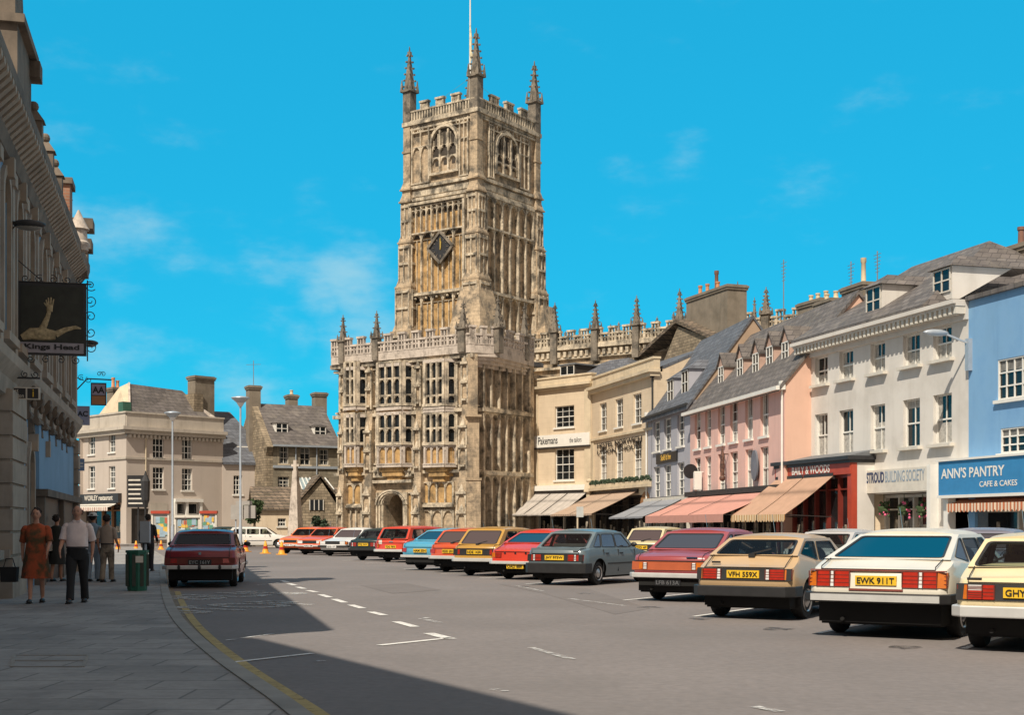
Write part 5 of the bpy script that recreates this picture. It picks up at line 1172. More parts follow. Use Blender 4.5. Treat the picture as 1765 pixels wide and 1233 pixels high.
# dark evergreen against the porch and creeper on the lodge
def foliage(name,c,rx,ry,rz,n,m,parent=None,size=.16,**k):
    mb=MB(); 
    blobs=[(random.gauss(0,.45),random.gauss(0,.45),random.uniform(-.8,.8),random.uniform(.25,.5)) for _ in range(14)]
    for i in range(n):
        bx,by,bz,br=random.choice(blobs); v=Vector((random.gauss(0,1),random.gauss(0,1),random.gauss(0,1))).normalized()*br*random.uniform(.75,1.05)
        p=Vector((c[0]+(bx*.6+v.x)*rx,c[1]+(by*.6+v.y)*ry,c[2]+(bz+v.z)*rz*.75)); 
        if p.z<.03: p.z=.03+random.random()*.1
        a=Vector((random.gauss(0,1),random.gauss(0,1),random.gauss(0,1))).normalized(); t_=a.orthogonal().normalized()*size*random.uniform(.6,1.3); u_=a.cross(t_).normalized()*size*.6
        mb.add([p-t_,p+u_,p+t_,p-u_],[(0,1,2,3)])
    o=mb.build(name,m,parent); return o
p=Vector(((557-CX)/F*92,92,0))
sh=empty('evergreen_bush',p,0,label='dark upright evergreen bush against the left side of the church porch',cat='bush')
foliage('crown',(0,0,1.3),.95,.8,1.3,1500,M['leaf_dark'],sh,.14); s=MB(); s.tube([(0,0,0),(0.05,0,1.2),(0,0,2.2)],[.1,.07,.03],8); s.build('stem',M['bark'],sh)
p=Vector(((437-CX)/F*95,95,0)); sh=empty('small_tree',p,0,label='small leafy tree between the low house and the lodge',cat='tree')
foliage('crown',(0,0,2.6),.9,.8,1.1,1000,M['leaf'],sh,.14); s=MB(); s.tube([(0,0,0),(0.05,0,1.6),(-.1,0,3)],[.1,.08,.03],8); s.tube([(0.03,0,1.5),(.5,0,2.6)],[.05,.02],6); s.build('trunk',M['bark'],sh)
# ================================================================ GROUND AND STREET
mk('earth',(.12,.11,.09),.95,.2,.3)
g=MB()
for i in range(-6,7):
    for j in range(-4,9):
        g.quad((i*250-125,j*250-125,-.02),(i*250+125,j*250-125,-.02),(i*250+125,j*250+125,-.02),(i*250-125,j*250+125,-.02))
tag(g.build('ground',M['earth']),kind='structure')
g=MB()
for i in range(-8,9):
    for j in range(-2,16): g.quad((i*10-5,j*10-5,0),(i*10+5,j*10-5,0),(i*10+5,j*10+5,0),(i*10-5,j*10+5,0))
tag(g.build('road',M['asphalt']),kind='structure')
KP=[(2.2,-3),(1.0,1.5),(.05,5)]+[tuple(gnd(px,py,.0)[:2]) for px,py in ((520,1242),(460,1200),(400,1158),(348,1115),(315,1080),(299,1052),(290,1025),(286,1000))]+[(-11.2,43),(-14.2,55),(-17.5,66),(-20.5,76),(-24,86)]
def strip(pts,o0,o1,z0,z1=None,name='strip',m=None,side=1):
    P=[Vector(p) for p in pts]; nrm=[]
    for i in range(len(P)):
        d=(P[min(i+1,len(P)-1)]-P[max(i-1,0)]).normalized(); nrm.append(Vector((d.y,-d.x)))  # towards the road
    b=MB()
    for i in range(len(P)-1):
        a0,a1=P[i]+nrm[i]*o0,P[i]+nrm[i]*o1; b0,b1=P[i+1]+nrm[i+1]*o0,P[i+1]+nrm[i+1]*o1
        if z1 is None: b.quad((*a0,z0),(*a1,z0),(*b1,z0),(*b0,z0))
        else: b.add([(*a0,z0),(*a1,z0),(*b1,z0),(*b0,z0),(*a0,z1),(*a1,z1),(*b1,z1),(*b0,z1)],[(4,5,6,7),(0,4,7,3),(1,2,6,5),(0,1,5,4),(2,3,7,6)])
    return b
# smooth the kerb
def smooth(P,k=2):
    for _ in range(k):
        Q=[P[0]]
        for a,b in zip(P,P[1:]): Q+=[tuple(.75*u+.25*v for u,v in zip(a,b)),tuple(.25*u+.75*v for u,v in zip(a,b))]
        P=Q+[P[-1]]
    return P
KS=smooth(KP)
pav=MB(); far=[(-60,86),(-60,-3)]
b=MB(); n=len(KS); 
for i in range(n-1):
    a,c=KS[i],KS[i+1]; b.add([(a[0]-.14,a[1],.1),(c[0]-.14,c[1],.1),(-40,c[1],.1),(-40,a[1],.1)],[(0,1,2,3)])
tag(b.build('pavement',M['paving']),kind='structure')
tag(strip(KS,-.16,0,0,.112).build('kerb',M['kerb']),kind='structure')
tag(strip(KS,.01,.12,.004).build('gutter',M['gutter']),kind='structure')
tag(strip(KS[:int(n*.62)],.13,.25,.006).build('road_marking',M['road_yellow']),kind='structure')
# pavement in front of the shops and the church
def fo_(f,x,o): return tuple(f.world(x,-o))
S=[(-17.5,97.5),fo_(fr,fr.X(583,0),3),fo_(fr,0,3.4),fo_(fr,2.5,-2),fo_(f1,L1,3),fo_(f2,L2,3),fo_(f3,L3,3),fo_(f4,L4,3),fo_(f5,L5,3.2),fo_(f5,L5+40,3.2)]
S=smooth(S,1); Bk=[(-17,102),(30,110),(60,60),(60,0)]
b=MB(); b.prismz(S+[(48,-8),(60,60),(40,115),(-17.5,112)],0,.12); tag(b.build('pavement',M['paving']),kind='structure')
b=MB()
for a,c in zip(S,S[1:]): b.bar((*a,.064),(*c,.064),.16,.124)
tag(b.build('kerb',M['kerb']),kind='structure')
b=MB(); c0=[(-45,96),(-30,94),(-23,100),(-17,101.5),(-17,125),(-60,125)]; b.prismz(c0,0,.12); tag(b.build('pavement',M['paving']),kind='structure')
# trench patches in the asphalt
for P in ([(860,1008),(1010,1015),(1120,1050),(1060,1060),(940,1025)],):
    b=MB(); b.add([(*gnd(px,py)[:2],.003) for px,py in P],[tuple(range(len(P)))]); tag(b.build('road_patch',M['asphalt_patch']),kind='structure')
# cover in the pavement
b=MB(); V=[gnd(px,py,.104) for px,py in ((24,1130),(152,1130),(142,1150),(20,1150))]
for i in range(4): b.bar(V[i],V[(i+1)%4],.035,.006)
b.bar((V[0]+V[3])/2,(V[1]+V[2])/2,.03,.006); tag(b.build('inspection_cover',M['kerb']),'worn rectangular service cover set in the pavement at the lower left','cover')
for P in ([(620,1010),(700,1006),(760,1018),(676,1024)],):
    b=MB(); b.add([(*gnd(px,py)[:2],.0035) for px,py in P],[tuple(range(len(P)))]); tag(b.build('road_patch',M['asphalt_patch']),kind='structure')
# painted lines
def line(a,c,w_=.1,m='road_white',z=.008):
    A_,B_=gnd(*a),gnd(*c); d=(B_-A_).normalized()*.0; n_=Vector((-(B_-A_).y,(B_-A_).x,0)).normalized()*w_/2
    b=MB(); b.quad(*[(p.x,p.y,z) for p in (A_-n_,B_-n_,B_+n_,A_+n_)]); tag(b.build('road_marking',M[m]),kind='structure')
line((653,1114),(777,1101),.11); line((777,1103),(738,1093),.16)
for a,c in (((715,1082),(682,1073)),((662,1062),(638,1056)),((625,1050),(604,1044)),((594,1040),(575,1034)),((568,1031),(552,1026)),((545,1022),(530,1019)),((524,1016),(512,1013)),((508,1010),(497,1007)),((495,1005),(486,1002))): line(a,c,.14)
line((395,1144),(538,1128),.09); line((758,1075),(726,1068),.12,'road_worn_and_sunlit'); line((738,1066),(728,1068),.1,'road_worn_and_sunlit')
line((386,1106),(470,1094),.07,'road_worn_and_sunlit')  # pale strip painting in the sunlit gap between the two building shadows
for a,c in (((915,1118),(985,1138)),((1300,1220),(1345,1229)),((440,1010),(480,1006)),((330,1000),(380,996)),((850,1190),(870,1194)),((545,1140),(555,1142)),((980,1033),(1080,1046)),((885,1010),(935,1020)),((1110,1000),(1180,995))): line(a,c,.1,'road_worn_and_sunlit')
def roadtext(s,pa,pb_,hm,w_=None):
    A_,B_=gnd(*pa),gnd(*pb_); d=B_-A_
    o=text(None,'road_lettering',s,M['road_worn_and_sunlit'],0,0,hm,flat=True,width=d.length,align='LEFT',loc=(A_.x,A_.y,.006),bold=.02); o.rotation_euler.z=math.atan2(d.y,d.x); o['kind']='structure'
roadtext('STOP',(335,1060),(580,1041),1.7); roadtext('BUS',(345,1036),(548,1024),1.9)
HD=32 # heading of the parked cars
def bayline(px,py,L_=4.6,az=HD,w_=.09):
    A_=gnd(px,py); d=Vector((math.sin(R(az)),math.cos(R(az)),0)); B_=A_+d*L_; n_=Vector((d.y,-d.x,0))*w_/2
    b=MB(); b.quad(*[(p.x,p.y,.008) for p in (A_-n_,B_-n_,B_+n_,A_+n_)]); tag(b.build('road_marking',M['road_white']),kind='structure')
for px,py in ((1660,1120),(1410,1093),(1195,1064),(1075,1036),(905,1008),(825,998),(760,990),(695,982),(630,972),(590,967),(545,960),(500,955)): bayline(px,py)
mk('oil',(.05,.047,.045),.6,.3,3,alpha=(3.5,.42,.7))
for k,(px,py) in enumerate(((1340,1085),(1210,1068),(1120,1048),(1010,1024),(900,1012),(1560,1118))):
    p=gnd(px,py); b=MB(); n=14; random.seed(k)
    b.add([(p.x+math.cos(6.283*i/n)*random.uniform(.1,.28),p.y+math.sin(6.283*i/n)*random.uniform(.15,.4),.0065) for i in range(n)],[tuple(range(n))]); o=b.build('oil_stain',M['oil']); tag(o,kind='structure')
# ---------------- street furniture
def at(px,py,z=0): p=gnd(px,py,z); p.z=z; return p
p=at(236,1019,.1); e=empty('litter_bin',p,R(20),label='dark green octagonal litter bin at the pavement edge',cat='litter bin')
k=p.y/F; hb=70*k; rb=17.5*k
mk('bin_green',(.02,.13,.085),.55,.15,3)
s=MB(); s.lathe([(rb*.9,.0),(rb*.95,.05),(rb,hb*.2),(rb*1.03,hb*.94)],(0,0,0),8); s.build('bin_body',M['bin_green'],e)
s=MB(); s.lathe([(rb*1.12,hb*.94),(rb*1.12,hb),(rb*.8,hb*1.0),(rb*.75,hb*.9)],(0,0,0),8); s.build('rim',M['bin_green'],e)
s=MB()
for i in range(8):
    t=2*math.pi*(i+.5)/8; s.bar((rb*.99*math.cos(t),rb*.99*math.sin(t),.1),(rb*1.0*math.cos(t),rb*1.0*math.sin(t),hb*.9),.07,.02)
s.build('slat',mat('bin_slat',(.035,.05,.035),.6,.3,4),e); s=MB(); s.box(-.05,.1,-rb*1.06,-rb*1.0,hb*.7,hb*.86); s.build('litter_plate',M['offwhite'],e)
p=at(250,1016,.1); e=empty('notice_post',p,0,label='slim post with a grey box sign beside the green litter bin',cat='sign'); k=p.y/F
s=MB(); s.tube([(0,0,0),(0,0,112*k)],.03,8); s.build('post',M['galv'],e,40)
s=MB(); s.box(-8*k,8*k,-.06,.06,80*k,117*k); sb=s.build('sign_box',mat('sign_box_grey',(.38,.42,.46),.5,.1,3),e); s=MB(); s.box(-8.6*k,8.6*k,-.065,.065,78*k,80*k); s.build('box_base',M['black_paint'],sb)
p=at(20,1022,.1); e=empty('wall_bin',p,0,label='squat dark bin standing against the inn wall',cat='bin'); k=p.y/F
s=MB(); s.lathe([(.2,0),(.22,.36),(.23,.4)],(0,0,0),12); s.build('bin_body',M['iron'],e,40); s=MB(); s.lathe([(.24,.4),(.24,.44),(.05,.46)],(0,0,0),12); s.build('lid',M['fan_wood'],e,40)
# street lamps
def streetlamp(px,D,pt,hw,lab,ped=True,r=.07):
    X0=(px-CX)/F*D; k=D/F; zt_=CH+(HZ-pt)*k; e=empty('street_lamp',(X0,D,0),0,label=lab,cat='street lamp',group='saucer topped street lamps')
    s=MB(); s.tube([(0,0,0),(0,0,1.4),(0,0,1.5),(0,0,zt_-.3)],[r*1.5,r*1.5,r,r*.8],10); s.build('column',M['galv'],e,40)
    w2=hw*k; s=MB(); s.lathe([(r,zt_-.45),(w2*.45,zt_-.28),(w2*.8,zt_-.12),(w2,zt_-.03),(w2*.97,zt_+.02),(w2*.5,zt_+.08),(.03,zt_+.11)],(0,0,0),20); s.build('saucer_head',M['galv'],e,40)
    s=MB(); s.lathe([(r*1.2,zt_-.55),(w2*.4,zt_-.33),(w2*.4,zt_-.27),(.05,zt_-.25)],(0,0,0),16); s.build('lamp_bowl',M['lamp_clear'],e,40); return e
streetlamp(414,80,686,16,'tall street lamp with saucer head and junction box behind the dark red saloon')
streetlamp(297,88,712,14,'slimmer street lamp with saucer head in front of the corner building')
e=empty('pole_sign',((420-CX)/F*81,81,0),0,label='blank grey double box sign on the tall street lamp column',cat='sign'); k=81/F
s=MB(); s.box(-22*k,-1*k,-.12,.12,CH+12*k,CH+37*k); s.box(1*k,20*k,-.14,.14,CH+14*k,CH+36*k); s.box(-14*k,14*k,-.05,.05,CH+37*k,CH+44*k); s.build('sign_box',M['concrete'],e); s=MB(); s.bar((-14*k,0,CH+12*k),(-14*k,0,0),.07); s.build('sign_post',M['galv'],e)
# war memorial cross
Dm=93; k=Dm/F; e=empty('memorial_cross',((509-CX)/F*Dm,Dm,0),R(-20),label='pale stone memorial shaft on steps in front of the lodge',cat='memorial')
s=MB(); s.frus(-.42,.42,-.42,.42,.7,CH+(HZ-840)*k,.2,.2); s.frus(-.22,.22,-.22,.22,CH+(HZ-840)*k,CH+(HZ-812)*k,.06,.06); s.build('shaft',M['church_pale'],e)
s=MB(); s.box(-1.6,1.6,-1.6,1.6,0,.3); s.box(-1.1,1.1,-1.1,1.1,.3,.55); s.box(-.75,.75,-.75,.75,.55,.8); s.build('plinth_steps',M['church_pale'],e)
s=MB(); z=CH+(HZ-806)*k; s.box(-.12,.12,-.12,.12,z-.3,z+.5); s.box(-.3,.3,-.1,.1,z+.05,z+.22); s.build('cross_head',M['church_pale'],e)
# notice boards, kiosks
def board(px0,px1,pt,D,lab,top='red_paint',cols=3,name='notice_board',cat='notice board',grp=None,seed=1,zb=.5):
    k=D/F; w_=(px1-px0)*k; e=empty(name,((px0-CX)*k,D,.0),0,label=lab,cat=cat,group=grp); h=CH+(HZ-pt)*k
    s=MB(); s.box(0,w_,0,.12,zb,h); 
    for x in (.06,w_-.06): s.box(x-.05,x+.05,-.02,.1,0,zb)
    s.build('board',mat(name+'_ground',(.36,.36,.34),.6,.15,4),e)
    s=MB(); s.box(-.08,w_+.08,-.15,.25,h,h+.2); s.build('canopy',M[top],e)
    s=MB(); 
    for x in (0,w_): s.box(x-.06,x+.06,-.06,.14,.0,h)
    s.build('board_frame',M['offwhite'],e)
    random.seed(seed)
    for c in range(cols):
        s=MB(); r=0
        for j in range(5):
            x=.12+random.random()*(w_-.5); z=zb+.1+random.random()*(h-zb-.6); s.box(x,x+.18+random.random()*.25,-.03-.006*c-.001*j,0,z,z+.2+random.random()*.3)
        s.build('poster',M['paper%d'%c],e)
    return e
for i,c in enumerate(((.65,.66,.62),(.5,.12,.06),(.12,.30,.20),(.7,.45,.08),(.3,.42,.5))): mk('paper%d'%i,c,.7,.15,5)
board(262,290,886,93,'kiosk with red top and posters left of the slim street lamp',cols=5,seed=2,name='poster_kiosk',cat='kiosk')
board(302,343,893,95,'wide notice board covered in papers between the street lamps','offwhite',5,seed=3)
board(346,372,886,94,'display stand with a red canopy and small pictures behind the red saloon',cols=5,seed=5,name='display_stand',cat='stand')
# traffic cones
mk('cone_orange',(.85,.38,.03),.5,.1,4)
def cone(px,py,lab,s_=1.0):
    p=at(px,py); p.z=.0; e=empty('traffic_cone',p,random.random(),label=lab,cat='traffic cone',group='orange traffic cones on the road')
    s=MB(); s.lathe([(.2*s_,.04),(.17*s_,.1),(.11*s_,.4*s_),(.05*s_,.68*s_),(.03*s_,.7*s_)],(0,0,0),12); s.build('cone_body',M['cone_orange'],e,40)
    s=MB(); s.box(-.24*s_,.24*s_,-.24*s_,.24*s_,0,.045); s.build('cone_base',M['cone_orange'],e)
    s=MB(); s.lathe([(.142*s_,.26*s_),(.115*s_,.42*s_)],(0,0,0),12); s.build('cone_band',M['lamp_red'],e,40)
cone(423,952,'orange cone nearest the street lamp base',.95); cone(457,955,'middle orange cone below the white estate car',.95); cone(485,957,'right-hand orange cone by the front wheel of the white estate car',.95)
cone(277,948,'small orange cone at the foot of the poster kiosk',.8); cone(234,949,'orange cone behind the notice post',.8); cone(203,950,'orange cone in front of the restaurant shop',.9)
e=empty('sign_on_post',((995-CX)/F*60,60,0),0,label='small grey white sign on a post in front of the striped awnings',cat='sign'); k=60/F
s=MB(); s.tube([(0,0,0),(0,0,CH+30*k)],.035,8); s.build('post',M['cream_trim'],e,40); s=MB(); s.box(-2*k,10*k,-.06,-.03,CH+16*k,CH+34*k); s.build('sign_panel',mat('sign_pale',(.5,.52,.5),.5,.1,3),e)
# street lamp head on the white house
e=empty('wall_lamp',(*f5.world(f5.X(1669),0),f5.Z(590,L5)),f5.rz,label='grey street lamp on the corner between the white and blue houses',cat='lamp')
s=MB(); s.box(.02,.22,-.16,0,-1.0,.1); s.bar((.1,-.1,-.05),(-.02,-.9,.25),.06); s.build('bracket',M['galv'],e); s=MB(); s.ball((-.05,-1.25,.28),.14,.5,.12,14); s.build('lamp_head',M['galv'],e,60)
# ================================================================ CARS
mk('lamp_trim_dark',(.16,.03,.02),.4,.2,3)
paints={}
def paint(n,c,rough=.32):
    if n not in paints: paints[n]=mat('paint_'+n,c,rough,.05,2,coat=.35)
    return paints[n]
def lerp(t,xs):
    if t<=xs[0][0]: return xs[0][1]
    for (a,b),(c,d) in zip(xs,xs[1:]):
        if t<=c: return b+(d-b)*(t-a)/(c-a)
    return xs[-1][1]
def car(p,az,lab,P,group='cars parked in the angled bays',name='parked_car',cat='car'):
    Lc,Wc,Hc=P['L'],P['W'],P['H']; hw=Wc/2; belt=P.get('belt',.86); R_=P.get('R',.29); yr,yf=P.get('yr',.75),P.get('yf',Lc-.78)
    pm=paint(*P['col']); e=empty(name,(p[0],p[1],0),-R(az),label=lab,cat=cat,group=group)
    off=lambda y:y-yr  # origin at the rear axle
    deck=P['deck']; z00=P.get('clear',.22); tail=P.get('tail',[(.2,.10),(.45,.0),(.8,.03),(1.0,.08)]); nose=P.get('nose',[(.2,.12),(.5,0),(.75,.08),(.9,.2)])
    A=R_+.07
    ys=sorted({0,.015,.04,.075,.12,.25,.4,Lc-.015,Lc-.07,Lc,Lc-.04,Lc-.12,Lc-.3,*[yr+A*math.cos(R(a)) for a in range(0,181,15)],*[yf+A*math.cos(R(a)) for a in range(0,181,15)],yr-A-.01,yr+A+.01,yf-A-.01,yf+A+.01,*[yr+A+ (yf-yr-2*A)*k/5 for k in range(6)],*[d[0] for d in deck]})
    ys=[y for y in ys if 0<=y<=Lc]
    rows=[];vs=[]
    for y in ys:
        z0=z00 if y>yr-A else max(z00,P.get('bz',(.40,.52))[0]+.03)
        if y>yf+A: z0=max(z0,.30)
        for yw in (yr,yf):
            if abs(y-yw)<A: z0=max(z0,R_+math.sqrt(max(0,A*A-(y-yw)**2)))
        zt_=lerp(y,deck); zb=min(belt,zt_-.03); yq=P['gh'][0][0]; yq2=(P['side'][0][1]+P['side'][1][0])/2
        if y<=yq: zb=zt_-.03
        elif y<yq2: zb=(P['gh'][0][1]-.02)+(zb-P['gh'][0][1]+.02)*(y-yq)/(yq2-yq)
        k=1-.05*max(0,(.35-y)/.35)**2-.075*max(0,(.12-y)/.12)**2-.09*max(0,(y-Lc+.5)/.5)**2-.08*max(0,(y-Lc+.14)/.14)**2
        w_=hw*k; sec=[]
        for j in range(8):
            z=z0+(zb-z0)*j/7
            xx=w_*(1-.09*max(0,(.5-z)/.35)**1.5)*(1-.05*max(0,(z-.55)/(belt-.55))**2)
            sec.append((xx,z))
        sec+=[(w_*.90,zb+.018),(w_*.6,zt_-.006),(0,zt_+.008)]
        full=sec+[(-a,b) for a,b in reversed(sec[:-1])]
        rows.append(full)
        for (xx,z) in full:
            dy=0
            if y<.5: dy+=lerp(z,tail)*(1-y/.5)
            if y>Lc-.5: dy-=lerp(z,nose)*(1-(Lc-y)/.5)
            vs.append((xx,off(y)+dy,z))
    n=len(rows[0]); b=MB()
    fs=[(i*n+j,i*n+j+1,(i+1)*n+j+1,(i+1)*n+j) for i in range(len(ys)-1) for j in range(n-1)]
    for i in (0,len(ys)-1):
        for j in range(n//2): fs.append((i*n+j,i*n+j+1,i*n+n-2-j,i*n+n-1-j))
    b.add(vs,fs)
    body=b.build('body',pm,e,48)
    u=MB(); u.box(-hw*.84,hw*.84,off(.18),off(Lc-.25),.17,belt-.2); u.build('underbody',M['under'],e)
    # greenhouse
    (yrb,zrb),yrt,yft,(yfb,zfb)=P['gh']; wb=hw*.90; wt=hw*P.get('tum',.74); zr=Hc
    nseg=6; vs=[];rowsg=[]
    def sect(t): # t 0..1 rear base,rear top,...front top,front base
        pass
    st=[(yrb,zrb,wb,0)]+[(yrt+(yft-yrt)*i/nseg,zr-.045*abs(2*(i/nseg)-1)**2.2,wt,1) for i in range(nseg+1)]+[(yfb,zfb,wb,0)]
    b=MB(); ztop=zr-.085; m=9; top=[]
    for i,(y,z,w_,k) in enumerate(st[1:-1]):
        top.append([(w_*f,off(y),ztop if abs(f)==1 else z-.05*abs(f)**3) for f in (1,.95,.8,.4,0,-.4,-.8,-.95,-1)])
    for rw in top: b.v+=[Vector(q_) for q_ in rw]
    b.f+=[(i*m+j,i*m+j+1,(i+1)*m+j+1,(i+1)*m+j) for i in range(len(top)-1) for j in range(m-1)]
    for i in (0,len(top)-1):  # header rails
        b.f.append(tuple(range(i*m,i*m+m)))
    gl_=[];sl_=[]
    def rnd(q,r):
        P_=[];n4=len(q)
        for i in range(4):
            p0,p,p1=q[i-1],q[i],q[(i+1)%4]; a_=(p0-p).normalized()*r; c_=(p1-p).normalized()*r
            for t in (0,.33,.67,1): P_.append(p+a_*(1-t)**2+c_*t**2)
        return P_
    def ring(outer,inner,nm,r=.05,seal=.022):
        """outer, inner: four corners (same order); frame of paint, rubber seal and glass"""
        inner=[Vector(v) for v in inner]; outer=[Vector(v) for v in outer]; P_=rnd(inner,r); o=len(b.v); b.v+=outer+P_
        for i in range(4):
            for k in range(3): b.f.append((o+i,o+4+i*4+k+1,o+4+i*4+k))
            j=(i+1)%4; b.f.append((o+i,o+j,o+4+j*4,o+4+i*4+3))
        cen=sum(inner,Vector())/4; nn_=(inner[1]-inner[0]).cross(inner[3]-inner[0]).normalized()
        if nn_.dot(cen-Vector((0,off((yrb+yfb)/2),belt)))<0: nn_=-nn_
        In=[]; 
        for v in P_: In.append(v+(cen-v).normalized()*seal+nn_*.004)
        s=MB(); O=[v+(v-cen).normalized()*.012+nn_*.010 for v in P_]; k=len(P_); s.add(O+In+[v-nn_*.03 for v in O]+[v-nn_*.03 for v in In],[(i,(i+1)%k,(i+1)%k+k,i+k) for i in range(k)]+[(i,(i+1)%k,(i+1)%k+2*k,i+2*k) for i in range(k)]+[(i+k,(i+1)%k+k,(i+1)%k+3*k,i+3*k) for i in range(k)])
        sl_.append(s); s=MB(); s.add([v-nn_*.006 for v in In],[tuple(range(k))]); gl_.append((nm,s))
    def bil(q,u,v):
        a,b_,c,d=[Vector(x) for x in q]; return (a*(1-u)+b_*u)*(1-v)+(d*(1-u)+c*u)*v
    rear=[(-wb,off(yrb),zrb),(wb,off(yrb),zrb),(wt,off(yrt),ztop),(-wt,off(yrt),ztop)]
    g0=P.get('rg',(.07,.93,.06,.86)); ring(rear,[bil(rear,g0[0],g0[2]),bil(rear,g0[1],g0[2]),bil(rear,g0[1],g0[3]),bil(rear,g0[0],g0[3])],'rear_window',.07)
    front=[(wb,off(yfb),zfb),(-wb,off(yfb),zfb),(-wt,off(yft),ztop),(wt,off(yft),ztop)]
    ring(front,[bil(front,.05,.06),bil(front,.95,.06),bil(front,.95,.9),bil(front,.05,.9)],'windscreen',.07)
    S_=P['side']; nb_=len(S_)
    Bd=[yrb]+[(S_[i][1]+S_[i+1][0])/2 for i in range(nb_-1)]+[yfb]; Td=[yrt]+[(S_[i][3]+S_[i+1][2])/2 for i in range(nb_-1)]+[yft]
    f_=lambda v: wb+(wt-wb)*v
    for s_ in (-1,1):
        for i,(ya,yb,yc,yd) in enumerate(S_):
            zb0=zrb if i==0 else belt; zb1=zfb if i==nb_-1 else belt
            q=[(wb*s_,off(Bd[i]),zb0),(wb*s_,off(Bd[i+1]),zb1),(wt*s_,off(Td[i+1]),ztop),(wt*s_,off(Td[i]),ztop)]
            zz=lambda v: belt+(ztop-belt)*v
            lo=max(.10,(max(zb0 if i==0 else 0,belt)-belt)/(ztop-belt)+.07)
            inn=[(f_(lo)*s_,off(ya),zz(lo)),(f_(.1)*s_,off(yb),zz(.1)),(f_(.86)*s_,off(yd),zz(.86)),(f_(.86)*s_,off(yc),zz(.86))]
            ring(q,inn,'side_window',.045,.016)
            # close the strip between belt and body
    cabin=b.build('cabin',pm,e,30)
    for s in sl_: s.build('window_seal',M['black_trim'],cabin)
    for nm,s in gl_: s.build(nm,M['car_glass'],e)
    s=MB(); s.box(-wb*.96,wb*.96,off(yrb+.03),off(yfb-.05),belt-.06,belt+.012); s.frus(-wb*.9,wb*.9,off(yrb+.05),off(yrb+.5),belt,zrb+.015,.05,.04); s.box(-wb*.9,wb*.9,off(yfb-.5),off(yfb-.1),belt,belt+.05)
    s.build('interior_trim',M['under'],e)
    yc_=yrb+(yfb-yrb)*.52; sm_=M['seat_tan' if P.get('tan') else 'seat']
    for x in (-.36,.36):
        s=MB(); s.frus(x-.23,x+.23,off(yc_-.12),off(yc_),belt-.02,belt+.20,.03,.01); s.box(x-.12,x+.12,off(yc_-.10),off(yc_-.03),belt+.23,belt+.36); s.box(x-.05,x-.03,off(yc_-.07),off(yc_-.05),belt+.19,belt+.24); s.box(x+.03,x+.05,off(yc_-.07),off(yc_-.05),belt+.19,belt+.24); bevel(s.build('front_seat',sm_,e),.03,2)
    s=MB(); s.frus(-wb*.8,wb*.8,off(yrb+.5),off(yrb+.62),belt-.02,belt+.12,.04,.02); bevel(s.build('rear_seat',sm_,e),.03,2)
    s=MB(); s.tube([(-hw*.72,off(yfb+.25),zfb-.0),(-hw*.78,off(yfb+.1),zfb+.75)],.005,5); s.build('aerial',M['chrome'],e)
    s=MB(); s.lathe([(.17,-.012),(.19,0),(.17,.012)],(.36,off(yfb-.55),belt+.05),14,'y'); s.build('steering_wheel',M['black_trim'],e,40)
    # wheels
    for s in (-1,1):
        for y in (yr,yf):
            t=MB(); cx_=s*(hw-.135); t.lathe([(R_*.62,-.085),(R_*.92,-.085),(R_,-.05),(R_,.05),(R_*.92,.085),(R_*.62,.085)],(cx_,off(y),R_),20,'x')
            wh=t.build('wheel',M['rubber'],e,35)
            t=MB(); xo=.06*s; t.lathe([(R_*.63,0),(R_*.6,.03*s),(R_*.5,.0),(R_*.3,.02*s),(R_*.16,.045*s),(.02,.05*s)] if s>0 else [(.02,-.05),(R_*.16,-.045),(R_*.3,-.02),(R_*.5,0),(R_*.6,-.03),(R_*.63,0)],(cx_+xo*1.2,off(y),R_),18,'x'); t.build('rim',M['steel'],wh,35)
    # door seams, handle, sills
    s=MB()
    for sd_ in (-1,1):
        for y in P.get('seams',(yrb+ (yfb-yrb)*.38,yfb-.1)):
            s.box(sd_*(hw*.975)-.012,sd_*(hw*.975)+.012,off(y)-.006,off(y)+.006,.32,belt-.02)
    s.build('door_seam',M['black_trim'],e)
    for sd_ in (-1,1):
        for y in P.get('handles',(yrb+(yfb-yrb)*.45,)):
            s=MB(); s.box(min(sd_*hw*.95,sd_*(hw*.99+.01)),max(sd_*hw*.95,sd_*(hw*.99+.01)),off(y),off(y)+.15,belt-.13,belt-.10); s.build('door_handle',M['black_trim'] if P.get('black',True) else M['chrome'],e)
        s=MB(); s.box(min(sd_*hw*.9,sd_*(hw+.02)),max(sd_*hw*.9,sd_*(hw+.02)),off(yr+A+.05),off(yf-A-.05),.5,.535); 
        if P.get('rub',1): s.build('side_strip',M['black_trim'] if P.get('black',True) else M['chrome'],e)
        s=MB(); ym=yfb-.45; s.ball((sd_*(hw+.09),off(ym),belt+.09),.09,.05,.06,8); s.bar((sd_*hw*.92,off(ym),belt+.03),(sd_*(hw+.05),off(ym),belt+.08),.03); s.build('door_mirror',M['black_trim'],e,40)
    # bumpers
    def bumper(y,sgn,m,z0,z1,d=.10,wrap=.35,ends=None):
        s=MB(); w_=hw*1.0; yy=off(y)
        pts=[(-w_-.02,yy+sgn*-wrap),(-w_-.02,yy-sgn*.02),(-w_*.88,yy+sgn*d),(w_*.88,yy+sgn*d),(w_+.02,yy-sgn*.02),(w_+.02,yy+sgn*-wrap)]
        inn=[(a*.93,b_-sgn*.06) for a,b_ in pts]
        for i in range(5):
            a,b_=pts[i],pts[i+1]; c,d_=inn[i+1],inn[i]
            s.add([(*a,z0),(*b_,z0),(*c,z0),(*d_,z0),(*a,z1),(*b_,z1),(*c,z1),(*d_,z1)],[(0,3,2,1),(4,5,6,7),(0,1,5,4),(1,2,6,5),(2,3,7,6),(3,0,4,7)])
        o=s.build('bumper',m,e); bevel(o,.015,2,40); return o
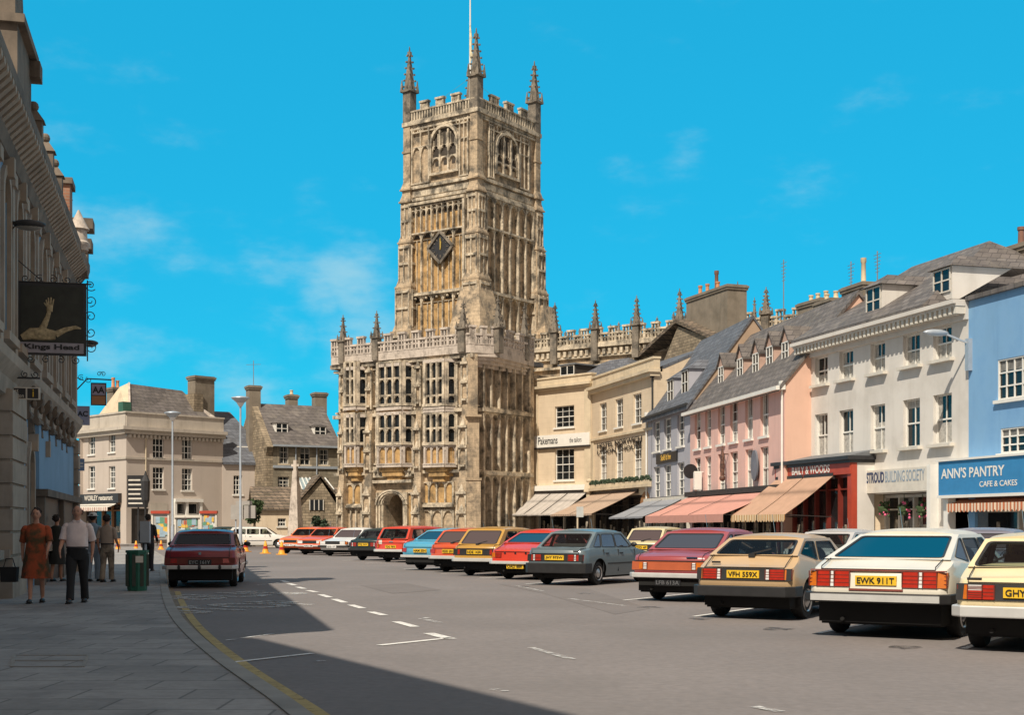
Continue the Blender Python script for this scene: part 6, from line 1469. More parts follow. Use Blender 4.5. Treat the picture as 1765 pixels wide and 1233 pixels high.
    bz=P.get('bz',(.40,.52)); bm_=M[P.get('bm','black_trim')]
    rbp=bumper(0,-1,bm_,*bz,d=P.get('bd',.07)); bumper(Lc,1,bm_,*bz,d=.07)
    if P.get('bstrip'):
        s=MB(); s.box(-hw*.9,hw*.9,off(0)-P.get('bd',.07)-.012,off(0)-P.get('bd',.07)+.01,(bz[0]+bz[1])/2-P.get('bstrip_h',.012),(bz[0]+bz[1])/2+P.get('bstrip_h',.012)); s.build('bumper_strip',M[P['bstrip']],rbp)
    if P.get('overrider'):
        s=MB()
        for x in P['overrider']: s.ball((x*hw,off(0)-P.get('bd',.07)-.01,(bz[0]+bz[1])/2),.035,.03,.07,8)
        s.build('overrider',M['black_trim'],rbp)
    # lower valance in black and exhaust
    s=MB(); s.box(-hw*.86,hw*.86,off(.13),off(.3),.20,bz[0]+.03); s.tube([(-hw*.5,off(.06),.24),(-hw*.5,off(.6),.24)],.025,8); s.box(-.3,.3,off(.2),off(.7),.19,.3); s.build('exhaust_and_tank',M['under'],e)
    # lamps: list (x0,x1,z0,z1,material) in half-width fractions, mirrored
    ty=lambda z: off(0)+lerp(z,tail)
    for (x0,x1,z0,z1,mn) in P['lamps']:
        for s_ in (-1,1):
            s=MB(); a,c=sorted((s_*x0*hw,s_*x1*hw)); z=(z0+z1)/2
            kx=.0
            def yy(x,z): return ty(z)-.022+ (.10*max(0,abs(x)/hw-.86)/.14)*.6
            s.add([(a,yy(a,z0),z0),(c,yy(c,z0),z0),(c,yy(c,z1),z1),(a,yy(a,z1),z1),(a,yy(a,z0)+.08,z0),(c,yy(c,z0)+.08,z0),(c,yy(c,z1)+.08,z1),(a,yy(a,z1)+.08,z1)],[(0,1,2,3),(0,4,5,1),(2,6,7,3),(0,3,7,4),(1,5,6,2)])
            s.build({'lamp_red':'tail_lamp','lamp_amber':'indicator','lamp_clear':'reversing_lamp'}.get(mn,'lamp_trim'),M[mn],e)
    for (x0,x1,z0,z1,mn,dy) in P.get('panels',()):
        s=MB(); s.add([(x0*hw,ty(z0)-dy,z0),(x1*hw,ty(z0)-dy,z0),(x1*hw,ty(z1)-dy,z1),(x0*hw,ty(z1)-dy,z1),(x0*hw,ty(z0)+.03,z0),(x1*hw,ty(z0)+.03,z0),(x1*hw,ty(z1)+.03,z1),(x0*hw,ty(z1)+.03,z1)],[(0,1,2,3),(0,4,5,1),(2,6,7,3),(0,3,7,4),(1,5,6,2)]); s.build('tail_panel',M[mn] if mn!='body' else pm,e)
    # shut lines of the boot or tailgate, ribbed lamp lenses
    s=MB(); zb_=max(l_[3] for l_ in P['lamps'])+.03
    for sd_ in (-1,1):
        x=sd_*hw*.80; pts=[(x,off(y_)-.0,z_+.004) for y_,z_ in [d for d in deck if d[0]<yrb]+[(yrb,zrb)]]; pts[0]=(x,ty(deck[0][1]-.02)-.004,deck[0][1]-.02); pts=[(x,ty(zb_)-.012,zb_)]+pts
        for a,c in zip(pts,pts[1:]): s.bar(a,c,.009,.012)
    s.bar((-hw*.8,ty(zb_)-.012,zb_),(hw*.8,ty(zb_)-.012,zb_),.012,.009); s.build('boot_seam',M['black_trim'],e)
    s=MB()
    for (x0,x1,z0,z1,mn) in P['lamps']:
        for s_ in (-1,1):
            a,c=sorted((s_*x0*hw,s_*x1*hw))
            for k in (1,2,3):
                z=z0+(z1-z0)*k/4; s.box(a,c,yy(max(abs(a),abs(c)),z)-.004,yy(0,z)+.03,z-.004,z+.004)
            for xx in (a,c): s.box(xx-.006,xx+.006,yy(max(abs(a),abs(c)),z0)-.004,yy(0,z0)+.03,z0,z1)
    s.build('lamp_rib',M['lamp_trim_dark'] ,e)
    # plates
    if P.get('plate'):
        tx,zc,mn=P['plate'][:3]; yz=ty(zc)-.035 if len(P['plate'])<4 else off(0)+P['plate'][3]
        s=MB(); s.box(-.26,.26,yz,yz+.03,zc-.058,zc+.058); np_=s.build('number_plate',M[mn],e)
        text(np_,'lettering',tx,M['black_paint'] if mn!='black_paint' else M['steel'],0,zc-.038,.076,yz-.004,width=.47,bold=.012)
    # front: lamps, grille, plate
    fy=off(Lc)
    s=MB(); s.box(-hw*.86,hw*.86,fy-.12,fy-.02,.55,.72); s.build('grille',M['black_trim'],e)
    for s_ in (-1,1):
        s=MB(); s.box(min(s_*hw*.5,s_*hw*.84),max(s_*hw*.5,s_*hw*.84),fy-.1,fy-.005,.57,.71); s.build('headlamp',M['lamp_clear'],e)
        s=MB(); s.box(min(s_*hw*.86,s_*hw*.95),max(s_*hw*.86,s_*hw*.95),fy-.16,fy-.03,.57,.70); s.build('front_indicator',M['lamp_amber'],e)
    s=MB(); s.box(-.26,.26,fy+.075,fy+.09,.40,.51); fp_=s.build('front_plate',M['plate_white'],e)
    text(fp_,'lettering',P.get('ftx',(P.get('plate') or ('KDF 42P',))[0]),M['black_paint'],0,.42,.07,0,width=.46,bold=.012).matrix_basis=Matrix.Translation((0,fy+.094,.42))@Matrix.Rotation(math.pi,4,'Z')
    if P.get('wiper'):
        a=Vector(rear[0])*.5+Vector(rear[1])*.5; s=MB(); s.bar((a.x,a.y-.02,a.z+.03),(a.x+P['wiper'],a.y+.02,a.z+.10),.022); s.box(a.x-.05,a.x+.05,a.y-.05,a.y+.02,a.z-.03,a.z+.03); s.build('wiper',M['black_trim'],e)
    for (x,z,w_,h,mn) in P.get('badges',()):
        yd=ty(z)-.02; 
        if z>P.get('tailtop',2): # on the sloping hatch
            t=(z-deck[0][1])/(zrb-deck[0][1]); yd=off(yrb*t)-.03
        s=MB(); s.box(x*hw-w_/2,x*hw+w_/2,yd,yd+.02,z-h/2,z+h/2); s.build('badge',M[mn],e)
    if P.get('spoiler'):
        s=MB(); a,c=P['spoiler']; s.box(-hw*.84,hw*.84,off(0)+lerp(c,tail)-.03,off(.22),c-.03,c+.02); s.build('boot_lip',pm,e)
    if P.get('rack'):
        s=MB()
        for sd_ in (-1,1): s.tube([(sd_*wt*.9,off(yrt+.1),Hc+.02),(sd_*wt*.9,off(yft-.1),Hc+.02)],.015,6)
        s.build('roof_rail',M['chrome'],e)
    return e
def place(px,py,P,az=HD,side=-1):
    """put the rear wheel (side) so that its foot sits at this ground point"""
    g=gnd(px,py); hw=P['W']/2-.13; a=R(az); r=Vector((math.cos(a),-math.sin(a),0))
    p=g-r*hw*side; return p
rover=dict(L=4.65,W=1.80,H=1.40,col=('cream_white',(.72,.68,.58)),belt=.92,R=.31,yr=.95,yf=3.72,deck=[(0,.89),(.08,.91),(.5,1.01),(3.3,.95),(4.65,.68)],
  gh=((.44,1.0),1.50,2.75,(3.45,.95)),tum=.73,rg=(.06,.94,.07,.90),side=[(.85,1.45,1.40,1.50),(1.55,2.35,1.58,2.32),(2.42,3.18,2.39,2.70)],
  tail=[(.2,.16),(.42,.05),(.60,.0),(.86,.06),(.92,.12)],bz=(.46,.585),bm='black_trim',bstrip='alloy',bstrip_h=.042,bd=.09,clear=.24,
  panels=[(-.95,.95,.858,.872,'lamp_trim_dark',.03),(-.38,.38,.61,.635,'lamp_trim_dark',.012)],
  lamps=[(.84,.965,.66,.85,'lamp_amber'),(.65,.84,.66,.85,'lamp_red'),(.59,.65,.66,.85,'lamp_clear'),(.37,.59,.66,.85,'lamp_red')],plate=('EWK 911T',.74,'plate_yellow'),black=False,handles=(1.55,2.45),seams=(1.48,2.38,3.3),tailtop=.9)
chev=dict(L=3.95,W=1.60,H=1.32,col=('beige',(.52,.36,.20)),belt=.86,R=.29,yr=.72,yf=3.12,deck=[(0,.80),(.1,.83),(.42,.985),(2.9,.88),(3.95,.66)],
  gh=((.38,.975),.95,2.15,(2.75,.87)),tum=.78,rg=(.07,.93,.05,.88),side=[(.62,1.30,.98,1.32),(1.40,2.42,1.42,2.10)],
  tail=[(.2,.14),(.45,.03),(.6,.0),(.8,.03),(.9,.1)],bz=(.36,.52),bd=.10,clear=.24,lamps=[(.82,.95,.62,.77,'lamp_amber'),(.53,.82,.62,.77,'lamp_red'),(.45,.53,.62,.77,'lamp_clear')],
  panels=[(-.95,.95,.605,.785,'black_trim',.012)],plate=('VFH 559X',.695,'plate_yellow'),wiper=.3,badges=[(-.62,.87,.14,.03,'black_trim')],tailtop=.8,seams=(1.36,2.5))
marina=dict(L=4.25,W=1.64,H=1.40,col=('maroon',(.33,.07,.075)),belt=.90,R=.30,yr=.95,yf=3.40,deck=[(0,.86),(.12,.90),(.8,.985),(3.1,.93),(4.25,.78)],
  gh=((.62,.975),1.30,2.45,(3.0,.92)),tum=.80,rg=(.06,.94,.08,.88),side=[(.85,1.4,1.3,1.42),(1.5,2.65,1.5,2.42)],tail=[(.2,.1),(.45,.04),(.6,0),(.86,.03),(.95,.08)],bz=(.46,.55),bm='alloy',bd=.13,clear=.28,
  lamps=[(.66,.93,.62,.74,'lamp_amber'),(.56,.66,.62,.74,'lamp_clear')],panels=[(-.95,.95,.60,.76,'lamp_red_panel',.01),(-.9,.9,.765,.78,'black_trim',.02)],plate=('LFB 613A',.37,'black_paint',-.08),black=False,badges=[(.55,.84,.22,.025,'chrome')])
mk('lamp_red_panel',(.42,.10,.04),.4,.1,3)
escort=dict(L=4.05,W=1.62,H=1.37,col=('blue_grey',(.13,.17,.19)),belt=.88,R=.29,yr=.78,yf=3.18,deck=[(0,.865),(.30,.89),(.36,.92),(2.9,.88),(4.05,.68)],
  gh=((.36,.90),.92,2.2,(2.85,.87)),tum=.78,rg=(.07,.93,.06,.88),side=[(.62,.98,.95,1.06),(1.05,1.75,1.12,1.72),(1.80,2.55,1.78,2.18)],tail=[(.2,.14),(.5,.0),(.66,.0),(.86,.03),(.9,.1)],bz=(.30,.54),bd=.08,
  lamps=[(.74,.94,.60,.74,'lamp_red'),(.66,.74,.60,.74,'lamp_clear'),(.46,.66,.60,.74,'lamp_red')],panels=[(-.94,.94,.585,.75,'black_trim',.012)],plate=('JHY 973W',.67,'plate_yellow'),badges=[(.7,.83,.14,.025,'steel')],spoiler=(0,.88),seams=(1.0,1.77,2.65),handles=(1.1,1.85))
alfa=dict(L=4.0,W=1.62,H=1.36,col=('bright_red',(.60,.055,.03)),belt=.86,R=.29,deck=[(0,.80),(.25,.86),(.7,1.0),(3,.9),(4,.7)],gh=((.55,.975),1.25,2.2,(2.9,.88)),tum=.75,side=[(.9,1.5,1.3,1.5),(1.6,2.6,1.6,2.2)],
  bz=(.42,.50),bm='alloy',lamps=[(.76,.93,.60,.72,'lamp_amber'),(.55,.76,.60,.72,'lamp_red')],plate=('OAD 88R',.36,'plate_yellow',-.02),badges=[(0,.72,.06,.06,'chrome'),(.4,.72,.06,.06,'chrome'),(-.4,.72,.06,.06,'chrome')])
fiat=dict(L=3.7,W=1.56,H=1.42,col=('ochre_tan',(.48,.27,.06)),belt=.88,R=.28,deck=[(0,.86),(.1,.88),(.25,.93),(2.8,.88),(3.7,.7)],gh=((.18,.90),.62,2.1,(2.7,.87)),tum=.82,rg=(.07,.93,.05,.9),side=[(.45,1.2,.75,1.22),(1.3,2.4,1.32,2.06)],
  bz=(.42,.52),bm='alloy',lamps=[(.66,.93,.62,.76,'lamp_red')],panels=[(-.95,.95,.60,.78,'black_trim',.012)],plate=('NDE 143R',.69,'plate_yellow'),wiper=.3,seams=(1.25,2.5))
mini=dict(fiat,L=3.6,H=1.38,col=('orange_red',(.58,.09,.03)),lamps=[(.7,.93,.6,.72,'lamp_red')],plate=('RDD 201M',.66,'plate_yellow'),panels=[])
estate=dict(fiat,L=4.3,W=1.68,H=1.45,col=('estate_red',(.62,.06,.03)),yf=3.45,deck=[(0,.86),(.1,.90),(3.2,.9),(4.3,.72)],gh=((.10,.92),.40,2.6,(3.2,.89)),side=[(.4,1.25,.55,1.25),(1.35,2.1,1.35,2.1),(2.2,2.95,2.2,2.55)],
  lamps=[(.80,.93,.58,.74,'lamp_red'),(.7,.8,.58,.74,'lamp_amber')],plate=('TDG 787S',.62,'plate_yellow'),badges=[(0,.82,.2,.04,'chrome'),(-.62,.80,.16,.16,'offwhite')],panels=[],bm='alloy')
blues=dict(marina,L=4.0,W=1.58,H=1.37,col=('sky_blue',(.10,.36,.52)),yf=3.2,plate=('HAM 55N',.64,'plate_yellow'),bm='alloy',panels=[],lamps=[(.7,.92,.6,.72,'lamp_red')],bz=(.42,.5),badges=[])
dark=dict(escort,col=('dark_green',(.02,.035,.03)),plate=('PCJ 36V',.67,'plate_yellow'),spoiler=None,badges=[],bz=(.42,.52))
saloon=dict(marina,L=4.2,W=1.66,H=1.36,col=('deep_red',(.24,.02,.028)),plate=('EYC 161Y',.60,'black_paint',-.04),lamps=[(.62,.93,.58,.68,'lamp_red')],panels=[(-.95,.95,.56,.70,'lamp_trim_dark',.01)],bz=(.44,.53),bm='alloy',overrider=(-.55,0,.55),badges=[(0,.80,.06,.06,'chrome')])
whitef=dict(escort,col=('plain_white',(.72,.71,.68)),bz=(.42,.52),plate=('GDD 17T',.67,'plate_yellow'),ftx='GDD 17T')
orng=dict(marina,L=4.1,col=('orange',(.75,.16,.03)),plate=('UFH 30L',.6,'plate_yellow'),bz=(.42,.5),badges=[],ftx='KHT 71L')
orng2=dict(orng,col=('tomato',(.66,.10,.03)),ftx='NAD 5M')
wstate=dict(estate,col=('ivory',(.74,.72,.66)),L=4.15,W=1.6,H=1.40,yf=3.35,plate=('FAM 9K',.62,'plate_yellow'),black=False,bm='alloy')
cream=dict(L=4.0,W=1.62,H=1.36,col=('pale_cream',(.74,.62,.38)),belt=.88,R=.30,yr=.72,yf=3.15,deck=[(0,.84),(.1,.86),(.45,1.0),(2.9,.9),(4,.7)],gh=((.34,.955),.88,2.2,(2.8,.88)),tum=.80,rg=(.05,.95,.02,.88),side=[(.62,1.3,.98,1.32),(1.40,2.42,1.42,2.10)],
  tail=[(.2,.12),(.45,.02),(.6,.0),(.8,.03),(.9,.1)],bz=(.40,.53),bm='alloy',bd=.09,lamps=[(.80,.94,.60,.76,'lamp_amber'),(.60,.80,.60,.70,'lamp_red'),(.60,.80,.70,.76,'lamp_clear'),(.44,.60,.60,.76,'lamp_red')],
  panels=[(-.96,.96,.585,.775,'black_trim',.01)],plate=('GHY 821V',.68,'plate_yellow'),wiper=.42,badges=[(-.72,.83,.16,.022,'black_trim')],tailtop=2)
def pc(px,py,P,lab,az=HD,side=-1,**k): return car(place(px,py,P,az,side),az,lab,P,**k)
pc(1447,1090,rover,'large cream white fastback with amber and red lamps and plate EWK 911T')
pc(1242,1062,chev,'beige gold hatchback with black bumper and plate VFH 559X')
pc(1134,1033,marina,'maroon saloon with chrome bumper and dark plate parked left of the beige hatchback')
pc(942,1007,escort,'blue grey hatchback with black bumper and plate JHY 973W')
pc(1688,1116,cream,'cream hatchback cut off by the right edge of the picture, plate beginning GHY')
pc(876,998,alfa,'bright red fastback left of the blue grey hatchback')
pc(810,992,fiat,'boxy ochre tan hatchback with a black tail panel')
pc(768,986,mini,'small orange red hatchback between the ochre hatchback and the light blue car')
pc(725,982,blues,'light blue saloon with chrome bumper')
pc(668,969,estate,'red estate car with a round white sticker on the tailgate')
pc(624,966,dark,'dark green hatchback beside the red estate')
pc(612,957,whitef,'white car parked nose outward left of the dark green hatchback',az=HD+180-8,side=1)
pc(570,955,orng2,'tomato red car parked nose outward between the white and orange cars',az=HD+180-8,side=1)
pc(537,953,orng,'orange saloon parked nose outward at the far left end of the row',az=HD+180-8,side=1)
pc(298,1012,saloon,'deep red saloon with long chrome bumper standing at the left kerb in shade',az=-8,name='saloon_car',group=None)
pc(409,946,wstate,'ivory estate car standing side-on behind the orange cones',az=84,side=1,name='estate_car',group=None)
# second row behind
back=dict(fiat,col=('pale_yellow',(.60,.52,.32)),plate=('XDD 4P',.69,'plate_yellow'))
def pb2(px,D,P,lab,az=HD): car(((px-CX)/F*D,D),az,lab,P,group='cars parked beyond the front row')
pb2(1120,47,back,'pale yellow car roof seen beyond the blue grey hatchback')
pb2(1680,26,dict(marina,col=('slate_car',(.2,.2,.25)),plate=None),'dark slate car glimpsed between the cream fastback and cream hatchback')
pb2(1425,31,dict(escort,col=('silver',(.45,.45,.45)),plate=None),'silver car glimpsed beyond the beige hatchback',az=HD+10)
pb2(235,110,dict(fiat,col=('plain_white',(.72,.71,.68)),plate=None),'white car far off behind the notice post',az=70)
pb2(372,92,dict(fiat,col=('dark_green',(.02,.035,.03)),plate=None),'dark car partly hidden behind the ivory estate',az=70)
# ================================================================ PEOPLE
def skin_mesh(name,m,verts,edges,radii,parent,sub=2,root=0):
    me=bpy.data.meshes.new(name); me.from_pydata(verts,edges,[]); o=bpy.data.objects.new(name,me); C.objects.link(o)
    md=o.modifiers.new('Skin','SKIN'); md.use_smooth_shade=True; md.branch_smoothing=.6
    for i,r in enumerate(radii):
        v=me.skin_vertices[0].data[i]; v.radius=r if isinstance(r,tuple) else (r,r); v.use_root=(i==root)
    s=o.modifiers.new('Sub','SUBSURF'); s.levels=sub; s.render_levels=sub
    bpy.context.view_layer.update()
    m2=bpy.data.meshes.new_from_object(o.evaluated_get(bpy.context.evaluated_depsgraph_get())); bpy.data.objects.remove(o); bpy.data.meshes.remove(me)
    m2.materials.clear(); m2.materials.append(m); m2.name=name; m2.polygons.foreach_set('use_smooth',[True]*len(m2.polygons))
    o=bpy.data.objects.new(name,m2); C.objects.link(o); o.parent=parent; return o
def person(p,az,H,lab,top,bottom,hair,skirt=False,step=.22,arm=(-.1,.15),build=1.0,long=False,facing=True,hat=None,bag=None,shoe=(.02,.02,.02),bald=False,sleeve=.5,z0=.1):
    """az: heading, local +y forward. H: height"""
    s=H/1.75; e=empty('person',(p[0],p[1],z0),-R(az),label=lab,cat='person')
    W_s=.19*s*build; hip=.09*s*build; zh=.90*s; zs_=1.42*s; zn=1.50*s; zc=1.64*s
    V=[];E=[];Rr=[];idx={}
    def v(n,co,r,par=None):
        idx[n]=len(V); V.append(co); Rr.append(r)
        if par: E.append((idx[par],idx[n]))
    b=build
    v('pel',(0,0,zh),(.12*s*b,.09*s*b)); v('wai',(0,0,zh+.2*s),(.11*s*b,.085*s*b),'pel'); v('che',(0,0,zh+.38*s),(.13*s*b,.09*s*b),'wai'); v('top',(0,0,zs_-.02*s),(.08*s*b,.06*s),'che'); v('nec',(0,.01*s,zn),.052*s,'top'); v('jaw',(0,.025*s,zn+.07*s),(.060*s,.07*s),'nec'); v('hed',(0,.01*s,zc),(.05*s,.05*s),'jaw')
    for sd,n in ((-1,'l'),(1,'r')):
        sw=arm[0] if sd<0 else arm[1]
        v(n+'sh',(sd*W_s*.97,0,zs_-.035*s),.045*s*b,'top'); el=(sd*(W_s+.045*s),sw*.3*s-.03*s,zs_-.30*s); v(n+'el',el,.042*s*b,n+'sh')
        wr=(sd*(W_s+.04*s),sw*.5*s+(.07+.35*max(0,sw))*s,zs_-.53*s+.10*s*max(0,sw)*3); v(n+'wr',wr,.028*s,n+'el'); pa=(wr[0]*.99,wr[1]+.02*s,wr[2]-.07*s); v(n+'pa',pa,(.030*s,.018*s),n+'wr')
        for k in range(4):
            dx=(k-1.5)*.017*s; l=(.055,.065,.06,.045)[k]*s
            v(n+'f%da'%k,(pa[0]-sd*.005*s,pa[1]+dx,pa[2]-.035*s),.0085*s,n+'pa'); v(n+'f%db'%k,(pa[0]-sd*.015*s,pa[1]+dx+.004*s,pa[2]-.035*s-l),.007*s,n+'f%da'%k)
        v(n+'ta',(pa[0]-sd*.005*s,pa[1]+.035*s,pa[2]+.02*s),.010*s,n+'pa'); v(n+'tb',(pa[0]-sd*.012*s,pa[1]+.045*s,pa[2]-.03*s),.008*s,n+'ta')
        st=step*sd*s
        v(n+'hp',(sd*hip,0,zh-.05*s),.08*s*b,'pel'); v(n+'kn',(sd*hip*.95,st*.45+.02*s,.49*s),.06*s*(b+1)/2,n+'hp'); v(n+'an',(sd*hip*.9,st*1.0-.02*s,.09*s),.036*s,n+'kn')
        v(n+'ba',(sd*hip*.95,st+.09*s,.035*s),(.038*s,.026*s),n+'an'); v(n+'to',(sd*hip*1.0,st+.16*s,.028*s),(.030*s,.018*s),n+'ba')
    bd=skin_mesh('body',M['skin'],V,E,Rr,e)
    # head: deformed sphere with brow, nose, cheeks, chin, merged into the body mesh
    hm=MB(); n=20; m=14; hc=Vector((0,.015*s,zc))
    for i in range(m+1):
        ph=math.pi*i/m
        for j in range(n):
            t=2*math.pi*j/n; d=Vector((math.sin(ph)*math.cos(t),math.sin(ph)*math.sin(t),math.cos(ph)))
            rx,ry,rz=.078,.098,.118; x,y,z=d.x*rx,d.y*ry,d.z*rz
            if d.z<-.1: k=(-d.z-.1)/.9; x*=1-.38*k; y=y*(1-.30*k)+.022*k
            if d.y>.4:
                f=(d.y-.4)/.6
                if abs(d.x)<.22 and -.45<d.z<.12: y+=.026*(1-abs(d.x)/.22)*max(0,1-abs(d.z+.2)/.34)
                if .02<d.z<.30 and .2<abs(d.x)<.6: y-=.008*f
                if d.z>.28 and d.z<.5: y+=.004*f
                if -.62<d.z<-.42: y-=.004*f
            else: y*=1.06 if d.y<0 and d.z>-.2 else 1
            hm.v.append(hc+Vector((x,y,z))*s)
    hm.f+=[(i*n+j,(i+1)*n+j,(i+1)*n+(j+1)%n,i*n+(j+1)%n) for i in range(m) for j in range(n)]
    for sd in (-1,1): hm.ball(hc+Vector((sd*.078*s,-.005*s,-.005*s)),.012*s,.022*s,.033*s,8)
    bm=bmesh.new(); bm.from_mesh(bd.data); q=hm.mesh('h',None); bm.from_mesh(q); bm.to_mesh(bd.data); bm.free(); bpy.data.meshes.remove(q); bd.data.polygons.foreach_set('use_smooth',[True]*len(bd.data.polygons))
    P3=lambda nme:Vector(V[idx[nme]])
    def loft(mb,rows,n=22):
        vs=[]
        for (z,rx,ry,oy) in rows:
            for j in range(n):
                t=2*math.pi*j/n; c,s_=math.cos(t),math.sin(t); vs.append((rx*s*abs(c)**.85*(1 if c>0 else -1),oy*s+ry*s*abs(s_)**.9*(1 if s_>0 else -1),z*s))
        k=len(rows); mb.add(vs,[(i*n+j,i*n+(j+1)%n,(i+1)*n+(j+1)%n,(i+1)*n+j) for i in range(k-1) for j in range(n)]+[tuple(range(n-1,-1,-1)),tuple(range((k-1)*n,k*n))])
    q=MB(); by=.02*(b-1)*8
    if skirt: loft(q,[(1.06,.165*b,.125*b,.01),(1.14,.165*b,.125*b,.01),(1.26,.178*b,.13*b,.02),(1.36,.185*b,.115,.0),(1.43,.165*b,.09,-.005),(1.465,.11,.075,-.005),(1.485,.07,.062,0)])
    else: loft(q,[(.97,.172*b,.130*b,.01+by),(1.03,.178*b,.138*b,.015+by),(1.12,.175*b,.138*b,.015+by),(1.26,.182*b,.128*b,.005),(1.36,.188*b,.112,.0),(1.43,.168*b,.088,-.005),(1.465,.11,.072,-.005),(1.50,.064,.060,0)])
    for sd,n_ in ((-1,'l'),(1,'r')):
        sh,el,wr=P3(n_+'sh'),P3(n_+'el'),P3(n_+'wr'); st_=sh+Vector((-sd*.03*s,0,.01*s))
        q.ball(sh+Vector((-sd*.012*s,0,.0)),.066*s*b,.062*s*b,.062*s,14)
        if sleeve<1: q.tube([st_,sh+Vector((sd*.01*s,0,-.03*s)),sh.lerp(el,.5),sh.lerp(el,.92)],[.05*s*b,.062*s*b,.062*s*b,.064*s*b],14)
        else: q.tube([st_,sh+Vector((sd*.01*s,0,-.03*s)),sh.lerp(el,.5),el,el.lerp(wr,.5),wr],[.05*s*b,.062*s*b,.058*s*b,.052*s*b,.045*s,.04*s],14)
    tp=q.build('dress_top' if skirt else 'shirt',top,e,70)
    if not skirt:
        q=MB(); q.tube([(0,.0,1.485*s),(0,.004*s,1.515*s)],[.068*s,.062*s],14); 
        for sd in (-1,1): q.prism([(0,1.49*s),(sd*.07*s,1.50*s),(sd*.05*s,1.44*s)],.058*s,.078*s)
        q.build('collar',top,tp,60)
    if skirt:
        hem=.46*s; q=MB(); n=26
        rows=[(1.10*s,.166*s*b),(zh+.05*s,.185*s*b),(zh-.15*s,.205*s*b),(hem+.15*s,.225*s*b),(hem,.238*s*b)]; vs=[]
        for i,(z,r) in enumerate(rows):
            for j in range(n):
                t=2*math.pi*j/n; rr=r*(1+.07*math.sin(6*t+i*.6)*(i/4)); vs.append((rr*math.cos(t),rr*.76*math.sin(t)+.015,z))
        q.add(vs,[(i*n+j,i*n+(j+1)%n,(i+1)*n+(j+1)%n,(i+1)*n+j) for i in range(4) for j in range(n)]); q.build('skirt',bottom,e,60)
    else:
        q=MB(); loft(q,[(.78,.150*b,.115*b,0),(.86,.168*b,.128*b,0),(.94,.172*b,.132*b,.01+by*.6),(1.01,.172*b,.136*b,.015+by)])
        for sd,n_ in ((-1,'l'),(1,'r')):
            hp,kn,an=P3(n_+'hp'),P3(n_+'kn'),P3(n_+'an'); q.tube([hp+Vector((0,0,.03*s)),hp.lerp(kn,.3),kn,kn.lerp(an,.5),an+Vector((0,.01*s,-.02*s))],[.098*s*b,.098*s*b,.078*s,.07*s,.072*s],16)
        tr=q.build('trousers',bottom,e,70)
        q=MB(); loft(q,[(.985,.176*b,.141*b,.015+by),(1.02,.177*b,.142*b,.015+by)]); q.build('belt',M['black_trim'],tr,60)
    sm=mat('shoe',shoe,.5,.2,4)
    for sd,n in ((-1,'l'),(1,'r')):
        a=V[idx[n+'ba']]; q=MB(); q.ball((a[0],a[1]-.01*s,.04*s),.05*s,.14*s,.045*s,10); q.box(a[0]-.045*s,a[0]+.045*s,a[1]-.13*s,a[1]+.10*s,0,.02*s); q.build('shoe',sm,e,60)
    # hair and face
    if hair is not None:
        q=MB(); random.seed(int(p[0]*10)); 
        cz=zc+.035*s; n=14
        if not bald:
            q.ball((0,-.022*s,cz),.088*s,.100*s,.098*s,14)
            for i in range(26):
                t=random.uniform(0,2*math.pi); ph=random.uniform(-.3,1.3)
                d=Vector((math.cos(t)*math.cos(ph),math.sin(t)*math.cos(ph),math.sin(ph)))
                if d.y>.35 and d.z<.5: continue
                q.ball((d.x*.082*s,-.022*s+d.y*.088*s,cz+d.z*.09*s),.028*s,n=7)
            if long: q.ball((0,-.05*s,cz-.1*s),.085*s,.06*s,.1*s,12)
        else:
            for sd in (-1,1): q.ball((sd*.078*s,-.03*s,zc+.0*s),.022*s,.06*s,.05*s,8)
            q.ball((0,-.075*s,zc+.0*s),.075*s,.035*s,.06*s,10)
        q.build('hair',hair,e,60)
    if facing:
        q=MB()
        for sd in (-1,1): q.ball((sd*.03*s,.100*s,zc+.012*s),.012*s,.010*s,.008*s,8)
        q.build('eye',M['black_paint'],e,60); q=MB(); q.ball((0,.104*s,zc-.062*s),.024*s,.008*s,.006*s,8); q.build('mouth',mat('lips',(.3,.1,.08),.5),e,60)
        q=MB()
        for sd in (-1,1): q.bar((sd*.016*s,.110*s,zc+.034*s),(sd*.045*s,.100*s,zc+.034*s),.008*s,.006*s)
        q.build('eyebrow',M['dark_wood'],e)
    if hat: q=MB(); q.lathe([(.15*s,zc+.06*s),(.10*s,zc+.075*s),(.095*s,zc+.13*s),(.05*s,zc+.155*s)],(0,-.01*s,0),16); q.build('hat',hat,e,60)
    return e
def cloth(n,c,**k): return mat('cloth_'+n,c,.9,.15,5,bump=.004,**k)
print_dress=cloth('dress',(.42,.085,.03),stain=((.07,.06,.025),3.2,.42,.56,.95))
hb=cloth('hair_dark',(.03,.022,.018)); hg=cloth('hair_grey',(.16,.13,.11))
p=at(62,1040,.1); person(p,168,1.62,'woman in an orange red and brown patterned dress walking towards us',print_dress,print_dress,hb,skirt=True,step=.17,build=1.08,arm=(.35,-.2))
hbag=empty('handbag',(p.x-.47,p.y+.02,.62),0,label='black bag hanging beside the woman in the patterned dress',cat='bag')
q=MB(); q.prism([(-.13,-.16),(.13,-.16),(.15,.1),(-.15,.1)],-.06,.06); q.build('bag_body',cloth('bag',(.02,.02,.02)),hbag); q=MB(); q.tube([(-.1,0,.1),(-.06,0,.24),(.06,0,.24),(.1,0,.1)],.01,6); q.build('bag_handle',M['black_trim'],hbag)
p=at(133,1040,.1); person(p,172,1.67,'balding man in a pale pink shirt and black trousers walking towards us',cloth('shirt_pink',(.78,.66,.62)),cloth('trouser_black',(.02,.021,.022)),hb,step=.24,build=1.08,arm=(-.3,.3),bald=True)
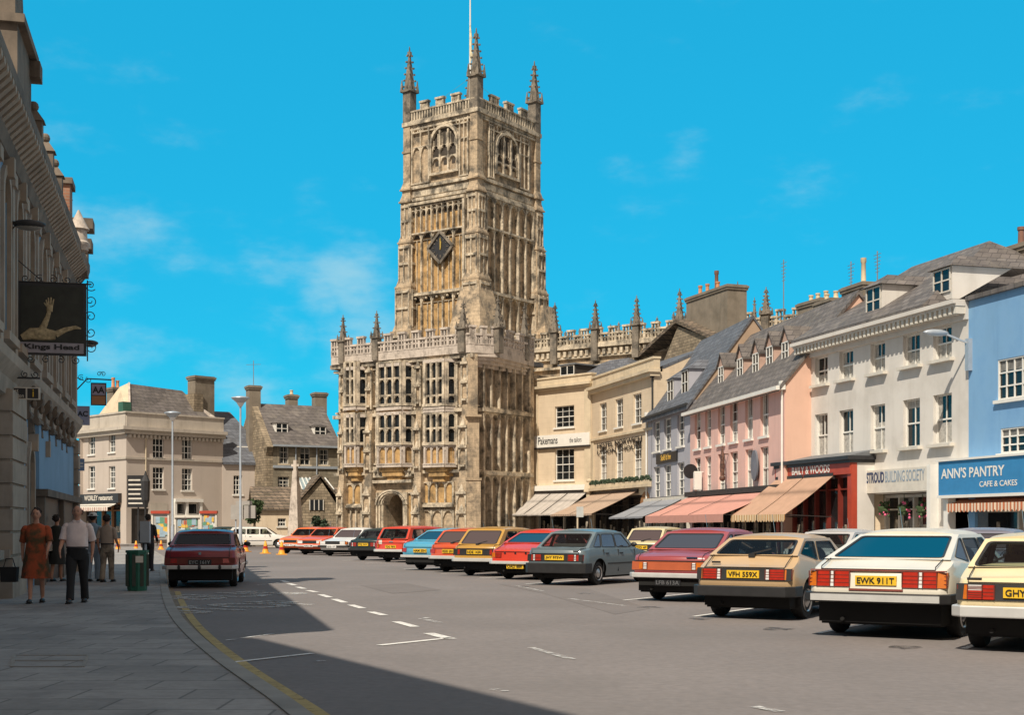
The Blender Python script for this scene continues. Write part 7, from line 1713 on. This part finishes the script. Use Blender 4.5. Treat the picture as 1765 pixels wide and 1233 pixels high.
p=at(97,1003,.1); person(p,10,1.58,'person in dark clothes half hidden between the walking woman and man',cloth('dark_coat',(.03,.035,.03)),cloth('dark_skirt',(.035,.04,.04)),hb,skirt=True,step=.1,facing=False)
p=at(160,1003,.1); person(p,8,1.62,'person in light blue clothes and a white sun hat walking away',cloth('shirt_blue',(.25,.34,.42)),cloth('trouser_blue',(.30,.38,.46)),hb,step=.1,facing=False,hat=cloth('hat_white',(.6,.62,.6)))
p=at(184,1004,.1); person(p,5,1.58,'person in a beige top and patterned trousers walking away',cloth('top_beige',(.36,.29,.23)),cloth('trouser_print',(.34,.29,.22),stain=((.12,.1,.08),4,.45,.6,.8)),hb,step=.12,facing=False)
p=at(255,985,.1); person(p,0,1.66,'person in dark clothes standing behind the grey box sign',cloth('dark_jacket',(.03,.03,.035)),cloth('dark_trousers',(.025,.025,.03)),hb,step=.06,facing=False,sleeve=1)
# ================================================================ every separate piece an object of its own
def separate(o,gap=.01):
    me=o.data; n=len(me.vertices); par=list(range(n))
    def find(a):
        while par[a]!=a: par[a]=par[par[a]]; a=par[a]
        return a
    for e in me.edges:
        a,b=find(e.vertices[0]),find(e.vertices[1])
        if a!=b: par[a]=b
    isl={}
    for i in range(n): isl.setdefault(find(i),[]).append(i)
    cl=[]
    for k,vs in isl.items():
        cs=[me.vertices[i].co for i in vs]; lo=[min(c[j] for c in cs)-gap for j in range(3)]; hi=[max(c[j] for c in cs)+gap for j in range(3)]
        new=[lo,hi,[k]]; rest=[]
        for c in cl:
            if all(c[0][j]<=new[1][j] and new[0][j]<=c[1][j] for j in range(3)): new=[[min(a,b) for a,b in zip(new[0],c[0])],[max(a,b) for a,b in zip(new[1],c[1])],new[2]+c[2]]
            else: rest.append(c)
        cl=rest+[new]
    if len(cl)<2: return
    root2={}
    for ci,c in enumerate(cl):
        for k in c[2]: root2[k]=ci
    P_=[MB() for _ in cl]; maps=[{} for _ in cl]
    for p in me.polygons:
        ci=root2[find(p.vertices[0])]; mp_=maps[ci]; f=[]
        for v in p.vertices:
            if v not in mp_: mp_[v]=len(P_[ci].v); P_[ci].v.append(me.vertices[v].co.copy())
            f.append(mp_[v])
        P_[ci].f.append(tuple(f))
    nm=o.name.split('.')[0]; m_=me.materials[0]; sm_=me.polygons[0].use_smooth
    P_=[p for p in P_ if p.f]
    o.data=P_[0].mesh(nm,m_,40 if sm_ else None)
    for p in P_[1:]:
        q=p.build(nm,m_,o.parent,40 if sm_ else None); q.matrix_basis=o.matrix_basis.copy()
SEP={'rusticated_pier','pilaster','shop_pilaster','parapet_finial','poster','corner_buttress','window_display','blind_tracery','gutter_pipe','bracket','ochre_panel','bay_surround','blossom_none','chimney_base','painted_shade_plate','belfry_louvre','dentil_none','valance_none','roof_coping','coping','door_seam','post'}
for o in [o for o in bpy.data.objects if o.type=='MESH' and o.name.split('.')[0] in SEP]: separate(o)
